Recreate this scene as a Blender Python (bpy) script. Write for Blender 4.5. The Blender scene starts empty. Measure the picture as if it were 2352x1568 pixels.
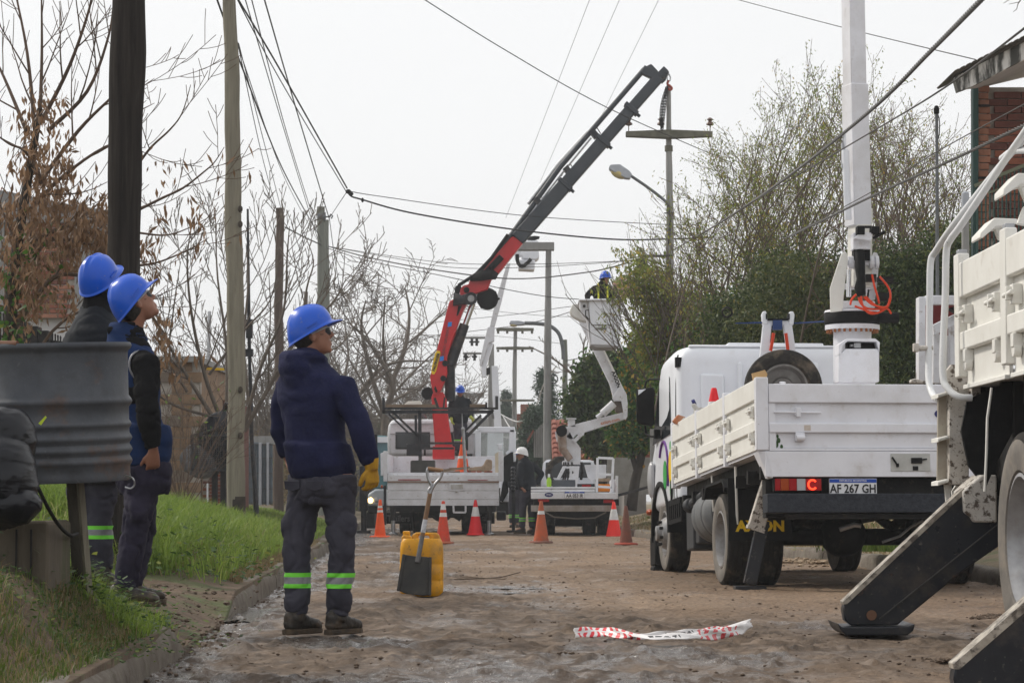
import bpy, bmesh, math, random
import numpy as np
from mathutils import Vector, Matrix, noise as mnoise
R = math.radians
random.seed(7); rng = np.random.default_rng(7)
scene = bpy.context.scene
col = scene.collection
# ------------------------------------------------------------------ camera
CAM_H = 0.75; FD = 5512.0; PITCH = math.atan(363.5/FD)
cam_d = bpy.data.cameras.new('camera'); cam = bpy.data.objects.new('camera', cam_d); col.objects.link(cam)
cam.location = (0, 0, CAM_H); cam.rotation_euler = (math.pi/2+PITCH, 0, 0)
cam_d.sensor_width = 36.0; cam_d.lens = FD/2352*36; cam_d.clip_end = 3000; cam_d.clip_start = .1
cam_d.dof.use_dof = True; cam_d.dof.focus_distance = 15.5; cam_d.dof.aperture_fstop = 28
scene.camera = cam
# ------------------------------------------------------------------ world (bright thin overcast over a NISHITA sky)
SUN_EL, SUN_AZ = R(40), R(-58)        # azimuth measured from +Y towards +X
w = bpy.data.worlds.new('World'); scene.world = w; w.use_nodes = True
nt = w.node_tree; nt.nodes.clear()
N = nt.nodes.new; L = nt.links.new
out = N('ShaderNodeOutputWorld'); bg = N('ShaderNodeBackground'); bg2 = N('ShaderNodeBackground'); mx = N('ShaderNodeMixShader')
sky = N('ShaderNodeTexSky'); sky.sky_type = 'NISHITA'; sky.sun_disc = False; sky.sun_elevation = SUN_EL; sky.sun_rotation = SUN_AZ
sky.air_density = 1.6; sky.dust_density = 4.0
L(sky.outputs[0], bg.inputs[0]); bg.inputs[1].default_value = 0.08
tc = N('ShaderNodeTexCoord'); sp = N('ShaderNodeSeparateXYZ'); L(tc.outputs['Generated'], sp.inputs[0])
nz = N('ShaderNodeTexNoise'); nz.inputs['Scale'].default_value = 1.6; nz.inputs['Detail'].default_value = 4
mpv = N('ShaderNodeMapping'); mpv.inputs['Scale'].default_value = (1, 1, 3); L(tc.outputs['Generated'], mpv.inputs[0]); L(mpv.outputs[0], nz.inputs['Vector'])
cr = N('ShaderNodeValToRGB'); cr.color_ramp.elements[0].position = 0.0; cr.color_ramp.elements[0].color = (.845, .85, .86, 1)
cr.color_ramp.elements[1].position = .5; cr.color_ramp.elements[1].color = (.93, .93, .935, 1)
L(sp.outputs['Z'], cr.inputs[0])
mc = N('ShaderNodeMix'); mc.data_type = 'RGBA'; mc.blend_type = 'MULTIPLY'; mc.inputs['Factor'].default_value = .10
L(cr.outputs[0], mc.inputs['A']); L(nz.outputs['Fac'], mc.inputs['B'])
L(mc.outputs['Result'], bg2.inputs[0]); bg2.inputs[1].default_value = 1.14
mx.inputs[0].default_value = .93; L(bg.outputs[0], mx.inputs[1]); L(bg2.outputs[0], mx.inputs[2]); L(mx.outputs[0], out.inputs[0])
# ------------------------------------------------------------------ sun through thin cloud
sd = bpy.data.lights.new('sun', 'SUN'); sd.energy = 2.4; sd.angle = R(7); sd.color = (1, .94, .84)
so = bpy.data.objects.new('sun', sd); col.objects.link(so)
sdir = Vector((math.sin(SUN_AZ)*math.cos(SUN_EL), math.cos(SUN_AZ)*math.cos(SUN_EL), math.sin(SUN_EL)))
so.rotation_euler = sdir.to_track_quat('Z', 'Y').to_euler()
so.location = sdir*50
scene.view_settings.view_transform = 'Standard'; scene.view_settings.look = 'None'
scene.view_settings.exposure = .08; scene.view_settings.gamma = 1; scene.view_settings.use_curve_mapping = False
scene.render.resolution_x = 1024; scene.render.resolution_y = 682
scene.render.engine = 'CYCLES'

# ------------------------------------------------------------------ helpers
def D(x, y, Y):
    "world point at forward distance Y that lies on the photograph's sight line (x, y)"
    u = (x-1176)/FD; v = (784-y)/FD
    dy = math.cos(PITCH)-v*math.sin(PITCH); dz = math.sin(PITCH)+v*math.cos(PITCH)
    k = Y/dy
    return Vector((u*k, Y, CAM_H+dz*k))
def tag(o, label=None, cat=None, group=None, kind=None):
    if label: o['label'] = label
    if cat: o['category'] = cat
    if group: o['group'] = group
    if kind: o['kind'] = kind
    return o
def thing(name, label, cat, loc=(0, 0, 0), group=None, rotz=0):
    o = bpy.data.objects.new(name, None); col.objects.link(o)
    o.location = loc; o.rotation_euler = (0, 0, rotz); o.empty_display_size = .2
    tag(o, label, cat, group)
    bpy.context.view_layer.update() if rotz else None
    o.matrix_world = Matrix.Translation(Vector(loc)) @ Matrix.Rotation(rotz, 4, 'Z')
    WM[o.name] = Matrix.Translation(Vector(loc)) @ Matrix.Rotation(rotz, 4, 'Z')
    return o
WM = {}
def wm(o): return WM.get(o.name, Matrix.Identity(4))
class MB:
    def __init__(s, M=None): s.v = []; s.f = []; s.M = M
    def add(s, vs, fs):
        b = len(s.v)
        if s.M is not None: vs = [s.M @ Vector(p) for p in vs]
        s.v += [tuple(p) for p in vs]; s.f += [tuple(i+b for i in f) for f in fs]
        return s
    def box(s, c, d, rot=None):
        x, y, z = d[0]/2, d[1]/2, d[2]/2
        P = [Vector((i*x, j*y, k*z)) for k in (-1, 1) for j in (-1, 1) for i in (-1, 1)]
        if rot is not None: P = [rot @ p for p in P]
        c = Vector(c)
        return s.add([c+p for p in P], [(0, 2, 3, 1), (4, 5, 7, 6), (0, 1, 5, 4), (2, 6, 7, 3), (0, 4, 6, 2), (1, 3, 7, 5)])
    def bb(s, x0, x1, y0, y1, z0, z1): return s.box(((x0+x1)/2, (y0+y1)/2, (z0+z1)/2), (x1-x0, y1-y0, z1-z0))
    def bar(s, a, b, w, h=None, up=(0, 0, 1), w2=None, h2=None):
        a = Vector(a); b = Vector(b); h = h or w; w2 = w2 or w; h2 = h2 or h
        t = (b-a).normalized(); u = Vector(up)
        if abs(t.dot(u)) > .95: u = Vector((0, 1, 0))
        r = t.cross(u).normalized(); u = r.cross(t)
        P = []
        for p, ww, hh in ((a, w, h), (b, w2, h2)):
            P += [p-r*ww/2-u*hh/2, p+r*ww/2-u*hh/2, p+r*ww/2+u*hh/2, p-r*ww/2+u*hh/2]
        return s.add(P, [(0, 1, 2, 3), (7, 6, 5, 4), (0, 4, 5, 1), (1, 5, 6, 2), (2, 6, 7, 3), (3, 7, 4, 0)])
    def tube(s, pts, r, n=8, caps=True):
        pts = [Vector(p) for p in pts]; m = len(pts)
        if not hasattr(r, '__len__'): r = [r]*m
        P = []; F = []; ref = None
        for i, p in enumerate(pts):
            t = (pts[min(i+1, m-1)]-pts[max(i-1, 0)])
            t = t.normalized() if t.length > 1e-9 else Vector((0, 0, 1))
            if ref is None: ref = Vector((1, 0, 0)) if abs(t.x) < .8 else Vector((0, 1, 0))
            a = (ref-t*ref.dot(t)).normalized(); ref = a; b = t.cross(a)
            P += [p+(a*math.cos(k*2*math.pi/n)+b*math.sin(k*2*math.pi/n))*r[i] for k in range(n)]
        for i in range(m-1):
            for k in range(n):
                k2 = (k+1) % n; F.append((i*n+k, i*n+k2, (i+1)*n+k2, (i+1)*n+k))
        if caps: F.append(tuple(range(n-1, -1, -1))); F.append(tuple(range((m-1)*n, m*n)))
        return s.add(P, F)
    def cyl(s, a, b, r, n=16, r2=None): return s.tube([a, b], [r, r2 if r2 is not None else r], n)
    def lathe(s, prof, c=(0, 0, 0), axis='Z', n=24, caps=True):
        P = []; F = []; m = len(prof)
        for r, h in prof:
            for k in range(n):
                a = 2*math.pi*k/n; x, y = r*math.cos(a), r*math.sin(a)
                q = {'Z': (x, y, h), 'X': (h, x, y), 'Y': (y, h, x)}[axis]
                P.append(Vector(c)+Vector(q))
        for i in range(m-1):
            for k in range(n):
                k2 = (k+1) % n; F.append((i*n+k, i*n+k2, (i+1)*n+k2, (i+1)*n+k))
        if caps: F.append(tuple(range(n-1, -1, -1))); F.append(tuple(range((m-1)*n, m*n)))
        return s.add(P, F)
    def loft(s, rings, caps=True):
        n = len(rings[0]); P = [p for r in rings for p in r]; F = []
        for i in range(len(rings)-1):
            for k in range(n):
                k2 = (k+1) % n; F.append((i*n+k, i*n+k2, (i+1)*n+k2, (i+1)*n+k))
        if caps: F.append(tuple(range(n-1, -1, -1))); F.append(tuple(range((len(rings)-1)*n, len(rings)*n)))
        return s.add(P, F)
    def prism(s, front, off):
        "closed polygon (list of points) pushed along off"
        n = len(front); off = Vector(off); front = [Vector(p) for p in front]
        F = [tuple(range(n)), tuple(range(2*n-1, n-1, -1))]
        for i in range(n): j = (i+1) % n; F.append((i, i+n, j+n, j))
        return s.add(front+[p+off for p in front], F)
    def pp(s, pts, Y, dep):
        "outline seen at distance Y with real depth dep behind it"
        return s.prism([D(x, y, Y) for x, y in pts], (0, dep, 0))
    def rb(s, x0, y0, x1, y1, Y, dep): return s.pp([(x0, y0), (x1, y0), (x1, y1), (x0, y1)], Y, dep)
    def ell(s, c, r, rot=None, n=16, m=10):
        P = []; F = []; c = Vector(c)
        for i in range(1, m):
            th = math.pi*i/m
            for k in range(n):
                ph = 2*math.pi*k/n
                q = Vector((r[0]*math.sin(th)*math.cos(ph), r[1]*math.sin(th)*math.sin(ph), r[2]*math.cos(th)))
                P.append(c+(rot @ q if rot is not None else q))
        t = len(P); q = Vector((0, 0, r[2])); q = rot @ q if rot is not None else q
        P += [c+q, c-q]
        for i in range(m-2):
            for k in range(n): k2 = (k+1) % n; F.append((i*n+k, (i+1)*n+k, (i+1)*n+k2, i*n+k2))
        for k in range(n):
            k2 = (k+1) % n; F.append((t, k, k2)); F.append((t+1, (m-2)*n+k2, (m-2)*n+k))
        return s.add(P, F)
    def build(s, name, mat, parent=None, smooth=40, bevel=0, label=None, kind=None, base=None, fix=True, cat=None, group=None):
        me = bpy.data.meshes.new(name)
        if parent is not None:
            inv = wm(parent).inverted()
            vs = [inv @ Vector(p) for p in s.v]; loc = None
        else:
            A = np.array(s.v) if len(s.v) else np.zeros((1, 3))
            loc = Vector(base) if base is not None else Vector(((A[:, 0].min()+A[:, 0].max())/2, (A[:, 1].min()+A[:, 1].max())/2, A[:, 2].min()))
            vs = (A-np.array(loc)).tolist()
        me.from_pydata([tuple(p) for p in vs], [], s.f)
        if fix and len(s.f) < 60000:
            bm = bmesh.new(); bm.from_mesh(me); bmesh.ops.recalc_face_normals(bm, faces=bm.faces); bm.to_mesh(me); bm.free()
        if smooth: me.shade_smooth(); me.set_sharp_from_angle(angle=R(smooth))
        if mat:
            for q in (mat if isinstance(mat, (list, tuple)) else [mat]): me.materials.append(q)
        o = bpy.data.objects.new(name, me); col.objects.link(o)
        if parent is not None: o.parent = parent; WM[o.name] = wm(parent)
        else: o.location = loc; WM[o.name] = Matrix.Translation(loc)
        if bevel:
            b = o.modifiers.new('bevel', 'BEVEL'); b.width = bevel; b.segments = 2; b.limit_method = 'ANGLE'; b.angle_limit = R(40)
        tag(o, label, cat, group, kind)
        return o
def copy_tree(o, loc=None, parent=None, label=None, rotz=None, scale=None):
    c = o.copy(); col.objects.link(c)
    if parent is not None: c.parent = parent
    if loc is not None: c.location = loc
    if rotz is not None: c.rotation_euler = (c.rotation_euler[0], c.rotation_euler[1], rotz)
    if scale is not None: c.scale = (scale,)*3
    if label: c['label'] = label
    for ch in list(o.children): copy_tree(ch, parent=c)
    return c
def text_part(name, txt, M, size, mat, parent, sx=1.0, bold=0.0, align='CENTER'):
    "flat lettering as mesh; M maps text plane (x right, y up, z out) to world"
    cu = bpy.data.curves.new('lettering', 'FONT'); cu.body = txt; cu.size = size; cu.align_x = align; cu.align_y = 'CENTER'; cu.offset = bold; cu.extrude = .0008; cu.resolution_u = 2
    t = bpy.data.objects.new('lettering', cu); col.objects.link(t)
    dg = bpy.context.evaluated_depsgraph_get()
    me = bpy.data.meshes.new_from_object(t.evaluated_get(dg)); bpy.data.objects.remove(t); bpy.data.curves.remove(cu)
    P = wm(parent).inverted() @ M @ Matrix.Diagonal((sx, 1, 1, 1))
    me.transform(P); me.materials.clear(); me.materials.append(mat); me.name = name
    o = bpy.data.objects.new(name, me); col.objects.link(o); o.parent = parent; WM[o.name] = wm(parent)
    return o
def frame(o, x, y):
    "matrix with origin o, text-x along x, text-y along y"
    x = Vector(x).normalized(); y = Vector(y); z = x.cross(y).normalized(); y = z.cross(x)
    return Matrix(((x.x, y.x, z.x, o[0]), (x.y, y.y, z.y, o[1]), (x.z, y.z, z.z, o[2]), (0, 0, 0, 1)))
# ------------------------------------------------------------------ materials
def mat(name, c1, c2=None, scale=8, rough=.6, metal=0, bump=0, bscale=None, spots=None, stretch=None, coord='Object', spec=.3, rvar=0, trans=0, coat=0, detail=6, thr=(.35, .65), layers=(), sss=0, backface=None):
    m = bpy.data.materials.new(name); m.use_nodes = True; t = m.node_tree; t.nodes.clear(); N = t.nodes.new; L = t.links.new
    o = N('ShaderNodeOutputMaterial'); b = N('ShaderNodeBsdfPrincipled'); L(b.outputs[0], o.inputs[0])
    b.inputs['Roughness'].default_value = rough; b.inputs['Metallic'].default_value = metal; b.inputs['Specular IOR Level'].default_value = spec
    if coat: b.inputs['Coat Weight'].default_value = coat; b.inputs['Coat Roughness'].default_value = .15
    if trans: b.inputs['Transmission Weight'].default_value = trans
    if sss: b.inputs['Subsurface Weight'].default_value = sss; b.inputs['Subsurface Radius'].default_value = (.012, .005, .003)
    tc = N('ShaderNodeTexCoord'); mp = N('ShaderNodeMapping'); L(tc.outputs[coord], mp.inputs[0])
    if stretch: mp.inputs['Scale'].default_value = stretch
    def nz(sc, det=detail, r=.6, vec=None):
        n = N('ShaderNodeTexNoise'); n.inputs['Scale'].default_value = sc; n.inputs['Detail'].default_value = det; n.inputs['Roughness'].default_value = r
        L(vec or mp.outputs[0], n.inputs['Vector']); return n
    def ramp(src, a, bb, ca=(0, 0, 0, 1), cb=(1, 1, 1, 1)):
        r = N('ShaderNodeValToRGB'); r.color_ramp.elements[0].position = a; r.color_ramp.elements[1].position = bb
        r.color_ramp.elements[0].color = ca; r.color_ramp.elements[1].color = cb; L(src, r.inputs[0]); return r
    c1 = tuple(c1)+(1,)
    cur = None
    if c2:
        n = nz(scale); r = ramp(n.outputs['Fac'], thr[0], thr[1], c1, tuple(c2)+(1,)); cur = r.outputs[0]
    # extra layers: (colour, noise scale, lo, hi, amount)
    for (lc, ls, lo, hi, am) in layers:
        n = nz(ls, 8, .65); r = ramp(n.outputs['Fac'], lo, hi, (0, 0, 0, 1), (am, am, am, 1))
        mxn = N('ShaderNodeMix'); mxn.data_type = 'RGBA'; L(r.outputs[0], mxn.inputs['Factor'])
        if cur is not None: L(cur, mxn.inputs['A'])
        else: mxn.inputs['A'].default_value = c1
        mxn.inputs['B'].default_value = tuple(lc)+(1,); cur = mxn.outputs['Result']
    if cur is not None: L(cur, b.inputs['Base Color'])
    else: b.inputs['Base Color'].default_value = c1
    if rvar:
        n = nz(scale*1.7, 4); mr = N('ShaderNodeMapRange'); mr.inputs[3].default_value = max(.02, rough-rvar); mr.inputs[4].default_value = min(1, rough+rvar); mr.inputs[1].default_value = .3; mr.inputs[2].default_value = .7
        L(n.outputs['Fac'], mr.inputs[0]); L(mr.outputs[0], b.inputs['Roughness'])
    if bump:
        n = nz(bscale or scale*3, 6); bp = N('ShaderNodeBump'); bp.inputs['Strength'].default_value = 1; bp.inputs['Distance'].default_value = bump
        L(n.outputs['Fac'], bp.inputs['Height']); L(bp.outputs[0], b.inputs['Normal'])
    return m
WHITE = mat('white_truck_paint', (.735, .74, .785), (.68, .685, .73), 3, .45, layers=[((.30, .24, .18), 9, .58, .72, .3), ((.14, .08, .05), 45, .66, .72, .6), ((.36,.32,.27), 2.2, .48, .72, .3), ((.12, .08, .06), 17, .70, .73, .7)], bump=.001, bscale=40)
WHITE_SUNLIT = mat('sunlit_white_truck_paint', (.76, .75, .71), (.68, .665, .62), 3, .5, layers=[((.34, .27, .20), 7, .60, .76, .4), ((.12, .08, .05), 50, .68, .73, .7)], bump=.001, bscale=40)  # warm sunlight tint mixed into the white, mainly for sun-facing sides
WHITE_SPAT = mat('mud_spattered_white_paint', (.56, .53, .49), (.47, .43, .38), 6, .6, layers=[((.055, .033, .02), 26, .54, .60, .9), ((.16, .11, .07), 70, .58, .64, .75)], bump=.002, bscale=60)
WHITE_OLD = mat('weathered_white_paint', (.70, .71, .75), (.58, .58, .60), 4, .55, layers=[((.22, .16, .11), 14, .60, .68, .6), ((.1, .08, .06), 60, .63, .7, .55)], bump=.002, bscale=40)
CABW = mat('white_cab_paint', (.78, .80, .85), (.73, .75, .80), 2, .28, coat=.3, layers=[((.45, .41, .36), 6, .6, .8, .22)])
BLACKP = mat('black_chassis_steel', (.012, .012, .013), (.024, .022, .021), 8, .65, spec=.15, rvar=.1, layers=[((.12, .09, .065), 12, .58, .72, .5)], bump=.002)
BLACKG = mat('black_painted_steel', (.010, .012, .017), (.022, .024, .03), 5, .36, spec=.3, rvar=.1, layers=[((.13, .10, .075), 4, .50, .72, .5), ((.24, .21, .17), 30, .61, .70, .45), ((.10, .05, .03), 12, .62, .68, .6)], bump=.0015)
RUBBER = mat('tyre_rubber', (.020, .019, .018), (.036, .033, .03), 10, .85, spec=.1, layers=[((.17, .135, .10), 7, .5, .68, .6)], bump=.003)
RUBDUST = mat('dusty_tyre_sidewall', (.12, .11, .10), (.19, .17, .15), 6, .85, layers=[((.26, .22, .17), 9, .5, .7, .55)], bump=.003)
RIM = mat('grey_wheel_steel', (.33, .33, .34), (.22, .21, .2), 9, .45, metal=.35, layers=[((.16, .11, .08), 14, .56, .68, .6)])
STEEL = mat('bare_steel', (.42, .43, .45), (.30, .30, .31), 12, .35, metal=.8, layers=[((.2, .13, .08), 20, .62, .7, .5)])
CHROME = mat('polished_rod', (.7, .7, .72), rough=.18, metal=1)
RED = mat('red_crane_paint', (.52, .012, .016), (.44, .012, .014), 4, .35, coat=.2, layers=[((.10, .01, .01), 12, .62, .74, .5)])
DGREY = mat('dark_grey_crane_paint', (.035, .042, .052), (.052, .058, .068), 3, .45, layers=[((.11, .10, .09), 16, .6, .7, .4)])
BLACK = mat('black_rubber_plastic', (.008, .008, .009), (.014, .014, .014), 20, .65, spec=.12, bump=.002)
GLASS = mat('dark_window_glass', (.03, .035, .04), rough=.06, spec=.6)
GLASSL = mat('clear_window_glass', (.75, .8, .8), rough=.03, trans=.95)
HOSE = mat('orange_red_hose', (.62, .05, .012), rough=.4)
# ------------------------------------------------------------------ ground
def leafmat(name, ca, cb, cc=None, transl=.4, rough=.55, attr=True):
    m = bpy.data.materials.new(name); m.use_nodes = True; t = m.node_tree; t.nodes.clear(); N = t.nodes.new; L = t.links.new
    o = N('ShaderNodeOutputMaterial'); b = N('ShaderNodeBsdfPrincipled'); tr = N('ShaderNodeBsdfTranslucent'); mx = N('ShaderNodeMixShader')
    b.inputs['Roughness'].default_value = rough; b.inputs['Specular IOR Level'].default_value = .3
    a = N('ShaderNodeAttribute'); a.attribute_name = 'tint'
    r = N('ShaderNodeValToRGB'); r.color_ramp.elements[0].color = tuple(ca)+(1,); r.color_ramp.elements[1].color = tuple(cb)+(1,)
    if cc: e = r.color_ramp.elements.new(.93); e.color = tuple(cc)+(1,); r.color_ramp.elements[1].position = .8; r.color_ramp.elements[1].color = tuple(cb)+(1,); r.color_ramp.elements[2].color = tuple(cc)+(1,)
    L(a.outputs['Fac'], r.inputs[0]); L(r.outputs[0], b.inputs['Base Color']); L(r.outputs[0], tr.inputs[0])
    mx.inputs[0].default_value = transl; L(b.outputs[0], mx.inputs[1]); L(tr.outputs[0], mx.inputs[2]); L(mx.outputs[0], o.inputs[0])
    return m
def npmesh(name, V, F, mat, parent=None, tint=None, kind=None, label=None, cat=None, smooth=False, group=None):
    "V (n,3) world coords, F (m,k) equal-size faces"
    me = bpy.data.meshes.new(name); V = np.asarray(V, dtype=np.float32); F = np.asarray(F, dtype=np.int32)
    if parent is not None:
        inv = np.array(wm(parent).inverted()); V = V @ inv[:3, :3].T + inv[:3, 3]
    me.vertices.add(len(V)); me.vertices.foreach_set('co', V.astype(np.float32).ravel())
    k = F.shape[1]; me.loops.add(F.size); me.loops.foreach_set('vertex_index', F.ravel())
    me.polygons.add(len(F)); me.polygons.foreach_set('loop_start', np.arange(0, F.size, k, dtype=np.int32))
    me.update(calc_edges=True)
    if tint is not None:
        at = me.attributes.new('tint', 'FLOAT', 'POINT'); at.data.foreach_set('value', np.asarray(tint, dtype=np.float32))
    if smooth: me.shade_smooth()
    me.materials.append(mat)
    o = bpy.data.objects.new(name, me); col.objects.link(o)
    if parent is not None: o.parent = parent; WM[o.name] = wm(parent)
    return tag(o, label, cat, group, kind)
kerbL = lambda y: -1.10-.046*y
kerbR = lambda y: 4.2-.062*(y-22)
def sst(a, b, x):
    t = np.clip((x-a)/(b-a), 0, 1); return t*t*(3-2*t)
_ns = [(rng.uniform(0, 6.28), rng.uniform(0, 6.28), rng.uniform(-1, 1), rng.uniform(-1, 1)) for _ in range(24)]
def wnoise(x, y, f):
    x = np.asarray(x, float); y = np.asarray(y, float); s = 0
    for i, (p, q, a, b) in enumerate(_ns[:10]):
        s = s+np.sin(f*(x*(a+.2)+y*b)*1.7+p+1.3*np.sin(f*(y*a-x*b)+q))
    return s/10
def cutf(y): return sst(11.5, 12.1, y)*(1-sst(15.0, 16.2, y))
def HL(u, y):
    "height of the left verge, u metres left of the kerb line"
    c = cutf(y); near = 1-sst(11.0, 12.3, y); mound = sst(15.4, 18.5, y)*(1-sst(29, 35, y)); far = sst(31, 36, y)
    h = .145*(1-c)+c*.15*sst(0, .42, u)
    h = h+near*.30*sst(.05, .5, u)+mound*(.20*sst(.05, .5, u)+.32*sst(.35, 1.7, u))+far*.42*sst(.1, 3, u)+c*.14*sst(.5, 2.0, u)
    return h+wnoise(u*1.0, y, 1.8)*.03*sst(.05, .4, u)
def HR(u, y): return .12+.35*sst(.1, 2.2, u)+wnoise(u, y*.8, 1.6)*.05*sst(.0, .4, u)
def vn(x, y, s=0):
    x = np.asarray(x, float); y = np.asarray(y, float); i = np.floor(x).astype(np.int64); j = np.floor(y).astype(np.int64); u = x-i; v = y-j; u = u*u*(3-2*u); v = v*v*(3-2*v)
    def h(a, b): n = (a*374761393+b*668265263+s*974711)&0x7fffffff; n = ((n^(n>>13))*1274126177)&0x7fffffff; return ((n^(n>>16))&0xffff)/65535.
    return (h(i, j)*(1-u)+h(i+1, j)*u)*(1-v)+(h(i, j+1)*(1-u)+h(i+1, j+1)*u)*v
def fbm(x, y, o=4, s=0):
    a = .5; r = 0; t = 0
    for k in range(o): r = r+a*vn(x*2**k+7.3*k, y*2**k+3.1*k, s+k); t += a; a *= .55
    return r/t
def mudf(x, y): return sst(.62, .42, fbm(x*.55, y*.22, 3, 5)*.55+.25*sst(-.8, 2.2, x+.05*(y-12))+.2*sst(9, 24, y))
def roadz(x, y):
    m_ = mudf(x, y); z = (fbm(x*.8, y*.6, 3, 1)-.5)*.022+(fbm(x*4.5, y*3.5, 4, 2)-.5)*(.018+.012*m_)+np.maximum(0, fbm(x*9, y*8, 3, 3)-.56)*(.05+.06*m_)+(fbm(x*19, y*16, 2, 4)-.5)*.010*np.where(y < 26, 1, .3)
    for rx, d in ((-.35, .018), (1.15, .014), (.25, .008)):
        c = rx-.05*(y-12)+.06*np.sin(y*.35); z = z-d*np.exp(-((x-c)/.11)**2)+d*.7*np.exp(-((np.abs(x-c)-.2)/.08)**2)*(0.6+wnoise(x, y, 9))
    # shallow water-holding dip by the jerrycan
    z = z-.016*np.exp(-((x-.05)/.8)**2-((y-20.4)/1.2)**2)-.022*sst(.5, .0, x-kerbL(y)) if False else z-.016*np.exp(-((x-.05)/.8)**2-((y-20.4)/1.2)**2)
    g = x-kerbL(y); z = z-.02*np.exp(-(g/.22)**2)
    return z
# --- materials of the ground
def roadmat():
    m = bpy.data.materials.new('wet_packed_dirt'); m.use_nodes = True; t = m.node_tree; t.nodes.clear(); N = t.nodes.new; L = t.links.new
    o = N('ShaderNodeOutputMaterial'); b = N('ShaderNodeBsdfPrincipled'); L(b.outputs[0], o.inputs[0])
    tc = N('ShaderNodeTexCoord')
    def mapping(s):
        mp = N('ShaderNodeMapping'); mp.inputs['Scale'].default_value = s; L(tc.outputs['Object'], mp.inputs[0]); return mp.outputs[0]
    def nz(sc, vec, det=8, r=.62):
        n = N('ShaderNodeTexNoise'); n.inputs['Scale'].default_value = sc; n.inputs['Detail'].default_value = det; n.inputs['Roughness'].default_value = r; L(vec, n.inputs['Vector']); return n.outputs['Fac']
    def ramp(src, els):
        r = N('ShaderNodeValToRGB'); e = r.color_ramp.elements
        while len(e) < len(els): e.new(.5)
        for i, (p, c) in enumerate(els): e[i].position = p; e[i].color = tuple(c)+(1,)
        L(src, r.inputs[0]); return r.outputs[0]
    def mix(f, a, bb, ty='MIX'):
        q = N('ShaderNodeMix'); q.data_type = 'RGBA'; q.blend_type = ty
        if isinstance(f, float): q.inputs['Factor'].default_value = f
        else: L(f, q.inputs['Factor'])
        for s, v in (('A', a), ('B', bb)):
            if isinstance(v, tuple): q.inputs[s].default_value = v+(1,)
            else: L(v, q.inputs[s])
        return q.outputs['Result']
    V1 = mapping((1, 1, 1)); V2 = mapping((1.0, .35, 1))
    base = ramp(nz(.45, V1, 5), [(.3, (.155, .108, .074)), (.5, (.225, .160, .110)), (.72, (.30, .222, .158))])
    fine = ramp(nz(26, V1, 8, .7), [(.34, (.38, .36, .34)), (.60, (1.18, 1.15, 1.12))])
    base = mix(.85, base, fine, 'MULTIPLY')
    grey = ramp(nz(.7, V2, 6), [(.46, (0, 0, 0)), (.66, (.4, .4, .4))])
    at1 = N('ShaderNodeAttribute'); at1.attribute_name = 'mud'; at2 = N('ShaderNodeAttribute'); at2.attribute_name = 'wet'
    mudc = ramp(nz(6, V1, 8, .7), [(.34, (.042, .030, .022)), (.5, (.115, .082, .058)), (.64, (.21, .158, .118))])
    base = mix(at1.outputs['Fac'], base, mudc); base = mix(grey, base, (.15, .117, .09)); wd = ramp(at2.outputs['Fac'], [(.2, (1, 1, 1)), (.9, (.5, .47, .45))]); base = mix(.9, base, wd, 'MULTIPLY')
    dark = ramp(nz(3.2, V1, 9, .72), [(.56, (0, 0, 0)), (.66, (.8, .8, .8))])
    base = mix(dark, base, (.085, .058, .04))
    L(base, b.inputs['Base Color'])
    wet = ramp(nz(1.3, V2, 9, .66), [(.34, (.92, .92, .92)), (.52, (.7, .7, .7)), (.61, (.38, .38, .38)), (.70, (.16, .16, .16))])
    wn = ramp(nz(7, V2, 6, .7), [(.44, (.15, .15, .15)), (.56, (1, 1, 1))]); wq = N('ShaderNodeMath'); wq.operation = 'MULTIPLY'; L(at2.outputs['Fac'], wq.inputs[0]); L(wn, wq.inputs[1]); wm_ = N('ShaderNodeMath'); wm_.operation = 'MULTIPLY_ADD'; L(wq.outputs[0], wm_.inputs[0]); wm_.inputs[1].default_value = -.72; L(wet, wm_.inputs[2]); wm2 = N('ShaderNodeMath'); wm2.operation = 'MAXIMUM'; L(wm_.outputs[0], wm2.inputs[0]); wm2.inputs[1].default_value = .09; L(wm2.outputs[0], b.inputs['Roughness']); sm = N('ShaderNodeMath'); sm.operation = 'MULTIPLY_ADD'; L(wq.outputs[0], sm.inputs[0]); sm.inputs[1].default_value = .5; sm.inputs[2].default_value = .15; L(sm.outputs[0], b.inputs['Specular IOR Level'])
    vo = N('ShaderNodeTexVoronoi'); vo.inputs['Scale'].default_value = 22; L(V1, vo.inputs['Vector'])
    n1 = nz(9, V1, 10, .72)
    ad = N('ShaderNodeMath'); ad.operation = 'MULTIPLY_ADD'; L(vo.outputs['Distance'], ad.inputs[0]); ad.inputs[1].default_value = .22; L(n1, ad.inputs[2])
    bp = N('ShaderNodeBump'); bp.inputs['Distance'].default_value = .028; bp.inputs['Strength'].default_value = .9; L(ad.outputs[0], bp.inputs['Height']); L(bp.outputs[0], b.inputs['Normal'])
    return m
ROAD = roadmat()
SOIL = mat('verge_soil', (.075, .05, .032), (.13, .09, .06), 4, .9, bump=.03, bscale=14, layers=[((.07, .10, .03), 3, .5, .6, .7), ((.05, .035, .025), 9, .58, .66, .8)])
SOILR = mat('right_verge_soil', (.16, .12, .075), (.24, .185, .12), 3, .9, bump=.03, bscale=12, layers=[((.10, .12, .04), 2.3, .5, .62, .7), ((.07, .05, .035), 9, .6, .68, .7)])
CONC = mat('kerb_concrete', (.19, .165, .135), (.12, .10, .08), 5, .85, bump=.012, bscale=25, layers=[((.08, .06, .045), 7, .5, .66, .75), ((.10, .11, .06), 3, .56, .7, .5)])
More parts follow.
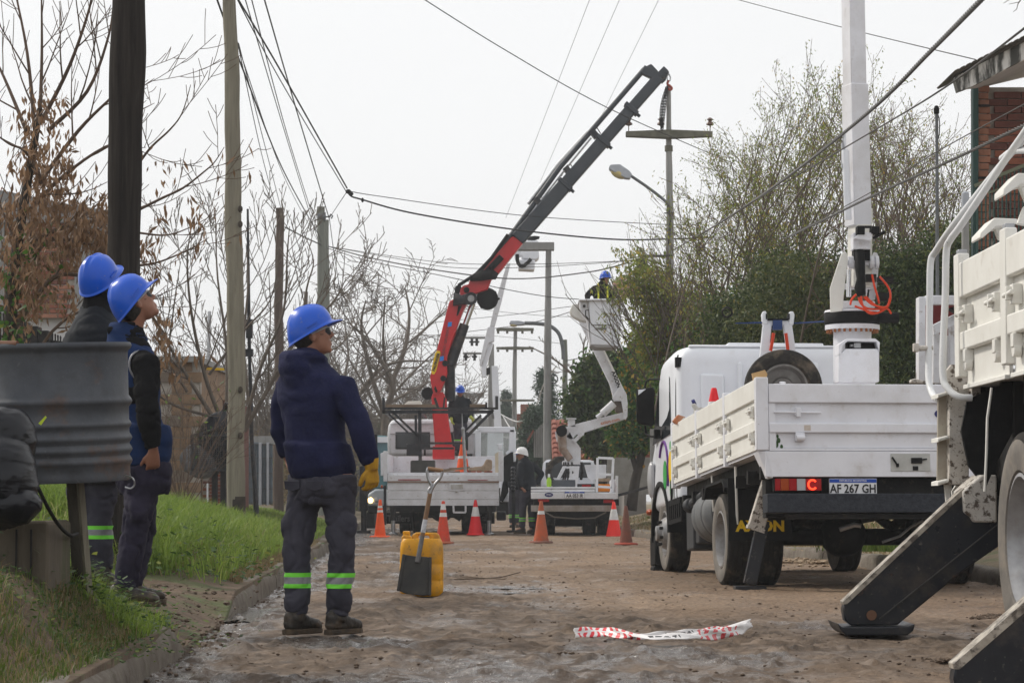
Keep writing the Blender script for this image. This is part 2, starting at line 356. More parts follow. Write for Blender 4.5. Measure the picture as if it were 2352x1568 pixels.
CONCP = mat('pole_concrete', (.30, .30, .29), (.22, .22, .215), 3, .8, bump=.004, bscale=30, stretch=(1, 1, .25), layers=[((.12, .11, .10), 5, .5, .68, .5)])
WATER = mat('puddle_water', (.06, .05, .04), rough=.12, spec=.8, bump=.004, bscale=16)
def grid(name, xs_fn, ys, zfn, m, kind='structure', nx=120, smooth=True):
    V = []; ny = len(ys)
    for y in ys:
        x = xs_fn(y, nx); V.append(np.stack([x, np.full_like(x, y), zfn(x, y)], 1))
    V = np.concatenate(V); i = np.arange(nx-1); F = []
    for j in range(ny-1):
        a = j*nx+i; F.append(np.stack([a, a+1, a+nx+1, a+nx], 1))
    return npmesh(name, V, np.concatenate(F), m, kind=kind, smooth=smooth)
ys = [3.0]
while ys[-1] < 150: ys.append(ys[-1]+max(.03, ys[-1]*.0036))
ys = np.array(ys)
ro = grid('road', lambda y, n: np.linspace(kerbL(y)-.3, kerbR(y)+.3, n), ys, lambda x, y: roadz(x, np.full_like(x, y)), ROAD, nx=340)
co = np.empty(len(ro.data.vertices)*3, np.float32); ro.data.vertices.foreach_get('co', co); co = co.reshape(-1, 3)
at = ro.data.attributes.new('mud', 'FLOAT', 'POINT'); at.data.foreach_set('value', mudf(co[:, 0], co[:, 1]).astype(np.float32))
gx = co[:, 0]-kerbL(co[:, 1]); wetv = np.exp(-(np.maximum(0, gx-.05)/.28)**2)*.95+sst(.50, .68, fbm(co[:, 0]*1.1, co[:, 1]*.7, 4, 9))*mudf(co[:, 0], co[:, 1])*.9+.8*np.exp(-((co[:, 0]-.0)/.6)**2-((co[:, 1]-20.4)/1.3)**2)+.7*np.exp(-((co[:, 0]+.25)/.3)**2-((co[:, 1]-10.9)/1.6)**2)
at = ro.data.attributes.new('wet', 'FLOAT', 'POINT'); at.data.foreach_set('value', np.clip(wetv, 0, 1).astype(np.float32))
ys2 = ys[::2]
uu = np.concatenate([[0, .003], np.linspace(.02, .6, 15), np.linspace(.66, 3, 26), np.geomspace(3.2, 60, 12)])
grid('verge', lambda y, n: kerbL(y)-uu[:n], ys2, lambda x, y: np.where(kerbL(y)-x < 1e-4, -.08, HL(kerbL(y)-x, np.full_like(x, y))), SOIL, nx=len(uu))
grid('right_verge', lambda y, n: kerbR(y)+uu[:n], ys2[::2], lambda x, y: np.where(x-kerbR(y) < 1e-4, -.08, HR(x-kerbR(y), np.full_like(x, y))), SOILR, nx=len(uu))
g = MB(); g.add([(-900, -50, -.08), (900, -50, -.08), (900, 1500, -.08), (-900, 1500, -.08)], [(0, 1, 2, 3)]); g.build('ground', SOILR, kind='structure', smooth=0)
def kerb(name, y0, y1, side, step=1.0):
    y = y0; n = 0
    root = thing(name, None, None, (kerbL(y0) if side < 0 else kerbR(y0), y0, 0)); tag(root, kind='structure')
    while y < y1-.01 and n < 90:
        ye = min(y+step-.006, y1); m = MB(); ks = []
        for t in np.linspace(y, ye, 7):
            x = (kerbL(t) if side < 0 else kerbR(t)); o = side; j = .012*math.sin(t*2.3)+random.uniform(-.005, .005); h = .145+.012*math.sin(t*1.7+1)+random.uniform(-.006, .004); h = h*(1-float(cutf(t)) if side < 0 else 1)-.0
            P = [(x+o*.0, -.08), (x-o*.03+j, -.07), (x-o*.022+j, h*.4), (x-o*.008+j, h-.035), (x+o*.012, h-.010), (x+o*.045, h), (x+o*.13, h+.002), (x+o*.15, -.05)]
            ks.append([Vector((a, t, b)) for a, b in P])
        m.loft(ks); m.build('kerb_stone', CONC, root, smooth=50); y += step; n += 1
kerb('kerb', 5.0, 12.05, -1, 2.3); kerb('kerb', 15.05, 80, -1, 2.0); kerb('right_kerb', 12, 80, 1, 1.0)
# puddles: thin sheets of standing water
def puddle(cx, cy, rx, ry, z, seed, name='puddle'):
    rr = random.Random(seed); n = 40; P = []
    ph = [rr.uniform(0, 6.28) for _ in range(4)]
    for k in range(n):
        a = 2*math.pi*k/n; r = 1+.22*math.sin(2*a+ph[0])+.18*math.sin(3*a+ph[1])+.12*math.sin(5*a+ph[2])+.09*math.sin(9*a+ph[3])
        P.append((cx+rx*r*math.cos(a), cy+ry*r*math.sin(a), z))
    m = MB(); m.add(P, [tuple(range(n))]); m.build(name, WATER, kind='structure', smooth=0, fix=False)
rz = lambda x, y, e=.006: float(roadz(np.array([x]), np.array([y]))[0])+e
puddle(kerbL(15.8)+.14, 15.8, .15, 1.1, rz(kerbL(15.8)+.12, 15.8, .008), 3); None
puddle(-.05, 20.9, .34, .30, rz(-.05, 20.9, .007), 5); puddle(.02, 19.7, .26, .13, rz(.02, 19.7, .004), 6)
puddle(3.55, 15.6, .35, .35, -.002, 12)
# ---------- grass
def blades(n, pos, lmin, lmax, wid, lean=.5, seed=1):
    r = np.random.default_rng(seed); P = pos(n, r); n = len(P)
    Ln = r.uniform(lmin, lmax, n); a = r.uniform(0, 6.28, n); le = r.uniform(.1, lean, n)
    dx, dy = np.cos(a), np.sin(a); b = r.uniform(0, 6.28, n); wx, wy = np.cos(b)*wid/2, np.sin(b)*wid/2
    V = np.zeros((n, 5, 3)); V[:, 0] = P; V[:, 1] = P; V[:, 0, 0] -= wx; V[:, 0, 1] -= wy; V[:, 1, 0] += wx; V[:, 1, 1] += wy
    for k, (t, wf) in enumerate(((.55, .8),)):
        c = P.copy(); c[:, 0] += dx*le*Ln*t*t; c[:, 1] += dy*le*Ln*t*t; c[:, 2] += Ln*t
        V[:, 2] = c; V[:, 3] = c; V[:, 2, 0] -= wx*wf; V[:, 2, 1] -= wy*wf; V[:, 3, 0] += wx*wf; V[:, 3, 1] += wy*wf
    c = P.copy(); c[:, 0] += dx*le*Ln*1.25; c[:, 1] += dy*le*Ln*1.25; c[:, 2] += Ln*(1-.45*le); V[:, 4] = c
    o = np.arange(n)*5
    F = np.concatenate([np.stack([o, o+1, o+3], 1), np.stack([o, o+3, o+2], 1), np.stack([o+2, o+3, o+4], 1)])
    t = np.clip(r.uniform(0, .62, n)+.42*vn(P[:, 0]*2.1, P[:, 1]*1.3, 77), 0, 1); t = np.repeat(t, 5)
    return V.reshape(-1, 3), F, t
def posL(u0, u1, y0, y1, keep=None, cl=0):
    def f(n, r):
        y = r.uniform(y0, y1, n); u = r.uniform(u0, u1, n)
        k = wnoise(u*2.3, y, 3.1)+r.normal(0, .22, n) > cl
        if keep is not None: k &= keep(u, y)
        u, y = u[k], y[k]; return np.stack([kerbL(y)-u, y, HL(u, y)-.01], 1)
    return f
def posR(u0, u1, y0, y1, cl=0):
    def f(n, r):
        y = r.uniform(y0, y1, n); u = r.uniform(u0, u1, n); k = wnoise(u*1.7, y, 2.1)+r.normal(0, .25, n) > cl
        u, y = u[k], y[k]; return np.stack([kerbR(y)+u, y, HR(u, y)-.01], 1)
    return f
LUSH = leafmat('lush_grass', (.075, .15, .02), (.24, .33, .055), (.42, .38, .17))
DRYG = leafmat('dry_grass', (.13, .095, .045), (.28, .21, .11), (.12, .17, .035))
NEARG = leafmat('short_grass', (.04, .085, .014), (.12, .17, .03), (.22, .16, .07))
for args, m_, nm in (
    ((46000, posL(.16, 3.4, 16.6, 34, cl=-.16), .10, .28, .010, .95, 1), LUSH, 'tall_grass'),
    ((16000, posL(.5, 2.2, 16.2, 24, lambda u, y: (y > 16.6), -.1), .18, .40, .010, 1.1, 2), LUSH, 'tall_grass'),
    ((9000, posL(.3, 3.2, 16.6, 34, cl=.0), .08, .22, .008, 1.1, 33), DRYG, 'dry_grass'),
    ((14000, posL(.06, .5, 17.5, 34, cl=-.1), .04, .10, .008, .9, 3), DRYG, 'verge_grass'),
    ((26000, posL(.2, 6, 34, 62, cl=-.3), .05, .13, .018, .9, 4), LUSH, 'far_grass'),
    ((30000, posL(.04, 1.6, 6.3, 12.0, cl=-.02), .03, .085, .0045, .9, 5), NEARG, 'short_grass'),
    ((5000, posL(.02, .75, 10.6, 12.1, cl=-.2), .07, .15, .005, .9, 6), LUSH, 'short_grass'),
    ((20000, posL(.05, 1.6, 6.3, 12.2, cl=.08), .03, .11, .004, 1.0, 7), DRYG, 'dry_grass'),
    ((2600, posL(.5, 1.3, 11.6, 15.8, cl=.1), .05, .14, .006, 1.0, 8), NEARG, 'short_grass'),
    ((6000, posL(.7, 3.0, 12.4, 16.5, cl=-.2), .08, .24, .008, 1.0, 18), LUSH, 'tall_grass'),
    ((26000, posR(.12, 5, 24, 60, cl=-.1), .04, .12, .016, .9, 9), DRYG, 'dry_grass'),
    ((16000, posR(.6, 6, 24, 60, cl=.12), .05, .13, .016, .9, 10), NEARG, 'right_grass')):
    V, F, t = blades(*args); npmesh(nm, V, F, m_, tint=t, kind='stuff')
# broad-leaved weeds round the post and the concrete block
def weeds(n, pts, rad, hmin, hmax, size, seed, name, m_):
    r = np.random.default_rng(seed); V = []; F = []; T = []
    for i in range(n):
        c = pts[r.integers(len(pts))]; x = c[0]+r.normal(0, rad); y = c[1]+r.normal(0, rad*1.4); u = max(.03, kerbL(y)-x)
        z = float(HL(u, y))+r.uniform(hmin, hmax)*math.exp(-abs(r.normal(0, .8))); s = size*r.uniform(.5, 1.2)
        a = r.uniform(0, 6.28); t_ = r.uniform(-.6, .6); d = np.array([math.cos(a), math.sin(a), t_]); d /= np.linalg.norm(d); sd = np.array([-d[1], d[0], r.uniform(-.3, .3)])
        p = np.array([x, y, z]); b = len(V)
        V += [p-d*s*.5, p-d*s*.15+sd*s*.45, p+d*s*.5, p-d*s*.15-sd*s*.45+np.array([0, 0, .1*s])]; F += [(b, b+1, b+2), (b, b+2, b+3)]; T += [r.uniform()]*4
    return npmesh(name, V, F, m_, tint=T, kind='stuff')
LEAFD = leafmat('weed_leaves', (.025, .055, .014), (.065, .12, .026), (.22, .24, .05))
weeds(1500, [(-1.95, 10.9), (-2.1, 10.5), (-1.85, 11.4), (-2.3, 10.2)], .16, .0, .22, .035, 3, 'weeds', LEAFD)
weeds(1500, [(-1.7, 9.6), (-1.9, 10.3), (-1.85, 9.2), (-1.9, 11.8)], .22, .0, .06, .024, 4, 'weeds', LEAFD)
weeds(700, [(-2.5, 17.5), (-2.3, 19), (-2.5, 16.6)], .35, .05, .35, .05, 5, 'weeds', LEAFD)
# ---------- mud clods and pebbles on the road (uncountable)
def clods(n, seed, smin, smax, xr, yr, m_, name, bias=None):
    r = np.random.default_rng(seed); base = []; 
    ico = [(0, 0, 1), (.9, 0, .35), (.28, .85, .35), (-.72, .53, .35), (-.72, -.53, .35), (.28, -.85, .35), (0, 0, -.4)]
    fc = [(0, 1, 2), (0, 2, 3), (0, 3, 4), (0, 4, 5), (0, 5, 1), (6, 2, 1), (6, 3, 2), (6, 4, 3), (6, 5, 4), (6, 1, 5)]
    y = yr[0]+(yr[1]-yr[0])*r.uniform(0, 1, n)**1.7; x = r.uniform(0, 1, n); x = np.where(x < 2, kerbL(y)+.05+(kerbR(y)-kerbL(y)-.1)*x, x)
    k = wnoise(x*1.3, y*.8, 1.7)+r.normal(0, .25, n) > .12; x, y = x[k], y[k]; n = len(x)
    s = smin+(smax-smin)*r.uniform(0, 1, n)**4
    B = np.array(ico)[None]*np.stack([s, s*r.uniform(.6, 1.5, n), s*r.uniform(.35, .8, n)], 1)[:, None]*r.uniform(.7, 1.3, (n, 7, 1))
    B[:, :, 0] += x[:, None]; B[:, :, 1] += y[:, None]; B[:, :, 2] += roadz(x, y)[:, None]
    F = (np.array(fc)[None]+(np.arange(n)*7)[:, None, None]).reshape(-1, 3)
    return npmesh(name, B.reshape(-1, 3), F, m_, kind='stuff')
MUD = mat('dark_mud', (.075, .05, .034), (.13, .09, .062), 20, .75, bump=.004)
PEB = mat('pale_pebbles', (.34, .29, .23), (.24, .2, .16), 20, .8)
clods(17000, 1, .003, .019, None, (8.5, 45), MUD, 'mud_clods'); clods(3500, 2, .002, .010, None, (8.5, 40), PEB, 'pebbles')
def scatter(points, n, rad, smin, smax, m_, name, seed):
    r = random.Random(seed); m = MB()
    for (cx, cy, z) in points:
        for _ in range(n):
            s = r.uniform(smin, smax)*r.uniform(.4, 1); x = cx+r.gauss(0, rad); y = cy+r.gauss(0, rad)
            b0 = len(m.v); m.ell((x, y, z+s*.1), (s, s*r.uniform(.6, 1.6), s*r.uniform(.3, .7)), n=6, m=4); m.v[b0:] = [(a+r.gauss(0, s*.22), b+r.gauss(0, s*.22), c+r.gauss(0, s*.12)) for a, b, c in m.v[b0:]]
    return m.build(name, m_, kind='stuff', smooth=0)
gp = lambda x, y, z=0: tuple(D(x, y, (CAM_H-z)*FD/(y-1147.5)))
scatter([gp(2290, 1412), gp(2262, 1418), gp(2180, 1515)], 60, .055, .004, .024, MUD, 'mud_lumps', 5)
scatter([(float(kerbL(y))-u, y, float(HL(u, y))) for y in np.arange(11.6, 16.4, .3) for u in (.05, .25, .5)], 14, .12, .004, .022, MUD, 'mud_lumps', 16)
scatter([(float(kerbL(y))+.12, y, -.01) for y in np.arange(9, 30, .5)], 12, .12, .004, .018, MUD, 'mud_lumps', 17)
scatter([gp(2130, 1515), gp(1240, 1428), gp(1170, 1462), gp(430, 1500), gp(560, 1480), gp(1300, 1500), gp(640, 1500)], 14, .08, .003, .014, MUD, 'mud_lumps', 6)
scatter([D(1880, 1285, 29.5), D(1900, 1290, 28.5), D(1850, 1292, 28.8), D(1960, 1300, 27)], 90, .22, .02, .055, mat('fallen_leaf_heap', (.22, .15, .09), (.36, .28, .2), 20, .9), 'fallen_leaves', 8)
# ------------------------------------------------------------------ people
SKIN = mat('skin', (.30, .145, .095), (.25, .115, .075), 14, .5, bump=.001, bscale=60, sss=.1)
HAIR = mat('black_hair', (.012, .010, .009), (.03, .025, .02), 60, .6, bump=.004, bscale=90)
HELM = mat('blue_helmet_plastic', (.003, .088, .56), (.003, .075, .49), 3, .30, coat=.15, layers=[((.16, .17, .2), 30, .60, .68, .5), ((.05, .12, .5), 5, .5, .7, .5), ((.2, .17, .13), 7, .62, .74, .3)])
HELMW = mat('white_helmet_plastic', (.72, .72, .72), rough=.3)
NAVY = mat('navy_fleece', (.008, .010, .038), (.013, .015, .052), 5, .92, bump=.0022, bscale=70, spec=.2, layers=[((.03, .035, .10), 90, .5, .8, .35)])
NAVYD = mat('dark_blue_vest', (.008, .020, .065), (.012, .030, .095), 4, .85, bump=.003, bscale=30, spec=.12)
BLKFL = mat('black_fleece', (.006, .006, .007), (.012, .012, .013), 8, .95, bump=.002, bscale=80, spec=.08)
JACK = mat('black_jacket', (.008, .010, .014), (.016, .019, .025), 5, .75, spec=.15, bump=.003, bscale=20)
TRG = mat('grey_work_trousers', (.032, .031, .045), (.050, .049, .066), 6, .85, bump=.002, bscale=60, spec=.25, layers=[((.09, .075, .06), 5, .6, .75, .35)])
TRN = mat('dark_work_trousers', (.015, .013, .028), (.026, .022, .042), 6, .85, bump=.002, bscale=60, spec=.25)
LIME = mat('lime_reflective_tape', (.18, .70, .05), rough=.5); GREYT = mat('grey_reflective_tape', (.24, .24, .26), (.2, .2, .22), 60, .45)
BOOT = mat('black_leather_boot', (.022, .019, .017), (.04, .034, .028), 14, .5, bump=.003, layers=[((.13, .09, .055), 9, .5, .66, .6)])
SOLE = mat('muddy_boot_sole', (.11, .075, .045), (.04, .03, .022), 16, .85, bump=.004)
GLOVE = mat('yellow_leather_glove', (.50, .28, .02), (.38, .20, .018), 12, .7, bump=.003, layers=[((.08, .05, .02), 11, .55, .7, .6)])
GLOVEL = mat('lime_glove', (.42, .48, .10), rough=.8); LENS = mat('dark_lens', (.008, .008, .010), rough=.3, spec=.15); FRAMEG = mat('grey_glasses_frame', (.35, .36, .4), rough=.3)
BELT = mat('yellow_harness_webbing', (.6, .6, .04), rough=.7)
def remesh(mb, name, m, parent, voxel, it=3, disp=None, label=None, kind=None):
    me = bpy.data.meshes.new('t'); me.from_pydata(mb.v, [], mb.f)
    bm = bmesh.new(); bm.from_mesh(me); bmesh.ops.recalc_face_normals(bm, faces=bm.faces); bm.to_mesh(me); bm.free()
    o = bpy.data.objects.new('t', me); col.objects.link(o); md = o.modifiers.new('r', 'REMESH'); md.mode = 'VOXEL'; md.voxel_size = voxel
    dg = bpy.context.evaluated_depsgraph_get(); res = bpy.data.meshes.new_from_object(o.evaluated_get(dg)); bpy.data.objects.remove(o); bpy.data.meshes.remove(me)
    bm = bmesh.new(); bm.from_mesh(res)
    for _ in range(it): bmesh.ops.smooth_vert(bm, verts=bm.verts, factor=.5, use_axis_x=True, use_axis_y=True, use_axis_z=True)
    if disp:
        bm.normal_update()
        for v in bm.verts: v.co += v.normal*disp(v.co)
    bm.to_mesh(res); bm.free()
    res.transform(wm(parent).inverted()); res.name = name; res.materials.clear(); res.materials.append(m); res.shade_smooth()
    q = bpy.data.objects.new(name, res); col.objects.link(q); q.parent = parent; WM[q.name] = wm(parent)
    return tag(q, label, kind=kind)
def ring(c, s, f, a, b, n=22, p=2.4):
    out = []
    for k in range(n):
        t = 2*math.pi*k/n; ct, st = math.cos(t), math.sin(t)
        out.append(Vector(c)+s*(a*math.copysign(abs(ct)**(2/p), ct))+f*(b*math.copysign(abs(st)**(2/p), st)))
    return out
def hand(mb, w, d, n, side, curl, inf=0.0, L=1.0):
    w = Vector(w); d = Vector(d).normalized(); n = Vector(n); n = (n-d*n.dot(d)).normalized(); t = n.cross(d)*side
    rings = [ring(w+d*x*L, t, n, (a+inf)*L, (b+inf)*L, 14) for x, a, b in ((-.02, .027, .02), (.02, .033, .018), (.06, .041, .016), (.088, .041, .014), (.096, .036, .010))]
    mb.loft(rings)
    for i, ln in enumerate((.072, .081, .075, .058)):
        p = w+d*.083*L+t*(.0315-.021*i)*L; q = [p]; a = 0; fan = t*(.12-.08*i)
        for sgl, k in ((.46, 1.0), (.30, 1.25), (.24, .8)):
            a += curl*k; dd = (d*math.cos(a)+n*math.sin(a)+fan*.6*math.cos(a)).normalized(); p = p+dd*ln*sgl*L; q.append(p)
        mb.tube(q, [(r+inf)*L for r in (.0098, .0092, .0084, .0062)], 8)
    p = w+d*.022*L+t*.024*L; q = [p]
    for ln, v in ((.042, d*.72+t*.62+n*.35), (.034, d*.9+t*.25+n*.4), (.024, d*.9+t*.02+n*.5)): p = p+v.normalized()*ln*L; q.append(p)
    mb.tube(q, [(r+inf)*L for r in (.0135, .0118, .0105, .0078)], 8)
def helmet(Hm, m, root, ext=.054, nape=.078, name='helmet'):
    mb = MB(Hm); n = 48; rings = []
    def base(a): return .132*math.cos(a)-.004, .110*math.sin(a)
    def rim(a): return .050-nape*(1-math.cos(a))/2
    rows = [('in', -.006, .012), ('e', 1.0, 0), ('e', .98, .005), ('e', .25, .009), ('e', .0, .016), ('d', 0, .020)]
    for kind, s, dz in rows:
        P = []
        for k in range(n):
            a = 2*math.pi*k/n; x, y = base(a); fr = max(0, math.cos(a)); e = .007+ext*fr**2.2
            if kind == 'in': e = s
            elif kind == 'e': e = e*s
            else: e = 0
            l = math.hypot(x, y); z = rim(a)+dz-(.008*fr**3*(s if kind == 'e' else 0))
            P.append(Vector((x*(1+e/l), y*(1+e/l), z)))
        rings.append(P)
    for j in range(1, 12):
        ph = j/12*math.pi/2; P = []
        for k in range(n):
            a = 2*math.pi*k/n; x, y = base(a); c = math.cos(ph)**.85; s_ = math.sin(ph); top = .168
            z = (rim(a)+.02)*(1-s_)+top*s_; X, Y = x*c, y*c; rd = 0
            for yc, hh in ((0, .013), (.034, .007), (-.034, .007)): rd += hh*math.exp(-((Y-yc)/.008)**2)
            rd *= min(1, max(0, (ph-.35)/.3)); z += rd*.8; X *= 1+rd*.9
            P.append(Vector((X, Y, z)))
        rings.append(P)
    mb.loft(rings, caps=False); b = len(mb.v); mb.add([(-.004, 0, .176)], []); k0 = b-n
    mb.f += [(k0+k, k0+(k+1) % n, b) for k in range(n)]
    o = mb.build(name, m, root, smooth=60)
    for sg in (1, -1): s = MB(Hm); s.bar((.035, sg*.113, .062), (-.03, sg*.1135, .044), .006, .008); s.build('helmet_slot', m, o)
    return o
def person(Y0, px, py, label, Jn, fwd, sdir_, head, hf, hup, cols, voxel=.009, group=None, face=True, glove=None, hands=True, stripes=True, bulk=1.0, extra=None, footz=None, pitch=.0, helm=HELM, hood=False, bands=(.262, .345), hr=.0, legs=True, hcurl=(.35, .35), bare=True):
    O = D(px, py, Y0); root = thing('person', label, 'person', O, group)
    J = {k: D(v[0], v[1], Y0+(v[2] if len(v) > 2 else 0)) for k, v in Jn.items()}
    s = Vector(sdir_).normalized(); f = Vector(fwd).normalized(); B = bulk
    shc = (J['shL']+J['shR'])/2; hip = (J['hipL']+J['hipR'])/2; nk = J['neck']; up = (nk-hip).normalized()
    H = Vector(D(head[0], head[1], Y0+head[2])); hf = Vector(hf).normalized(); hup = Vector(hup); left = hup.cross(hf).normalized(); hup = hf.cross(left)
    Hm = Matrix(((hf.x, left.x, hup.x, H.x), (hf.y, left.y, hup.y, H.y), (hf.z, left.z, hup.z, H.z), (0, 0, 0, 1)))
    Rh = Hm.to_3x3(); hp = lambda *a: Hm @ Vector(a)
    lerp = lambda a, b, t: a.lerp(b, t)
    # --- body (one continuous skin)
    b = MB()
    def torso(mb, infl, z0=-.06, z1=1.0, hem=None, thick=1.0):
        secs = [(0.0, .155, .105), (.18, .150, .105), (.45, .155, .11), (.7, .178, .120), (.85, .165, .105), (.94, .125, .088), (1.0, .085, .075)]
        rs = []
        for t, a, c in secs:
            if t < z0: continue
            if t > z1: continue
            p = lerp(hip, nk, t) if t < .88 else lerp(lerp(hip, nk, t), lerp(shc, nk, (t-.85)/.2), .5)
            rs.append(ring(p, s, f, (a+infl)*B, (c+infl)*B*thick))
        mb.loft(rs)
    torso(b, -.012)
    for q in 'LR':
        sh, el, wr = J['sh'+q], J['el'+q], J['wr'+q]
        b.tube([lerp(sh, shc, .3), sh, lerp(sh, el, .5), el, lerp(el, wr, .45), wr], [.05, .052, .046, .038, .037, .027], 12)
        if legs: b.tube([J['hip'+q]+Vector((0, 0, .03)), lerp(J['hip'+q], J['kn'+q], .5), J['kn'+q], lerp(J['kn'+q], J['an'+q], .4), J['an'+q]], [.082, .072, .052, .052, .036], 12)
    b.tube([nk-Vector((0, 0, .04)), lerp(nk, hp(-.012, 0, -.05), .6), hp(-.012, 0, -.03)], [.062, .056, .056], 14)
    b.ell(hp(-.005, 0, .035), (.098, .078, .108), Rh, 20, 14); b.ell(hp(.028, 0, -.035), (.062, .060, .078), Rh); b.ell(hp(.048, 0, -.082), (.036, .036, .030), Rh); b.ell(hp(.070, 0, -.098), (.018, .022, .017), Rh)
    b.ell(hp(.066, .030, -.025), (.022, .022, .026), Rh); b.ell(hp(.066, -.030, -.025), (.022, .022, .026), Rh)
    b.tube([hp(.086, 0, .022), hp(.108, 0, -.012), hp(.116, 0, -.026)], [.009, .011, .0135], 8); b.ell(hp(.105, .011, -.031), (.010, .008, .008), Rh, 8, 6); b.ell(hp(.105, -.011, -.031), (.010, .008, .008), Rh, 8, 6)
    b.ell(hp(.085, 0, -.058), (.014, .024, .0075), Rh, 10, 6); b.ell(hp(.083, 0, -.071), (.013, .021, .008), Rh, 10, 6); b.ell(hp(.080, 0, .034), (.018, .045, .012), Rh, 12, 6)
    for sg in (1, -1): b.ell(hp(-.008, sg*.080, -.008), (.017, .008, .031), Rh, 10, 8); b.ell(hp(-.006, sg*.079, -.032), (.009, .007, .011), Rh, 8, 6)
    if bare:
        for q, sg in (('L', 1), ('R', -1)):
            if ('hd'+q) in J: dd = J['hd'+q]-J['wr'+q]; hand(b, J['wr'+q]+dd.normalized()*.01, dd, (s*sg)+f*.2, 1 if q == 'R' else -1, hcurl[0 if q == 'L' else 1])
    if legs:
        for q in 'LR':
            an, to = J['an'+q], J['to'+q]; d = (to-an); d.z = 0; d.normalize(); b.tube([an, an+d*.05-Vector((0, 0, .04)), an+d*.15-Vector((0, 0, .055))], [.036, .036, .026], 8)
    remesh(b, 'body', SKIN, root, min(voxel, .008) if face else voxel, 2)
    # --- hair, ears stay out
    if not hood:
        h = MB(); h.ell(hp(-.034, 0, .025), (.084, .081, .100), Rh, 20, 14); h.ell(hp(-.062, 0, -.03), (.038, .058, .048), Rh); remesh(h, 'hair', HAIR, root, .010 if face else .02, 1)
    else:
        h = MB(); h.ell(hp(-.022, 0, .0), (.100, .090, .105), Rh, 20, 14); h.tube([hp(-.02, 0, -.06), lerp(nk, H, .35), nk-Vector((0, 0, .03))], [.082, .085, .10], 16); remesh(h, 'balaclava', BLKFL, root, .012 if face else .02, 2)
    helmet(Hm, helm, root)
    if face:
        g = MB(Hm)
        for sg in (1, -1):
            P = [];
            for i in range(7):
                for j in range(4):
                    u = i/6; v = j/3-.5; y = sg*(.006+.056*u); x = .105-.9*max(0, abs(y)-.012)**1.35*4.6*.9; hgt = .043*(1-.3*u**2); P.append((x, y, .006+v*hgt))
            F = [(i*4+j, (i+1)*4+j, (i+1)*4+j+1, i*4+j+1) for i in range(6) for j in range(3)]; g.add(P, F)
        gl = g.build('glasses', LENS, root, fix=False); k = MB(Hm)
        for sg in (1, -1): k.tube([(.106, sg*.01, .024), (.090, sg*.045, .025), (.066, sg*.070, .022), (.02, sg*.085, .012), (-.01, sg*.088, .006)], [.003, .004, .006, .0045, .004], 6)
        k.build('frame', FRAMEG, gl)
    def fold(sc, amp, zf=2.4, g=1.0):
        off = Vector((px*.1, Y0, 0))
        def fn(p):
            q = Vector(((p.x-O.x)*sc, (p.y-O.y)*sc, (p.z-O.z)*sc*zf))+off
            a = mnoise.noise(q); c = mnoise.noise(q*2.3)
            return amp*(a*1.1+c*.5-g*(.9*math.exp(-(a/.07)**2)+.45*math.exp(-(c/.09)**2)))
        return fn
    # --- top
    topm, slm, trm = cols; two = slm is not topm; t = MB(); torso(t, .014 if two else .024, z0=.1, thick=1.0 if two else 1.1)
    hemc = lerp(hip, nk, .0); t.loft([ring(lerp(hip, nk, x), s, f, (a+.028)*B, (c+.03)*B*1.1) for x, a, c in ((-.0, .148, .104), (.045, .152, .108), (.055, .160, .116), (.12, .166, .120), (.3, .166, .12))])
    def sleeves(mb, r=1.0):
        for q in 'LR':
            sh, el, wr = J['sh'+q], J['el'+q], J['wr'+q]
            mb.tube([lerp(sh, shc, .42)+up*.0, sh, lerp(sh, el, .35), lerp(sh, el, .75), el, lerp(el, wr, .35), lerp(el, wr, .75), lerp(el, wr, .92), wr], [r*x*B for x in (.078, .078, .072, .067, .066, .062, .057, .048, .040)], 16)
    if slm is topm: sleeves(t)
    if not hood:
        hc = lerp(nk, shc, .1); t.tube([hc-up*.05, hc+up*.015-f*.01, hc+up*.075-f*.005], [.125*B, .100, .080], 20)
        if extra == 'hood':
            RS_ = Matrix((s, f, up)).transposed(); t.ell(hc-f*.112-up*.040, (.122, .058, .078), RS_); t.ell(hc-f*.128-up*.095, (.075, .040, .078), RS_); t.tube([hc+f*.06+s*.07+up*.02, hc+s*.105+up*.025, hc+s*.07-f*.10+up*.03, hc-f*.12+up*.03, hc-s*.07-f*.10+up*.03, hc-s*.105+up*.025, hc+f*.06-s*.07+up*.02], [.030, .034, .038, .040, .038, .034, .030], 10)
    else: hc = lerp(nk, shc, .1); t.tube([hc-up*.05, hc+up*.02, hc+up*.06], [.125*B, .105, .092], 20)
    remesh(t, 'sweatshirt' if extra == 'hood' else ('vest' if slm is not topm else 'jacket'), topm, root, voxel*1.1, 4, fold(4.6, .012*(1 if face else .7), 1.5, .3))
    if slm is not topm: t = MB(); sleeves(t); torso(t, .012, z0=.3); remesh(t, 'sleeves', slm, root, voxel*1.1, 3, fold(6.5, .009, 1.4))
    if slm is not topm and face:
        c = MB(); c.tube([nk-up*.05-f*.0, nk+up*.0, nk+up*.05+f*.01], [.115, .103, .088], 20); c.tube([nk+s*.1-f*.0-up*.01, nk-f*.09+up*.01, nk-s*.1-up*.01], [.03, .036, .03], 10); remesh(c, 'collar', BLKFL, root, .009, 3, fold(9, .008))
        for q in 'R':
            sh = J['sh'+q]; a = MB(); ax = (J['el'+q]-sh).normalized(); pts = []
            for k in range(25):
                an = 2*math.pi*k/24; pts.append(sh+shc*0-(sh-shc).normalized()*.035+f*(.088*math.cos(an))+up*(.088*math.sin(an))-up*.01)
            a.tube(pts, .006, 6, caps=False); a.build('piping', GREYT, root)
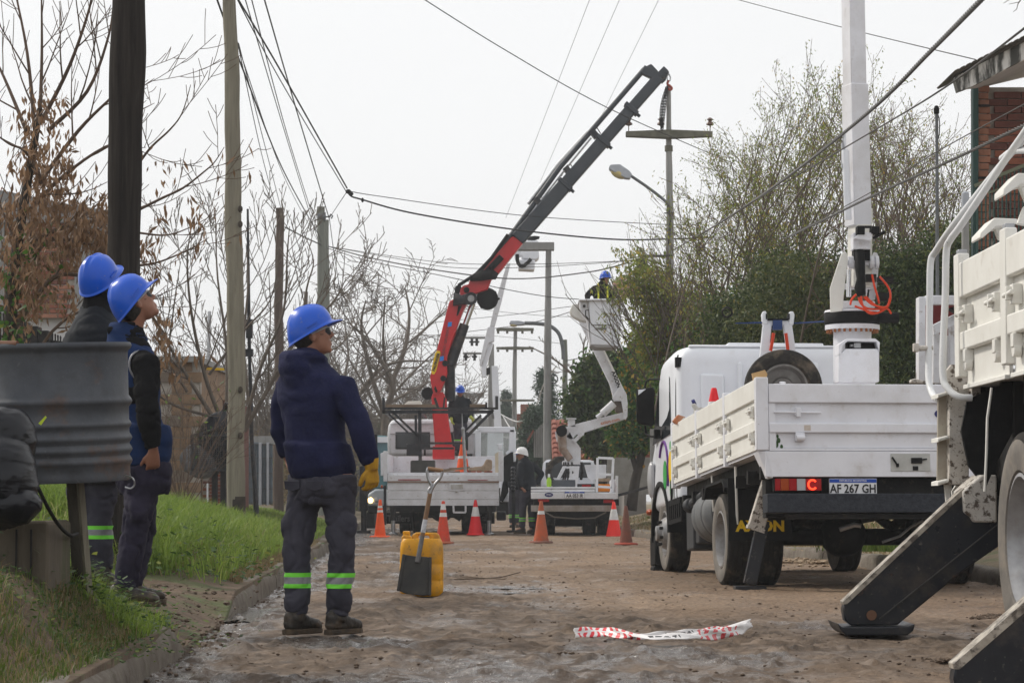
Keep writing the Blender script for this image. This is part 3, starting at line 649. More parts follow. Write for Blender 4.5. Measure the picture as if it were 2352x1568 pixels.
    # --- trousers, bands, boots
    if legs:
        t = MB(); t.loft([ring(lerp(hip, nk, x), s, f, (a+.02)*B, (c+.022)*B*1.05) for x, a, c in ((-.22, .12, .10), (-.14, .155, .115), (-.05, .163, .118), (.03, .158, .110))])
        for q in 'LR':
            hp_, kn, an = J['hip'+q], J['kn'+q], J['an'+q]
            t.tube([hp_+Vector((0, 0, .02)), lerp(hp_, kn, .3), lerp(hp_, kn, .7), kn, lerp(kn, an, .3), lerp(kn, an, .6), lerp(kn, an, .85), an+Vector((0, 0, .0))], [x*B for x in (.102, .096, .084, .077, .075, .073, .070, .068)], 18)
            if face: sd = (hp_-hip).normalized(); t.ell(lerp(hp_, kn, .64)+sd*.055-f*.01, (.065, .045, .09), Matrix.Rotation(math.atan2(f.y, f.x)+0, 3, 'Z').to_3x3())
        tr = remesh(t, 'trousers', trm, root, voxel*1.1, 4, fold(6.0, .010*(1 if face else .7), 1.35))
        if face:
            for sg in (1, -1):
                pk = MB(); c0 = lerp(hip, nk, -.03)-f*.155*B+s*sg*.085
                pk.prism([c0+s*.055+up*.01, c0-s*.055+up*.01, c0-s*.055-up*.035, c0-up*.048, c0+s*.055-up*.035], f*.012); pk.build('pocket_flap', trm, root, bevel=.003)
        if stripes:
            z0 = O.z+bands[0]; z3 = O.z+bands[1]; w = (z3-z0); Zs = [z0, z0+w*.28, z0+w*.72, z3]
            for q in 'LR':
                bm = bmesh.new(); bm.from_mesh(tr.data); bm.transform(wm(root)); bm.normal_update()
                for v in bm.verts: v.co += v.normal*.0035
                sel = [fc for fc in bm.faces if (fc.calc_center_median()-J['an'+q]).xy.length > (fc.calc_center_median()-J['an'+('R' if q == 'L' else 'L')]).xy.length or fc.calc_center_median().z > z3+.1]
                bmesh.ops.delete(bm, geom=sel, context='FACES')
                bmesh.ops.bisect_plane(bm, geom=bm.verts[:]+bm.edges[:]+bm.faces[:], plane_co=(0, 0, Zs[0]), plane_no=(0, 0, 1), clear_inner=True)
                bmesh.ops.bisect_plane(bm, geom=bm.verts[:]+bm.edges[:]+bm.faces[:], plane_co=(0, 0, Zs[3]), plane_no=(0, 0, 1), clear_outer=True)
                for zz in Zs[1:3]: bmesh.ops.bisect_plane(bm, geom=bm.verts[:]+bm.edges[:]+bm.faces[:], plane_co=(0, 0, zz), plane_no=(0, 0, 1))
                for fc in bm.faces: z = fc.calc_center_median().z; fc.material_index = 1 if Zs[1] < z < Zs[2] else 0; fc.smooth = True
                me = bpy.data.meshes.new('reflective_band'); bm.transform(wm(root).inverted()); bm.to_mesh(me); bm.free(); me.materials.append(LIME); me.materials.append(GREYT)
                o = bpy.data.objects.new('reflective_band', me); col.objects.link(o); o.parent = root
        for q in 'LR':
            an, to = J['an'+q], J['to'+q]; gz = min(an.z, O.z+.11)-.10 if footz is None else O.z+footz[0 if q == 'L' else 1]
            d = to-an; d.z = 0; d.normalize(); n_ = Vector((-d.y, d.x, 0)); U = Vector((0, 0, 1)); base = Vector((an.x, an.y, gz)); bt = MB(); so_ = MB()
            R_ = lambda x, w_, z0_, z1_: ring(base+d*x+U*(z0_+z1_)/2, n_, U, w_, (z1_-z0_)/2, 14, 2.6)
            bt.loft([R_(-.085, .018, .04, .10), R_(-.075, .034, .02, .12), R_(-.03, .041, .02, .135), R_(.03, .043, .02, .125), R_(.08, .045, .02, .098), (R_(.13, .047, .02, .085)), R_(.17, .042, .02, .075), R_(.192, .026, .022, .055)])
            bt.tube([base-d*.015+U*.07, an+U*.05], [.052, .058], 14); bo = remesh(bt, 'boot', BOOT, root, max(.007, voxel*.8), 2, fold(14, .003))
            so_.loft([ring(base+d*x+U*.014, n_, U, w_, .016, 14, 5) for x, w_ in ((-.090, .020), (-.082, .033), (-.02, .036), (.04, .038), (.10, .046), (.16, .043), (.19, .030), (.200, .013))]); so_.build('sole', SOLE, bo)
    if glove:
        for q, sg in (('L', 1), ('R', -1)):
            if ('hd'+q) not in J or q not in glove[1]: continue
            gm = MB(); dd = J['hd'+q]-J['wr'+q]; hand(gm, J['wr'+q]+dd.normalized()*.01, dd, (s*sg)+f*.2, 1 if q == 'R' else -1, hcurl[0 if q == 'L' else 1], .0035 if face else .006, 1.0)
            gm.tube([J['wr'+q]-dd.normalized()*.035, J['wr'+q]+dd.normalized()*.03], [.044, .036], 12); remesh(gm, 'glove', glove[0], root, .005 if face else .012, 1)
    return root, J, s, f, up, hip, nk
# the man standing in the road, watching the crane
person(13.2, 740, 1460, 'man in navy hooded sweatshirt and blue helmet standing alone on the dirt road', dict(
    neck=(705, 827, 0), shL=(658, 896, .12), shR=(792, 892, -.12), elL=(646, 985, .14), elR=(827, 985, -.15), wrL=(660, 1050, .16), wrR=(853, 1066, -.12), hdL=(676, 1088, .15), hdR=(858, 1140, -.10),
    hipL=(702, 1100, .05), hipR=(776, 1100, -.05), knL=(683, 1265, .03), knR=(785, 1262, -.04), anL=(681, 1412, .02), anR=(776, 1412, .0), toL=(740, 1440, .2), toR=(830, 1440, .18)),
    (.62, .78, 0), (.78, -.62, 0), (717, 772, 0), (.95, .16, .26), (-.25, 0, 1), (NAVY, NAVY, TRG), voxel=.009, extra='hood', glove=(GLOVE, 'R'), hcurl=(.3, .5), bulk=1.0)
# the man by the barrel, head thrown back
person(13.3, 310, 1395, 'man in blue vest over black fleece leaning his head back beside the metal barrel', dict(
    neck=(292, 765, 0), shL=(258, 830, .16), shR=(336, 838, -.17), elL=(255, 930, .2), elR=(338, 940, -.23), wrL=(275, 1030, .16), wrR=(352, 1030, -.20), hdL=(300, 1070, .12), hdR=(352, 1064, -.17),
    hipL=(318, 1068, .08), hipR=(332, 1070, -.07), knL=(330, 1215, .25), knR=(311, 1225, -.05), anL=(300, 1345, .22), anR=(287, 1350, -.03), toL=(370, 1375, .25), toR=(372, 1385, -.05)),
    (.80, .60, 0), (.60, -.80, 0), (312, 700, -.02), (.72, .36, .60), (-.55, -.1, .8), (NAVYD, BLKFL, TRN), voxel=.009, stripes=False, hcurl=(.5, .5), bulk=1.0)
# the man behind him, back turned
person(13.75, 225, 1352, 'man in black jacket seen from behind between the barrel and the black pole', dict(
    neck=(222, 716, 0), shL=(170, 792, .04), shR=(264, 790, .03), elL=(158, 890, .02), elR=(275, 890, .05), wrL=(165, 1000, .1), wrR=(262, 1000, .12), hdL=(175, 1050, .12), hdR=(258, 1050, .12),
    hipL=(200, 1040, 0), hipR=(240, 1040, 0), knL=(196, 1180, .02), knR=(228, 1180, 0), anL=(200, 1310, 0), anR=(234, 1310, 0), toL=(215, 1330, .2), toR=(255, 1330, .2)),
    (.45, .89, 0), (.89, -.45, 0), (230, 652, .02), (.42, .80, .42), (-.2, -.35, .9), (JACK, JACK, TRG), voxel=.010, hood=True, bands=(.285, .36), bulk=1.02)
# on the crane truck's bed
person(56.5, 1056, 1043, 'man in dark jacket and yellow gloves standing on the crane truck bed', dict(
    neck=(1056, 912, 0), shL=(1075, 920, 0), shR=(1038, 920, 0), elL=(1083, 945, .1), elR=(1033, 945, .05), wrL=(1082, 958, -.15), wrR=(1037, 962, -.1), hdL=(1092, 968, -.2), hdR=(1039, 976, -.15),
    hipL=(1064, 972, 0), hipR=(1050, 972, 0), knL=(1062, 1005, 0), knR=(1050, 1005, 0), anL=(1062, 1036, 0), anR=(1050, 1036, 0), toL=(1064, 1040, -.2), toR=(1048, 1040, -.2)),
    (0, -1, 0), (-1, 0, 0), (1057, 900, -.05), (.1, -.93, -.35), (0, -.3, 1), (JACK, JACK, TRG), voxel=.02, face=False, glove=(GLOVEL, 'LR'), hcurl=(.5, .5))
# white helmet, hand on hip
person(51, 1209, 1226, 'man in white helmet with hand on hip beside the orange traffic cone', dict(
    neck=(1204, 1056, 0), shL=(1196, 1068, -.12), shR=(1222, 1068, .1), elL=(1192, 1098, -.2), elR=(1245, 1088, .1), wrL=(1198, 1120, -.22), wrR=(1232, 1112, .05), hdL=(1208, 1130, -.2), hdR=(1222, 1118, .05),
    hipL=(1205, 1128, -.05), hipR=(1219, 1128, .05), knL=(1201, 1170, -.05), knR=(1220, 1170, .1), anL=(1199, 1211, 0), anR=(1222, 1211, .1), toL=(1180, 1220, -.1), toR=(1212, 1220, -.1)),
    (-.8, -.6, 0), (-.6, .8, 0), (1199, 1045, 0), (-.95, -.2, .0), (0, 0, 1), (JACK, JACK, TRG), voxel=.02, face=False, helm=HELMW, bulk=1.05, hcurl=(.4, .4), bands=(.27, .35))
# half hidden behind him
person(62, 1180, 1212, 'man in dark clothes half hidden behind the open truck door', dict(
    neck=(1181, 1058, 0), shL=(1170, 1068, 0), shR=(1193, 1068, 0), elL=(1167, 1095, 0), elR=(1196, 1095, 0), wrL=(1170, 1120, 0), wrR=(1194, 1120, 0),
    hipL=(1175, 1125, 0), hipR=(1187, 1125, 0), knL=(1174, 1163, 0), knR=(1187, 1163, 0), anL=(1175, 1200, 0), anR=(1187, 1200, 0), toL=(1173, 1208, -.2), toR=(1190, 1208, -.2)),
    (0, -1, 0), (-1, 0, 0), (1181, 1046, 0), (-.3, -.95, 0), (0, 0, 1), (JACK, JACK, TRG), voxel=.022, face=False, bare=False)
# in the raised bucket
rt, J, s_, f_, up_, hip_, nk_ = person(50, 1382, 760, 'man in blue helmet and yellow harness standing in the raised white bucket', dict(
    neck=(1385, 652, 0), shL=(1400, 664, .05), shR=(1366, 662, 0), elL=(1412, 684, -.1), elR=(1349, 678, 0), wrL=(1424, 682, -.1), wrR=(1350, 696, -.1), hdL=(1438, 680, -.1), hdR=(1352, 708, -.1),
    hipL=(1390, 722, 0), hipR=(1374, 722, 0), knL=(1388, 742, 0), knR=(1376, 742, 0), anL=(1388, 756, 0), anR=(1376, 756, 0), toL=(1388, 760, -.2), toR=(1376, 760, -.2)),
    (.3, -.95, 0), (-.95, -.3, 0), (1390, 641, -.03), (.6, -.75, -.1), (0, 0, 1), (BLKFL, BLKFL, TRG), voxel=.02, face=False, legs=False, stripes=False, hood=True, bare=True)
hb = MB()
for a, b_ in (((1374, 654), (1374, 712)), ((1394, 658), (1396, 712))):
    p, q = D(a[0], a[1], 50), D(b_[0], b_[1], 50); hb.tube([p+Vector((0, 0, .02)), p-Vector((0, .12, .03)), p.lerp(q, .5)-Vector((0, .175, 0)), q-Vector((0, .17, 0))], .018, 8)
hb.build('harness', BELT, rt)
# ------------------------------------------------------------------ vehicles: helpers
K = 1.08844
def zq(ox, oy, s): return lambda x, y: ((ox+s*x)/K, (oy+s*y)/K)
def zrb(mb, z, x0, y0, x1, y1, Y, dep): a = z(x0, y0); b = z(x1, y1); return mb.rb(a[0], a[1], b[0], b[1], Y, dep)
def zpp(mb, z, pts, Y, dep): return mb.pp([z(*p) for p in pts], Y, dep)
def ZD(z, x, y, Y): a = z(x, y); return D(a[0], a[1], Y)
PLATEW = mat('plate_white', (.70, .70, .72), rough=.4); BLUE = mat('plate_blue', (.012, .06, .35), rough=.4); INK = mat('black_print', (.012, .012, .014), rough=.5); WHITEP = mat('white_print', (.75, .75, .75), rough=.5)
YEL = mat('yellow_print', (.75, .48, .01), rough=.5); GREENP = mat('green_print', (.03, .32, .06), rough=.4); PURP = mat('purple_print', (.12, .03, .22), rough=.4); GREYP = mat('faded_grey_print', (.16, .03, .035), rough=.5)
TAILR = mat('red_tail_lens', (.30, .004, .006), rough=.35, spec=.2); TAILA = mat('amber_lens', (.32, .05, .004), rough=.35, spec=.2); TAILW = mat('clear_tail_lens', (.36, .36, .37), rough=.2, coat=.5)
NAVYB = mat('navy_badge', (.02, .025, .13), rough=.4); WOOD = mat('weathered_plank', (.16, .11, .07), (.26, .19, .13), 9, .8, bump=.004, stretch=(.3, 1, 1)); BEIGE = mat('worn_canvas', (.36, .27, .19), (.22, .16, .11), 8, .9, bump=.01)
ORANGE = mat('orange_box_plastic', (.65, .2, .01), rough=.5)
def emis(name, c, s):
    m = bpy.data.materials.new(name); m.use_nodes = True; b = m.node_tree.nodes['Principled BSDF']; b.inputs['Base Color'].default_value = tuple(c)+(1,); b.inputs['Emission Color'].default_value = tuple(c)+(1,); b.inputs['Emission Strength'].default_value = s; return m
LITR = emis('lit_brake_light', (1, .05, .015), 2.2); LITH = emis('lit_headlamp', (1, .62, .22), 6)
def wheel(M, root, c, Rr, w, side, rimr, style='dish', tyre=RUBBER, wall=RUBDUST, rim=RIM):
    "tyre whose axle runs along x; side -1: outer face looks towards -x"
    x0, y0, z0 = c; prof = []; s = side
    half = [(rimr, .40), (rimr+.02, .47), (Rr*.80, .50), (Rr*.93, .485), (Rr*.985, .43)]
    tread = [(Rr, .38)]+[q for g_ in (.27, .09, -.09, -.27) for q in ((Rr, g_+.018), (Rr-.012, g_+.012), (Rr-.012, g_-.012), (Rr, g_-.018))]+[(Rr, -.38)]
    P = [(r, x0+h*w) for r, h in half]+[(r, x0+h*w) for r, h in tread]+[(r, x0-h*w) for r, h in reversed(half)]
    m = MB(M); m.lathe(P, (0, y0, z0), 'X', 56, caps=False); wo = m.build('wheel', [tyre, wall], root, smooth=35)
    inv = (wm(root).inverted() @ M) if M is not None else wm(root).inverted(); cc = inv @ Vector((0, y0, z0)); ax = (inv.to_3x3() @ Vector((1, 0, 0)))
    for p in wo.data.polygons:
        v = Vector(p.center)-cc; v = v-ax*v.dot(ax)
        if v.length < Rr*.95: p.material_index = 1
    # rim: dish or convex hub
    r = MB(M); f = x0+s*w*.42; i = x0-s*w*.1
    if style == 'dish': pr = [(rimr+.006, f+s*.008), (rimr-.012, f+s*.012), (rimr-.02, f-s*.01), (rimr*.88, f-s*.05), (rimr*.84, i-s*.02), (rimr*.6, i-s*.05), (rimr*.42, i-s*.04), (rimr*.40, i+s*.03), (.02, i+s*.035)]
    else: pr = [(rimr+.006, f+s*.008), (rimr-.012, f+s*.012), (rimr-.02, f-s*.03), (rimr*.88, f-s*.06), (rimr*.78, f-s*.03), (rimr*.62, f+s*.04), (rimr*.45, f+s*.055), (rimr*.35, f+s*.05), (rimr*.33, f+s*.10), (.03, f+s*.11)]
    r.lathe(pr, (0, y0, z0), 'X', 40, caps=False); ro = r.build('rim', rim, wo, smooth=30)
    b = MB(M)
    for k in range(8):
        a = k*math.pi/4+.3; rr = rimr*.52; xx = (f+s*.045) if style != 'dish' else i-s*.03
        b.cyl((xx, y0+rr*math.cos(a), z0+rr*math.sin(a)), (xx+s*.035, y0+rr*math.cos(a), z0+rr*math.sin(a)), .013 if style == 'dish' else .017, 6)
    b.build('wheel_nut', BLACKP, ro, kind='stuff'); return wo
# ------------------------------------------------------------------ white drop-side crane truck (right of the road)
TY = R(5.45); TO = Vector((3.145, 19.61, 0))
T = thing('crane_truck', 'white flatbed truck with upright white crane boom parked tail towards us', 'truck', TO, rotz=TY)
MT = Matrix.Translation(TO) @ Matrix.Rotation(TY, 4, 'Z'); MBd = MT @ Matrix.Rotation(R(-3.4), 4, 'X')
for (yy, st) in ((1.95, 0), (5.72, 1)):
    for sd_ in (-1, 1):
        if st: wheel(MT, T, (sd_*.90, yy, .40), .405, .235, sd_, .235, 'hub')
        else:
            wheel(MT, T, (sd_*1.0, yy, .40), .405, .235, sd_, .25, 'dish'); wheel(MT, T, (sd_*.73, yy, .40), .405, .235, sd_, .25, 'dish')
m = MB(MBd); m.bb(-.42, -.34, .3, 5.6, .70, .92); m.bb(.34, .42, .3, 5.6, .70, .92); m.bb(-1.0, 1.0, .12, 4.3, 1.02, 1.14)
for y in np.arange(.2, 4.3, .55): m.bb(-1.08, 1.08, y, y+.07, .93, 1.04)
m.build('chassis_frame', BLACKP, T, bevel=.004)
m = MB(MT); m.cyl((-.75, 1.95, .42), (.75, 1.95, .42), .075, 12); m.ell((0, 1.95, .44), (.21, .24, .20)); m.cyl((-.8, 5.72, .38), (.8, 5.72, .38), .055, 10); m.tube([(0, 2.1, .46), (0, 5.0, .62)], .045, 10)
for sx in (-.45, .45): m.tube([(sx, 1.3, .66), (sx, 1.95, .50), (sx, 2.6, .62)], .045, 6)
m.build('axles', BLACKP, T)
for sd_ in (-1, 1):
    m = MB(MBd); m.bb(sd_*.86-.28, sd_*.86+.28, 1.35, 1.37, .48, 1.02); m.build('mudflap', BLACK, T)
    m = MB(MBd); m.prism([(sd_*.86-.30, 1.42, .93), (sd_*.86-.30, 1.55, 1.0), (sd_*.86-.30, 2.35, 1.0), (sd_*.86-.30, 2.45, .90), (sd_*.86-.30, 2.47, .92), (sd_*.86-.30, 2.36, 1.025), (sd_*.86-.30, 1.54, 1.025), (sd_*.86-.30, 1.4, .94)], (.6, 0, 0)); m.build('wheel_guard', BLACK, T)
text_part('lettering', 'AXION', frame(MBd @ Vector((-.86, 1.342, .60)), (MBd.to_3x3() @ Vector((1, 0, 0))), (0, 0, 1)), .125, YEL, T, 1.05, .006)
# loadbed
m = MB(MBd); m.bb(-1.12, 1.12, .03, 4.34, 1.14, 1.18); m.build('bed_floor', WHITE, T)
m = MB(MBd); m.bb(-1.08, 1.1, .0, .03, .94, 1.148); m.prism([(-1.08, .0, 1.148), (-1.03, .0, .93), (-1.03, .25, .93), (-1.13, .25, 1.148)], (.012, 0, 0)); m.prism([(-1.135, .03, 1.148), (-1.075, 0.0, 1.148), (-1.035, .0, .93), (-1.055, .03, .93)], (0, .10, 0)); m.build('rear_skirt', WHITE, T, bevel=.004)
posts = [0.0, 1.43, 2.87, 4.27]
for sd_, xo in ((-1, -1.15), (1, 1.15)):
    for i, y in enumerate(posts):
        m = MB(MBd); z0, z1 = (1.155, 1.755) if i == 0 else (1.12, 1.775 if i != 2 else 1.76); wd = .105 if i == 0 else .085
        m.bb(xo if sd_ < 0 else xo-wd, xo+wd if sd_ < 0 else xo, y, y+.075, z0, z1); m.build('stake_post', WHITE, T, bevel=.008)
    for i in range(3):
        a, b = posts[i]+.078, posts[i+1]-.003; xi = xo-sd_*.045
        m = MB(MBd); m.bb(*sorted((xi, xi+sd_*.02)), a, b, 1.165, 1.58); m.build('side_board', WHITE_SUNLIT, T)
        for z0, z1 in ((1.574, 1.745), (1.318, 1.405)):
            m = MB(MBd); m.bb(*sorted((xi+sd_*.002, xo-sd_*.004)), a, b, z0, z1); m.build('side_rail', WHITE_SUNLIT, T, bevel=.008)
        m = MB(MBd); m.bb(*sorted((xi+sd_*.02, xi+sd_*.032)), a, b, 1.165, 1.20); m.build('side_board_lip', WHITE_SUNLIT, T)
        for yy, ln in ((a+.13, .0), (b-.13, .13)):
            m = MB(MBd); m.box((xo-sd_*.004, yy, 1.485), (.03, .07, .095)); m.cyl((xo+sd_*.02, yy-.10, 1.49), (xo+sd_*.02, yy+.10, 1.49), .011, 8); m.box((xo+sd_*.012, yy, 1.49), (.04, .025, .06)); m.build('latch', WHITE_SUNLIT, T, bevel=.003)
            m = MB(MBd); m.box((xo+sd_*.0, yy, 1.285), (.05, .055, .05)); m.cyl((xo+sd_*.012, yy, 1.25), (xo-sd_*.02, yy, 1.25), .035, 12); m.build('hinge', WHITE_SUNLIT, T, bevel=.003)
# tailgate
m = MB(MBd); m.bb(-1.04, 1.04, .03, .045, 1.155, 1.70); m.build('tailgate_board', WHITE, T)
for z0, z1 in ((1.545, 1.70), (1.300, 1.378)):
    m = MB(MBd); m.bb(-1.042, 1.042, -.004, .03, z0, z1); m.build('tailgate_rail', WHITE, T, bevel=.007)
m = MB(MBd); m.bb(-1.042, 1.042, .006, .03, 1.152, 1.172); m.bb(-1.042, -.985, .01, .03, 1.155, 1.545); m.bb(.985, 1.042, .01, .03, 1.155, 1.545); m.build('tailgate_rim', WHITE, T, bevel=.003)
m = MB(MBd); m.cyl((-1.0, .0, 1.468), (-.61, .0, 1.464), .0095, 8); m.box((-.80, .0, 1.467), (.035, .03, .075)); m.box((-.80, .01, 1.467), (.055, .02, .05)); m.build('latch', WHITE, T, bevel=.003)
m = MB(MBd); m.box((-.79, .005, 1.265), (.075, .045, .07)); m.cyl((-.825, -.02, 1.255), (-.755, -.02, 1.255), .027, 12); m.build('hinge', WHITE, T, bevel=.003)
m = MB(MBd); m.box((.5, .005, 1.265), (.075, .045, .07)); m.build('hinge', WHITE, T, bevel=.003)
bx = Matrix(MBd); RX = MBd.to_3x3() @ Vector((1, 0, 0)); RZ = MBd.to_3x3() @ Vector((0, 0, 1))
m = MB(MBd); m.bb(-.755, -.70, -.0065, -.0045, 1.318, 1.362); m.build('reflector_patch', mat('worn_patch', (.5, .42, .36), (.55, .5, .45), 40, .6), T)
m = MB(MBd)
for cx, cz, rx, rz in ((-.985, 1.205, .022, .030), (-.962, 1.238, .016, .022), (-.97, 1.272, .010, .016), (-.938, 1.188, .012, .018)):
    m.add([(cx+rx*math.cos(a), .026, cz+rz*math.sin(a)) for a in np.linspace(0, 6.28, 13)[:-1]], [tuple(range(12))])
m.build('leaf_sprig', mat('dark_leaf', (.03, .075, .02), rough=.6), T)
m = MB(MBd); m.bb(-.04, .29, -.006, -.001, .985, 1.13); m.build('control_panel', mat('panel_grey', (.46, .46, .44), (.38, .38, .36), 12, .6), T, bevel=.002)
m = MB(MBd); m.bb(.13, .22, -.022, -.006, 1.05, 1.095); m.cyl((.22, -.016, 1.08), (.26, -.016, 1.085), .007, 6); m.build('lever', BLACK, T, bevel=.002); m = MB(MBd); m.bar((-.03, -.016, 1.10), (0.01, -.016, 1.04), .018, .012); m.box((0.015, -.012, 1.035), (.02, .02, .03)); m.box((.165, -.009, 1.01), (.045, .006, .035)); m.build('lever', BLACK, T, bevel=.002)
def oval(M, root, c, rx, rz, yf, m_, txt, size, name='badge'):
    q = MB(M); q.prism([(c[0]+rx*math.cos(a), yf, c[1]+rz*math.sin(a)) for a in np.linspace(0, 2*math.pi, 25)[:-1]], (0, .003, 0)); o = q.build(name, m_, root)
    X = (M.to_3x3() if M is not None else Matrix.Identity(3)); p = (M if M is not None else Matrix.Identity(4)) @ Vector((c[0], yf-.003, c[1]))
    text_part('lettering', txt, frame(p, X @ Vector((1, 0, 0)), X @ Vector((0, 0, 1))), size, WHITEP, o); return o
oval(MBd, T, (.43, 1.46), .085, .042, .024, NAVYB, 'PRES', .045)
# tail lamp: segments
def lamp(M, root, x0, x1, z0, z1, y):
    q = MB(M); q.bb(x0-.008, x1+.008, y+.004, y+.07, z0-.008, z1+.008); o = q.build('tail_light', BLACK, root, bevel=.004)
    for a, b, mm in ((0, .12, TAILR), (.12, .30, TAILA), (.30, .47, TAILR), (.47, .66, TAILW), (.66, 1.0, TAILR)):
        q = MB(M); q.bb(x0+(x1-x0)*a, x0+(x1-x0)*b-.002, y-.008, y+.004, z0, z1); q.build('lens', mm, o, bevel=.003)
    q = MB(M); cx = x0+(x1-x0)*.80; q.tube([(cx-.0+.035*math.cos(a), y-.012, (z0+z1)/2+.038*math.sin(a)) for a in np.linspace(.7, 5.6, 12)], .008, 8); q.build('lit_ring', LITR, o)
lamp(MBd, T, -1.00, -.615, .828, .925, .02)
lamp(MBd, T, .615, 1.0, .828, .925, .02)
def plate(M, root, xc, z, y, txt, w=.40, h=.13, arg=True):
    q = MB(M); q.bb(xc-w/2, xc+w/2, y, y+.006, z-h/2, z+h/2); o = q.build('number_plate', PLATEW, root, bevel=.003)
    q = MB(M); q.bb(xc-w/2+.005, xc+w/2-.005, y-.003, y-.0005, z+h/2-.034, z+h/2-.004); q.build('plate_band', BLUE, o)
    X3 = M.to_3x3() if M is not None else Matrix.Identity(3); P = lambda x, zz: (M if M is not None else Matrix.Identity(4)) @ Vector((x, y-.004, zz)); rx, rz = X3 @ Vector((1, 0, 0)), X3 @ Vector((0, 0, 1))
    text_part('lettering', 'REPÚBLICA ARGENTINA', frame(P(xc, z+h/2-.019), rx, rz), .021, WHITEP, o)
    text_part('lettering', txt, frame(P(xc, z-.022), rx, rz), .098, INK, o, .84, .0022)
    q = MB(M)
    for a, b, c_ in ((-.5, .5, 0),): q.bb(xc-w/2, xc+w/2, y-.0015, y-.0002, z-h/2, z-h/2+.003); q.bb(xc-w/2, xc-w/2+.003, y-.0015, y-.0002, z-h/2, z+h/2); q.bb(xc+w/2-.003, xc+w/2, y-.0015, y-.0002, z-h/2, z+h/2)
    q.build('plate_rim', INK, o); return o
plate(MBd, T, -.355, .862, .01, 'AF 267 GH')
m = MB(MBd); m.bb(-1.08, 1.12, -.06, .14, .645, .80); b1 = m.build('rear_bumper', mat('black_tread_plate', (.014, .017, .024), (.034, .038, .048), 34, .55, spec=.2, bump=.004, bscale=60), T, bevel=.006)
m = MB(MBd); m.bb(-1.05, 1.1, .16, .30, .62, .93); m.bb(-.9, .9, .0, .14, .60, .64); m.build('cross_member', BLACKP, T)
m = MB(MBd); m.tube([(-.42, .25, .52), (-.3, .22, .56), (-.25, .2, .55)], .02, 8); m.build('brake_hose', STEEL, T); m = MB(MBd); m.tube([(-.05, .3, .42), (.1, .3, .47), (.2, .3, .55), (.3, .3, .6)], .012, 6); m.build('brake_hose', STEEL, T)
# rear stabiliser leg (left)
a = D(1775, 1085, 20.25); b_ = D(1735, 1215, 20.25); c_ = D(1722, 1346, 20.25); a2 = a.lerp(b_, .0)
LG = MB(); LG.bar(a, b_, .135, .14, up=(0, 1, 0)); lg = LG.build('stabiliser_leg', WHITE_SPAT, T, bevel=.008)
m = MB(); m.bar(a.lerp(c_, .88*.0+.42), c_+Vector((0, 0, .02)), .105, .11, up=(0, 1, 0)); m.build('inner_leg', BLACKG, lg, bevel=.006)
m = MB(); m.bar(b_+(b_-a).normalized()*(-.02), b_+(b_-a).normalized()*.012, .15, .155, up=(0, 1, 0)); m.build('collar', WHITE_SPAT, lg, bevel=.003)
m = MB(); m.bb(c_.x-.13, c_.x+.13, c_.y-.12, c_.y+.12, -.005, .03); m.cyl((c_.x, c_.y-.07, .07), (c_.x, c_.y+.07, .07), .03, 10); m.build('foot_plate', BLACKG, lg, bevel=.004)
# side gear: stays, tank, battery, front guard
m = MB(MBd); m.tube([(-1.08, 1.3, 1.12), (-1.06, 1.36, .62)], .012, 6); m.build('guard_stay', WHITE_SUNLIT, T); m = MB(MBd); m.tube([(-1.08, 2.45, 1.12), (-1.05, 2.55, .80)], .012, 6); m.build('guard_stay', WHITE_SUNLIT, T)
m = MB(MBd); m.lathe([(.05, 2.72), (.20, 2.74), (.25, 2.80), (.255, 2.95), (.235, 2.97), (.235, 3.0), (.255, 3.02), (.26, 3.3), (.24, 3.32), (.24, 3.35), (.255, 3.37), (.255, 3.52), (.2, 3.6), (.05, 3.62)], (-.84, 0, .80), 'Y', 28); m.build('fuel_tank', mat('grey_plastic_tank', (.15, .155, .16), (.10, .105, .11), 8, .55), T)
m = MB(MBd); m.tube([(-.98, 3.4, 1.0), (-1.05, 3.7, .93)], .05, 12); m.tube([(-1.05, 3.7, .93), (-1.08, 3.78, .91)], .07, 12); m.bb(-1.02, -.70, 3.85, 4.25, .50, .92); m.bb(-1.0, -.7, 3.64, 3.84, .55, .8); m.build('battery_box', mat('dark_plastic', (.045, .048, .052), (.03, .03, .033), 6, .6), T, bevel=.02)
gu = MB(MBd)
for x in (-1.06,):
    pts = [(.62*math.cos(a_), .62*math.sin(a_)) for a_ in np.linspace(-.15, math.pi+.05, 20)]
    out_ = [(x, 5.72+p*.93, .75+q*.86) for p, q in pts]; inn = [(x, 5.72+p*.85, .75+q*.78) for p, q in pts]
    for i in range(19): gu.prism([out_[i], out_[i+1], inn[i+1], inn[i]], (.42, 0, 0))
gu.prism([(-1.07, 4.32, 1.04), (-1.07, 5.0, 1.04), (-1.07, 5.0, .98), (-1.07, 4.32, .98)], (.5, 0, 0))
for k in range(6): gu.bb(-1.075, -1.055, 4.36+k*.12, 4.40+k*.12, .84, 1.03)
gu.bb(-1.06, -1.04, 4.3, 5.1, .80, 1.04); gu.build('front_wheel_guard', BLACK, T)
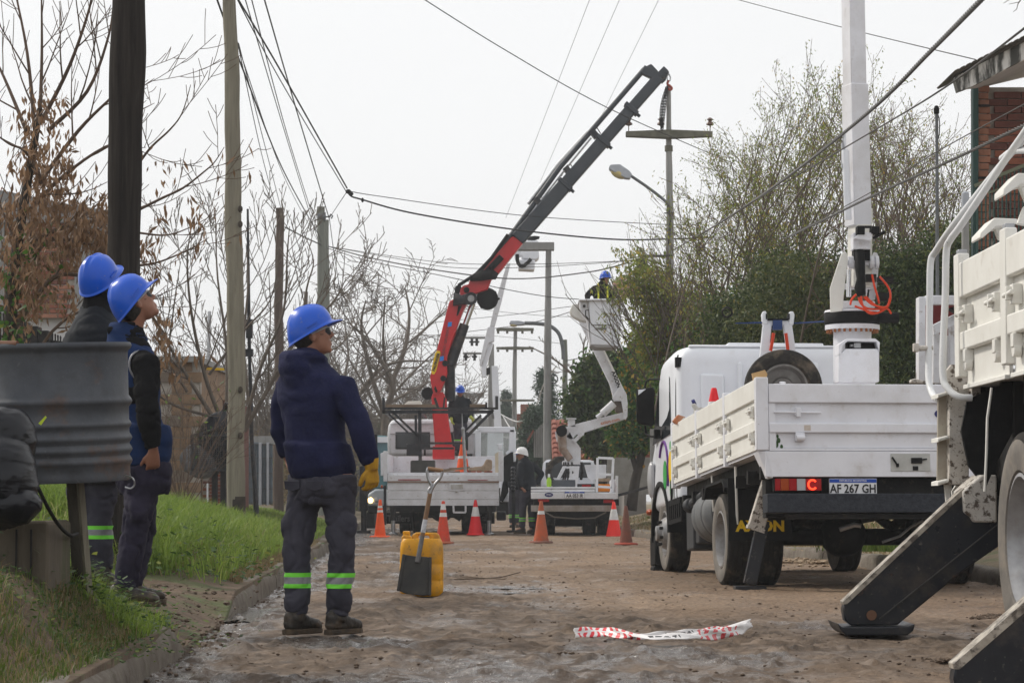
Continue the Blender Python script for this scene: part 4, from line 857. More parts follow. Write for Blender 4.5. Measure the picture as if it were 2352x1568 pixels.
# cab
def rrect(y, hw, z0, z1, r, n=6, tw=1.0):
    P = []
    for (cx, cz, a0) in ((hw-r, z1-r, 0), (-hw+r, z1-r, 90), (-hw+r*.4, z0+r*.4, 180), (hw-r*.4, z0+r*.4, 270)):
        rr = r if cz > (z0+z1)/2 else r*.4; sc = tw if cz > (z0+z1)/2 else 1
        for k in range(n+1): a_ = R(a0+90*k/n); P.append(Vector(((cx+rr*math.cos(a_))*sc, y, cz+rr*math.sin(a_))))
    return P
m = MB(MBd); m.loft([rrect(4.60, .90, 1.10, 2.44, .10), rrect(4.62, .98, 1.02, 2.54, .16), rrect(4.68, 1.025, 1.0, 2.59, .20), rrect(5.1, 1.04, 1.0, 2.62, .20), rrect(5.6, 1.04, 1.0, 2.60, .20), rrect(6.0, 1.035, 1.0, 2.48, .2, tw=.97), rrect(6.3, 1.02, .98, 2.05, .16, tw=.95), rrect(6.52, 1.0, .78, 1.62, .10), rrect(6.56, .95, .72, 1.5, .08)])
cab = m.build('cab', CABW, T, smooth=50)
for x0, x1, z0, z1 in ((-.80, -.55, 1.35, 2.30), (-.42, -.36, 1.2, 2.42), (.36, .42, 1.2, 2.42), (.60, .85, 1.35, 2.30)): m = MB(MBd); m.bb(x0, x1, 4.565, 4.62, z0, z1); m.build('pressed_rib', CABW, cab, bevel=.03)
m = MB(MBd)
for x0, x1, z0, z1 in ((-.28, .28, 1.45, 2.36),): m.bb(x0, x1, 4.57, 4.62, z0, z1); m.bb(x0+.07, x1-.07, 4.55, 4.62, z0+.07, z1-.08)
m.build('rear_panel', CABW, cab, bevel=.02)
m = MB(MBd); m.bb(-.45, .55, 4.9, 5.6, 2.6, 2.655); m.bb(-.9, .9, 4.64, 4.70, 2.575, 2.60); m.build('roof_hatch', CABW, cab, bevel=.03)
for sd_ in (-1, 1): m = MB(MBd); m.prism([(sd_*1.038, 4.98, 1.72), (sd_*1.032, 5.02, 2.30), (sd_*1.012, 5.25, 2.42), (sd_*1.005, 5.85, 2.36), (sd_*1.03, 6.22, 1.70)], (sd_*.012, 0, 0)); m.build('side_window', GLASS, cab)
m = MB(MBd); m.prism([(-.9, 6.33, 2.10), (.9, 6.33, 2.10), (.93, 6.53, 1.64), (-.93, 6.53, 1.64)], (0, .012, .006)); m.build('windscreen', GLASS, cab)
m = MB(MBd); m.tube([(-1.0, 4.70, 2.50), (-1.02, 4.72, 2.2), (-1.03, 4.74, 1.5), (-1.02, 4.74, 1.05)], .012, 6); m.box((-1.01, 4.66, 2.42), (.06, .06, .10)); m.box((-1.06, 4.9, 1.06), (.012, .05, .35)); m.build('door_seal', BLACK, cab)
for (cy, cz, ry, rz, mm) in ((5.02, 1.38, .11, .17, YEL), (5.38, 1.33, .11, .15, GREENP), (5.0, 1.60, .05, .05, GREENP), (5.0, 1.16, .06, .10, GREENP)):
    q = MB(MBd); q.prism([(-1.046, cy+ry*math.cos(a_), cz+rz*math.sin(a_)) for a_ in np.linspace(0, 6.283, 21)[:-1]], (-.002, 0, 0)); q.build('door_logo', mm, cab)
q = MB(MBd); q.tube([(-1.048, 5.45+.3*math.cos(a_), 1.35+.33*math.sin(a_)) for a_ in np.linspace(.6, 3.6, 14)], .014, 5); q.build('door_logo', PURP, cab)
text_part('lettering', 'C2', frame(MBd @ Vector((-1.05, 4.82, 1.62)), MBd.to_3x3() @ Vector((0, -1, 0)), RZ), .12, INK, cab)
q = MB(MBd); q.ell((-1.05, 6.42, 1.0), (.04, .08, .035), n=10, m=6); q.build('indicator', TAILA, cab)
q = MB(MBd); q.ell((-1.02, 6.45, 1.35), (.05, .09, .2), n=10, m=8); q.build('corner_lamp', TAILW, cab)
q = MB(MBd); q.bb(-1.04, -.8, 6.15, 6.5, .42, .74); q.bb(-1.05, -.9, 6.2, 6.45, .30, .42); q.build('step', BLACK, cab, bevel=.02)
# mirror
Ym = 25.6; q = MB(); q.pp([(1463, 896), (1468, 892), (1501, 889), (1504, 895), (1503, 972), (1498, 978), (1468, 973), (1463, 966)], Ym, .12); mo = q.build('mirror', BLACK, cab, bevel=.012)
q = MB(); q.pp([(1466, 895), (1484, 893), (1466, 907)], Ym-.012, .008); q.build('mirror_rim', CABW, mo)
q = MB(); q.tube([D(1481, 890, Ym+.06), D(1484, 876, Ym+.06), D(1492, 871, Ym), D(1532, 870, Ym-.4)], .011, 8); q.tube([D(1482, 977, Ym+.06), D(1484, 996, Ym+.06), D(1494, 1002, Ym), D(1520, 1003, Ym-.3)], .011, 8); q.rb(1503, 986, 1517, 1007, Ym-.5, .12); q.build('mirror_arm', BLACK, mo)
# spare wheel, boom rest, straps
sw = D(1799, 892, 23.2); q = MB(); RS = .378
q.lathe([(RS*.60, -.06), (RS*.68, -.105), (RS*.88, -.11), (RS*.98, -.08), (RS, -.03), (RS, .03), (RS*.98, .08), (RS*.88, .11), (RS*.6, .06)], sw, 'Y', 48, caps=False); s1 = q.build('spare_wheel', RUBBER, T)
q = MB(); q.lathe([(RS*.62, -.075), (RS*.57, -.075), (RS*.54, -.02), (RS*.5, .03), (RS*.3, .04), (RS*.26, .0), (.02, .0)], sw, 'Y', 40, caps=False); q.build('rim', mat('dusty_grey_rim', (.20, .19, .18), (.12, .11, .10), 9, .7), s1)
q = MB(); q.ell(sw+Vector((-.01, -.03, .055)), (.04, .012, .018)); q.build('hub_cap', CHROME, s1)
q = MB(); Yr = 23.9
for a_, b2 in (((1762, 745), (1748, 880)), ((1808, 745), (1828, 880))): q.bar(D(*a_, Yr), D(*b2, Yr), .085, .09, up=(0, 1, 0))
q.rb(1752, 736, 1822, 747, Yr-.04, .08); q.pp([(1752, 745), (1750, 722), (1753, 715), (1759, 714), (1762, 722), (1763, 745)], Yr-.05, .1); q.pp([(1812, 745), (1812, 722), (1815, 715), (1822, 715), (1825, 722), (1823, 745)], Yr-.05, .1)
q.build('boom_rest', CABW, T, bevel=.006)
q = MB(); q.rb(1759, 720, 1762, 733, Yr-.06, .12); q.rb(1811, 720, 1814, 733, Yr-.06, .12); q.rb(1764, 731, 1811, 735, Yr-.06, .1); q.build('rest_pad', BLACK, T)
q = MB(); q.rb(1776, 735, 1797, 756, Yr-.1, .12); q.bar(D(1776, 740, Yr), D(1720, 741, Yr), .02, .012); q.build('clamp', mat('blue_strap', (.02, .05, .16), (.03, .06, .18), 10, .7), T)
q = MB(); q.bar(D(1715, 741, Yr), D(1688, 742, Yr+.1), .012, .01); q.tube([D(1684+11*math.cos(a_)-14, 717+11*math.sin(a_), Yr) for a_ in np.linspace(0, 6.283, 17)], .010, 5); q.build('strap_hook', BLACKP, T)
q = MB(); q.bar(D(1826, 742, Yr), D(1898, 738, Yr-.5), .035, .012); q.bar(D(1772, 741, Yr), D(1690, 742, Yr), .022, .012); q.build('strap', mat('blue_webbing', (.02, .045, .15), rough=.8), T)
for x0, x1 in ((1777, 1770), (1805, 1810)):
    q = MB(); q.tube([D(x0, 765, Yr-.1), D((x0+x1)/2, 785, Yr-.1), D(x1, 806, Yr-.1)], .017, 8); q.build('lashing_strap', HOSE, T)
# pedestal, slewing ring, knuckle, boom
zb = zq(2000, 500, .3188); Yp = 22.9
q = MB(); c0 = ZD(zb, 410, 1430, Yp+.2); c1 = ZD(zb, 410, 1010, Yp+.2); q.cyl((c0.x, c0.y, c0.z-.35), c1, .183, 28); q.build('pedestal', WHITE, T)
q = MB(); q.lathe([(.0, 0), (.262, 0), (.262, .045), (.20, .06)], (c1.x, c1.y, c1.z-.01), 'Z', 36); q.build('ring_flange', WHITE, T)
q = MB()
for k in range(28): a_ = k*2*math.pi/28; q.cyl((c1.x+.24*math.cos(a_), c1.y+.24*math.sin(a_), c1.z-.04), (c1.x+.24*math.cos(a_), c1.y+.24*math.sin(a_), c1.z-.008), .012, 6)
q.build('ring_bolt', mat('rusty_bolt', (.30, .11, .04), rough=.7), T, kind='stuff')
q = MB(); q.lathe([(.0, 0), (.265, 0), (.27, .02), (.27, .095), (.26, .11), (0, .11)], (c1.x, c1.y, c1.z+.045), 'Z', 36); q.cyl((c1.x+.1, c1.y-.1, c1.z+.10), (c1.x+.43, c1.y-.1, c1.z+.10), .052, 16); q.build('slewing_ring', BLACK, T)
q = MB(); q.lathe([(.0, 0), (.272, 0), (.262, .02), (0, .02)], (c1.x, c1.y, c1.z+.156), 'Z', 36); q.build('ring_cover', WHITE, T)
q = MB(); zpp(q, zb, [(303, 1210), (303, 1430), (600, 1430), (622, 1425), (622, 1190), (610, 1165), (360, 1165)], Yp-.25, .25); q.build('valve_box', WHITE, T, bevel=.01)
q = MB(); zpp(q, zb, [(303, 1215), (305, 1130), (370, 1087), (590, 1085), (627, 1115), (622, 1190), (600, 1110), (375, 1105), (330, 1140), (325, 1200)], Yp-.27, .27); q.build('valve_hood', WHITE, T, bevel=.004)
q = MB(); zrb(q, zb, 365, 1110, 600, 1165, Yp-.1, .1); q.build('valve_block', BLACKP, T); q = MB(); zrb(q, zb, 422, 1118, 478, 1160, Yp-.2, .1); zrb(q, zb, 395, 1128, 420, 1150, Yp-.17, .08); q.build('valve', STEEL, T, bevel=.004)
q = MB(); zpp(q, zb, [(240, 880), (236, 690), (262, 610), (325, 425), (345, 405), (368, 415), (378, 470), (355, 640), (332, 870)], Yp-.05, .03); q.build('turret_plate', WHITE_SUNLIT, T, bevel=.004)
q = MB(); zpp(q, zb, [(520, 880), (520, 790), (590, 780), (612, 600), (620, 450), (605, 415), (580, 410), (565, 445), (560, 530), (515, 600), (520, 760), (525, 870)], Yp+.15, .03); q.build('turret_plate', WHITE, T, bevel=.004)
q = MB(); zrb(q, zb, 332, 790, 590, 845, Yp+.05, .1); zrb(q, zb, 340, 655, 600, 700, Yp+.1, .04); q.build('turret_brace', WHITE, T, bevel=.01)
q = MB(); q.cyl(ZD(zb, 365, 490, Yp), ZD(zb, 620, 490, Yp), .030, 16); 
for x0, x1 in ((378, 420), (545, 575), (590, 615)): q.cyl(ZD(zb, x0, 490, Yp), ZD(zb, x1, 490, Yp), .062, 18)
q.build('pivot_pin', WHITE, T)
q = MB(); q.tube([ZD(zb, 385, 545, Yp+.03), ZD(zb, 382, 760, Yp+.03)], .024, 12); q.build('piston_rod', CHROME, T)
q = MB(); zrb(q, zb, 425, 385, 550, 470, Yp-.08, .16); q.tube([ZD(zb, 470, 400, Yp-.1), ZD(zb, 470, 520, Yp-.15), ZD(zb, 478, 620, Yp-.18), ZD(zb, 470, 690, Yp-.18), ZD(zb, 485, 750, Yp-.18)], [.045, .05, .042, .055, .04], 12); q.build('hose_sleeve', BLACK, T)
q = MB()
for pts in ([(480, 755), (490, 820), (540, 885), (620, 880), (690, 830), (710, 750), (690, 680), (625, 600)], [(460, 765), (480, 815), (530, 850), (600, 855), (660, 850)], [(500, 760), (560, 815), (640, 840), (690, 855), (715, 890)], [(440, 740), (405, 780), (395, 820)], [(565, 585), (585, 680), (610, 760), (620, 810)], [(430, 832), (480, 850), (560, 880), (600, 885)], [(515, 755), (600, 830), (680, 835), (705, 770)]):
    P = [ZD(zb, x, y, Yp-.22-.02*(i % 3)) for i, (x, y) in enumerate(pts)]
    Q = []
    for i in range(len(P)-1):
        p0, p1, p2, p3 = P[max(i-1, 0)], P[i], P[i+1], P[min(i+2, len(P)-1)]
        for k in range(5): t = k/5; Q.append(.5*((2*p1)+(p2-p0)*t+(2*p0-5*p1+4*p2-p3)*t*t+(3*p1-p0-3*p2+p3)*t**3))
    Q.append(P[-1]); h_ = MB(); h_.tube(Q, .0105, 8); h_.build('hydraulic_hose', HOSE, T)
q = MB(); zrb(q, zb, 615, 600, 735, 640, Yp, .1); q.bar(ZD(zb, 620, 655, Yp), ZD(zb, 775, 650, Yp), .012); zpp(q, zb, [(610, 720), (690, 730), (740, 680), (690, 790), (610, 790)], Yp+.02, .1); zrb(q, zb, 520, 580, 600, 640, Yp-.1, .06); q.build('valve_bracket', BLACKP, T)
upv = (-math.sin(R(18)), math.cos(R(18)), 0)
q = MB(); q.bar(D(1976, 520, Yp+.12)-Vector((.02, 0, .0)), D(1968, 196, Yp+.12)-Vector((.02, 0, 0)), .185, .22, up=upv); bo_ = q.build('boom', WHITE, T, bevel=.008)
q = MB(); q.bar(D(1968, 205, Yp+.12)-Vector((.02, 0, 0)), D(1961, -160, Yp+.12)-Vector((.02, 0, 0)), .165, .19, up=upv); q.build('boom_extension', WHITE, T, bevel=.008)
q = MB(); q.bar(D(1974, 660, Yp+.1), D(1976, 480, Yp+.12), .17, .2, up=upv); q.build('boom_foot', WHITE_SUNLIT, T, bevel=.008)
q = MB(); zpp(q, zb, [(418, 255), (555, 255), (555, 385), (418, 385)], Yp-.14, .2); zpp(q, zb, [(425, 300), (470, 255), (575, 255), (560, 320)], Yp-.24, .12); q.build('boom_bracket', WHITE, T, bevel=.006)
q = MB(); zrb(q, zb, 450, 200, 510, 270, Yp-.26, .14); zrb(q, zb, 560, 205, 625, 265, Yp-.26, .14); q.bar(ZD(zb, 570, 300, Yp-.2), ZD(zb, 665, 250, Yp-.2), .03); zrb(q, zb, 500, 200, 570, 214, Yp-.2, .1); q.build('camera_clamp', BLACK, T, bevel=.01)
q = MB(); q.tube([D(1942, 345, Yp-.05), D(1948, 505, Yp-.05)], .036, 14); q.tube([D(1940, 300, Yp-.05), D(1942, 360, Yp-.05)], .012, 6); q.build('boom_cylinder', CABW, T)
q = MB(); q.rb(1934, 328, 1941, 385, Yp-.05, .06); q.tube([D(1941, 300, Yp-.06), D(1936, 320, Yp-.06), D(1942, 355, Yp-.06), D(1934, 385, Yp-.06)], .006, 5); q.build('cable_clip', STEEL, T)
# cargo peeping over the side board (each a thing)
def cone_proto(name, c1, bands, h=.72, r=.15, base=.19, basem=None, square=False, worn=None):
    o = thing(name, '', 'traffic cone'); b = MB()
    if square: b.bb(-base, base, -base, base, 0, .035)
    else: b.lathe([(base, 0), (base, .02), (base*.9, .035), (r*.9, .04)], (0, 0, 0), 'Z', 28)
    b.build('cone_base', basem or c1, o, bevel=.006)
    s = MB(); zz = [.035+(h-.035)*t for t in np.linspace(0, 1, 15)]; rr = lambda z: r*(1-z/h)+.028*(z/h)
    s.lathe([(rr(z), z) for z in zz]+[(.02, h+.012), (.012, h-.02)], (0, 0, 0), 'Z', 28); s.build('cone_body', c1, o)
    for z0, z1, mm in bands: q = MB(); q.lathe([(rr(z0)+.002, z0), (rr(z1)+.002, z1)], (0, 0, 0), 'Z', 28, caps=False); q.build('cone_band', mm, o)
    return o
ORA = mat('orange_cone_plastic', (.85, .10, .012), (.75, .085, .01), 6, .55, layers=[((.25, .12, .07), 9, .62, .75, .5)]); REDC = mat('red_cone_plastic', (.72, .014, .02), (.66, .012, .02), 6, .5, layers=[((.25, .05, .04), 9, .62, .75, .4)])
ORW = mat('faded_orange_cone', (.50, .10, .035), (.36, .10, .05), 7, .75, layers=[((.20, .13, .09), 8, .5, .7, .6)]); BRNC = mat('dirty_brown_cone', (.22, .075, .05), (.15, .08, .06), 7, .8, layers=[((.3, .06, .03), 6, .58, .68, .6)])
WB = mat('white_reflective_band', (.68, .68, .68), (.58, .57, .56), 14, .5)
def setc(o, px, py, Y, h, label, z=0, group='traffic cones'):
    p = D(px, py, Y); o.location = (p.x, Y, z); WM[o.name] = Matrix.Translation(o.location); tag(o, label, 'traffic cone', group); return o
gd = lambda y: 4134/(y-1147.5)
# cones: h = photo height
setc(cone_proto('traffic_cone', ORA, [(.50, .545, WB), (.59, .635, WB)], .745, .12, .21), 873, 1233, gd(1233), 0, 'bright orange cone with two thin white bands, leftmost on the road')
setc(cone_proto('traffic_cone', mat('scuffed_orange_red_cone', (.66, .05, .018), (.5, .06, .03), 7, .6, layers=[((.2, .1, .06), 9, .5, .7, .6)]), [(.46, .53, WB), (.58, .68, WB)], .72, .13, .19, basem=ORW), 1018, 1247, gd(1247), 0, 'scuffed orange cone with white collars just behind the yellow jerrycan')
setc(cone_proto('traffic_cone', REDC, [(.40, .60, WB)], .74, .165, .19), 1092, 1228, gd(1228), 0, 'red cone with one wide white band under the crane truck tailgate')
setc(cone_proto('traffic_cone', ORW, [(.50, .56, WB)], .72, .14, .21, basem=BRNC, square=False), 1243, 1246, gd(1246), 0, 'faded orange cone with dark base in front of the white-helmeted man')
setc(cone_proto('traffic_cone', mat('bright_red_cone', (.85, .03, .02), (.8, .03, .02), 5, .5), [(.34, .56, WB)], .70, .165, .17), 1410, 1231, gd(1231), 0, 'bright red cone with wide white band behind the bucket truck')
setc(cone_proto('traffic_cone', BRNC, [], .64, .115, .20, basem=mat('red_cone_base', (.35, .06, .035), rough=.7)), 1438, 1250, gd(1250), 0, 'dirty brown cone without bands, rightmost on the open road')
e = cone_proto('traffic_cone', REDC, [(.22, .50, WB)], .62, .15, .19); p = D(1640, 934, 22.9); setc(e, 1640, 934, 22.9, 0, 'red and white cone standing in the flatbed of the nearest crane truck', p.z-.45, None)
e = thing('water_canister', 'translucent plastic canister with blue cap in the flatbed', 'canister', D(1603, 955, 23.0)); PLM = mat('cloudy_plastic', (.6, .6, .56), rough=.4, trans=.25)
q = MB(); q.pp([(1594, 960), (1596, 940), (1590, 928), (1597, 925), (1603, 935), (1628, 935), (1630, 960)], 23.0, .15); q.build('container', PLM, e, bevel=.01); q = MB(); q.tube([D(1590, 925, 23.07), D(1597, 922, 23.07)], .028, 12); q.build('cap', NAVYB, e)
e = thing('cardboard_box', 'crushed orange and white carton on the truck bed', 'box', D(1560, 975, 23.6)); q = MB(); q.pp([(1546, 966), (1558, 952), (1574, 957), (1570, 968), (1556, 975)], 23.5, .2); q.build('flap', mat('orange_card', (.45, .12, .03), (.5, .3, .2), 8, .8), e); q = MB(); q.pp([(1556, 976), (1571, 958), (1590, 965), (1575, 985)], 23.45, .2); q.build('carton', mat('white_card', (.6, .58, .55), rough=.8), e)
e = MB(); e.pp([(1728, 857), (1757, 849), (1763, 860), (1745, 900), (1738, 900)], 19.75, .08); tag(e.build('wood_block', mat('pale_wood', (.55, .36, .17), (.48, .3, .14), 12, .8), None), 'pale wooden block wedged behind the tailgate corner', 'wood block')
# ------------------------------------------------------------------ near truck at the right edge (left flank seen)
O_ = Vector((3.7, 12, 0)); NT = thing('platform_truck', 'large white flatbed truck cut by the right edge with mud spattered ladder and outriggers', 'truck', O_)
XS = 2.50
pys = [13.40, 12.12, 10.84, 9.56]
zt, zbm = 2.10, 1.37
for y in pys:
    m = MB(); m.bb(XS, XS+.065, y, y+.135, 1.435, 2.13); m.build('stake_post', WHITE_SUNLIT, NT, bevel=.008)
    m = MB(); m.box((XS+.035, y+.07, 2.14), (.05, .07, .03)); m.build('post_latch', STEEL, NT, bevel=.004)
m = MB(); m.bb(XS+.068, XS+.12, 13.4, 13.53, 1.0, 1.45); m.build('corner_bracket', WHITE_SPAT, NT, bevel=.005)
for i in range(3):
    a, b = pys[i+1]+.138, pys[i]-.003
    m = MB(); m.bb(XS+.045, XS+.065, a, b, zbm, 2.03); m.build('side_board', WHITE_SUNLIT, NT)
    for z0, z1 in ((1.875, 2.075), (1.58, 1.685)):
        m = MB(); m.bb(XS+.004, XS+.048, a, b, z0, z1); m.build('side_rail', WHITE_SUNLIT, NT, bevel=.01)
    m = MB(); m.bb(XS+.02, XS+.048, a, b, zbm-.005, zbm+.02); m.build('board_lip', WHITE_SUNLIT, NT, bevel=.004)
    for yy in (a+.16, b-.16):
        m = MB(); m.box((XS+.02, yy, 1.775), (.05, .08, .10)); m.cyl((XS-.02, yy-.10, 1.78), (XS-.02, yy+.10, 1.775), .013, 10); m.box((XS-.01, yy, 1.78), (.045, .03, .07)); m.build('latch', WHITE_SUNLIT, NT, bevel=.004)
        m = MB(); m.box((XS+.02, yy, 1.545), (.05, .07, .07)); m.cyl((XS+.0, yy, 1.50), (XS+.04, yy, 1.50), .04, 16); m.build('hinge', WHITE_SUNLIT, NT, bevel=.004)
m = MB(); m.bb(XS+.07, XS+2.3, 8.5, 13.5, 1.38, 1.42); m.build('bed_floor', WHITE_OLD, NT)
m = MB(); m.bb(2.72, 3.0, 6, 13.55, .90, 1.2); m.bb(3.9, 4.1, 6, 13.55, .90, 1.2)
for y in np.arange(8.6, 13.5, .6): m.bb(XS+.12, 4.7, y, y+.08, 1.24, 1.38)
m.bb(2.66, 2.72, 12.7, 13.6, .85, 1.37); m.bb(2.62, 2.64, 8, 11.2, .85, 1.38); m.bb(XS+.14, 4.6, 13.30, 13.36, .75, 1.36); m.build('chassis_frame', BLACKP, NT)
m = MB(); m.pp([(2222, 918), (2276, 893), (2300, 900), (2300, 960), (2290, 1130), (2262, 1118), (2225, 1070), (2208, 990)], 13.2, .03); m.build('mudguard', BLACK, NT); m = MB(); m.pp([(2276, 893), (2360, 860), (2470, 860), (2470, 990), (2330, 985), (2290, 1060), (2262, 1125), (2266, 1000)], 12.75, .02); m.build('mudguard', BLACK, NT)
m = MB(); m.tube([D(2278, 890, 12.74), D(2268, 960, 12.74), D(2266, 1040, 12.74), D(2262, 1128, 12.74)], .008, 6); m.build('mudguard_edge', WHITE_SUNLIT, NT)
wheel(Matrix.Identity(4), NT, (2.67, 12.0, .545), .545, .30, -1, .335, 'dish', rim=mat('silver_wheel', (.40, .40, .41), (.28, .28, .29), 8, .4, metal=.4, layers=[((.24, .19, .14), 7, .5, .7, .5)]))
m = MB(); m.cyl((2.8, 12, .55), (4.5, 12, .55), .09, 12); m.build('axle', BLACKP, NT)
wheel(Matrix.Identity(4), NT, (4.45, 12.0, .545), .545, .30, 1, .335, 'dish')
# ladder with handrails
zc = zq(2000, 950, .3507)
m = MB(); zpp(m, zc, [(1064, 60), (1205, 60), (1205, 745), (1064, 745)], 13.42, .14); m.build('ladder_post', WHITE_SPAT, NT, bevel=.006)
m = MB(); zpp(m, zc, [(985, 115), (1066, 90), (1066, 745), (978, 745)], 13.5, .03); m.build('ladder_side', mat('grimy_cream', (.42, .39, .33), (.30, .26, .21), 5, .7, layers=[((.06, .04, .03), 30, .62, .68, .8)]), NT, bevel=.004)
for y0 in (78, 392, 702):
    s_ = MB(); zpp(s_, zc, [(985, y0+20), (1060, y0), (1062, y0+22), (984, y0+50)], 13.38, .22)
    for k in range(8): zrb(s_, zc, 985+k*9.2, y0+22-k*2.4, 990+k*9.2, y0+44-k*2.5, 13.37, .02)
    s_.build('ladder_rung', WHITE_SUNLIT, NT, bevel=.003)
m = MB(); zpp(m, zc, [(1030, 745), (1080, 745), (1082, 770), (1050, 930)], 13.5, .03); zpp(m, zc, [(1085, 790), (1110, 750), (1160, 750), (1160, 860), (1088, 865)], 13.55, .03); m.build('ladder_foot', WHITE_SUNLIT, NT)
z2 = zq(2200, 550, .3189); z3 = zq(2260, 50, .3827)
def smooth_pts(P, k=6):
    Q = []
    for i in range(len(P)-1):
        p0, p1, p2, p3 = P[max(i-1, 0)], P[i], P[i+1], P[min(i+2, len(P)-1)]
        for j in range(k): t = j/k; Q.append(.5*((2*p1)+(p2-p0)*t+(2*p0-5*p1+4*p2-p3)*t*t+(3*p1-p0-3*p2+p3)*t**3))
    return Q+[P[-1]]
CHIP = mat('chipped_white_tube', (.70, .71, .72), (.64, .65, .66), 5, .4, layers=[((.10, .08, .07), 34, .66, .68, .9), ((.12, .1, .09), 13, .73, .75, .9)], coat=.2)
railA = [ZD(z3, 850, 700, 12.6), ZD(z3, 784, 780, 12.9), ZD(z3, 640, 940, 13.4), ZD(z2, 600, 10, 13.7), ZD(z2, 440, 240, 14.0), ZD(z2, 398, 330, 14.05), ZD(z2, 390, 600, 14.05), ZD(z2, 385, 1030, 14.05), ZD(z2, 382, 1250, 14.0), ZD(z2, 415, 1370, 13.9), ZD(z2, 460, 1405, 13.7)]
railB = [ZD(z3, 900, 560, 12.3), ZD(z3, 784, 740, 12.6), ZD(z3, 640, 945, 12.9), ZD(z2, 650, 20, 13.2), ZD(z2, 555, 150, 13.3), ZD(z2, 520, 250, 13.35), ZD(z2, 512, 600, 13.35), ZD(z2, 492, 1180, 13.3), ZD(z2, 535, 1320, 13.25), ZD(z2, 620, 1385, 13.2), ZD(z2, 720, 1392, 13.2)]
for P in (railA, railB): m = MB(); m.tube(smooth_pts(P), .0200, 14); m.build('handrail', CHIP, NT)
m = MB(); m.tube(smooth_pts([ZD(z3, 640, 905, 13.4), ZD(z3, 700, 862, 13.2), ZD(z3, 784, 852, 13.0), ZD(z3, 1000, 850, 12.4)]), .019, 12); m.build('handrail', CHIP, NT)
m = MB(); m.cyl(ZD(z2, 265, 1008, 14.05), ZD(z2, 415, 1000, 14.05), .016, 10); m.box(ZD(z2, 280, 1000, 14.05), (.03, .05, .05)); m.build('rail_peg', WHITE_SPAT, NT, bevel=.004)
for pts in ([(650, 1145), (652, 1100), (745, 1000), (784, 1000), (830, 1000), (830, 1060), (760, 1075), (660, 1145)], [(498, 1425), (500, 1390), (590, 1292), (740, 1298), (740, 1330), (600, 1350), (512, 1425)]):
    m = MB(); zpp(m, z3, pts, 12.6, .25); m.build('access_step', WHITE_SUNLIT, NT, bevel=.008)
for pts in ([(745, 1070), (800, 1070), (850, 1200), (800, 1200)], [(585, 1345), (650, 1345), (640, 1440), (620, 1430)], [(784, 1220), (830, 1180), (830, 1350), (740, 1330)]):
    m = MB(); zpp(m, z3, pts, 12.75, .05); m.build('step_bracket', WHITE_SUNLIT, NT, bevel=.006)
# rear frame with red panel
m = MB(); zrb(m, z2, 305, 600, 358, 1262, 15.2, .12); m.build('frame_post', WHITE_OLD, NT, bevel=.005)
m = MB(); zrb(m, z2, 358, 590, 640, 664, 15.3, .06); zpp(m, z2, [(415, 820), (610, 725), (640, 735), (640, 800), (425, 905)], 15.0, .06); zrb(m, z2, 548, 760, 640, 1180, 15.1, .06); zrb(m, z2, 418, 890, 470, 1280, 15.1, .06); m.build('frame_rail', WHITE_OLD, NT, bevel=.005)
m = MB(); zrb(m, z2, 362, 664, 640, 1180, 15.45, .04); m.build('red_panel', mat('dull_red_panel', (.16, .02, .02), (.12, .02, .02), 5, .6), NT)
m = MB(); zrb(m, z2, 418, 905, 548, 1280, 15.4, .02); m.build('grey_panel', mat('pale_grey_panel', (.5, .5, .5), rough=.6), NT)
m = MB(); zpp(m, z2, [(545, 690), (610, 665), (640, 680), (640, 730), (600, 725)], 14.9, .1); m.build('lamp_housing', BLACK, NT)
m = MB(); zpp(m, z2, [(245, 1275), (250, 1248), (275, 1240), (360, 1262), (360, 1280)], 15.0, .1); m.build('gusset', WHITE_SPAT, NT, bevel=.005); m = MB(); zpp(m, z2, [(520, 1180), (560, 1130), (620, 1135), (720, 1250), (720, 1390), (600, 1400), (500, 1300)], 13.6, .05); m.build('gusset', WHITE_SPAT, NT, bevel=.005)
# outriggers
def outrigger(Y, poly, flange, foot, house, seam):
    m = MB(); m.pp(poly, Y, .10); o = m.build('outrigger_leg', BLACKG, NT, bevel=.008)
    m = MB(); m.pp(flange, Y-.006, .115); m.build('leg_edge', mat('sunlit_cream_edge', (.46, .42, .36), (.20, .17, .14), 9, .6, layers=[((.05, .04, .035), 16, .5, .6, .8)]), o)  # cream strip paints the sun catching the leg's upper edge
    if seam: m = MB(); a, b = D(*seam[0], Y-.004), D(*seam[1], Y-.004); m.bar(a, b, .006, .012, up=(0, 1, 0)); m.build('weld_seam', mat('worn_edge_steel', (.10, .095, .09), (.05, .05, .05), 9, .6), o)
    if foot: m = MB(); m.pp(foot, Y-.10, .42); m.build('foot_plate', BLACKG, o, bevel=.008)
    if house: m = MB(); m.pp(house, Y-.03, .30); m.build('outrigger_housing', WHITE_SPAT, NT, bevel=.01)
    return o
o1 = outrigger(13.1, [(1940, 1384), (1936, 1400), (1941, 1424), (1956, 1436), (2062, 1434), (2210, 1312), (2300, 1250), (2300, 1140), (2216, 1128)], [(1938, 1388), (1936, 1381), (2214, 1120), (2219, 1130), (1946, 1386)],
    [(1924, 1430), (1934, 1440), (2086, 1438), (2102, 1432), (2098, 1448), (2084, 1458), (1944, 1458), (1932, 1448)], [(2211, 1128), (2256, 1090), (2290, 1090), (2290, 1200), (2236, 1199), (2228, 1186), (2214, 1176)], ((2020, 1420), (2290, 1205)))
m = MB(); m.cyl(D(2002, 1412, 13.12), D(2002, 1412, 13.06), .028, 14); m.build('pivot_bolt', mat('rusty_bolt_head', (.14, .07, .04), rough=.7), o1)
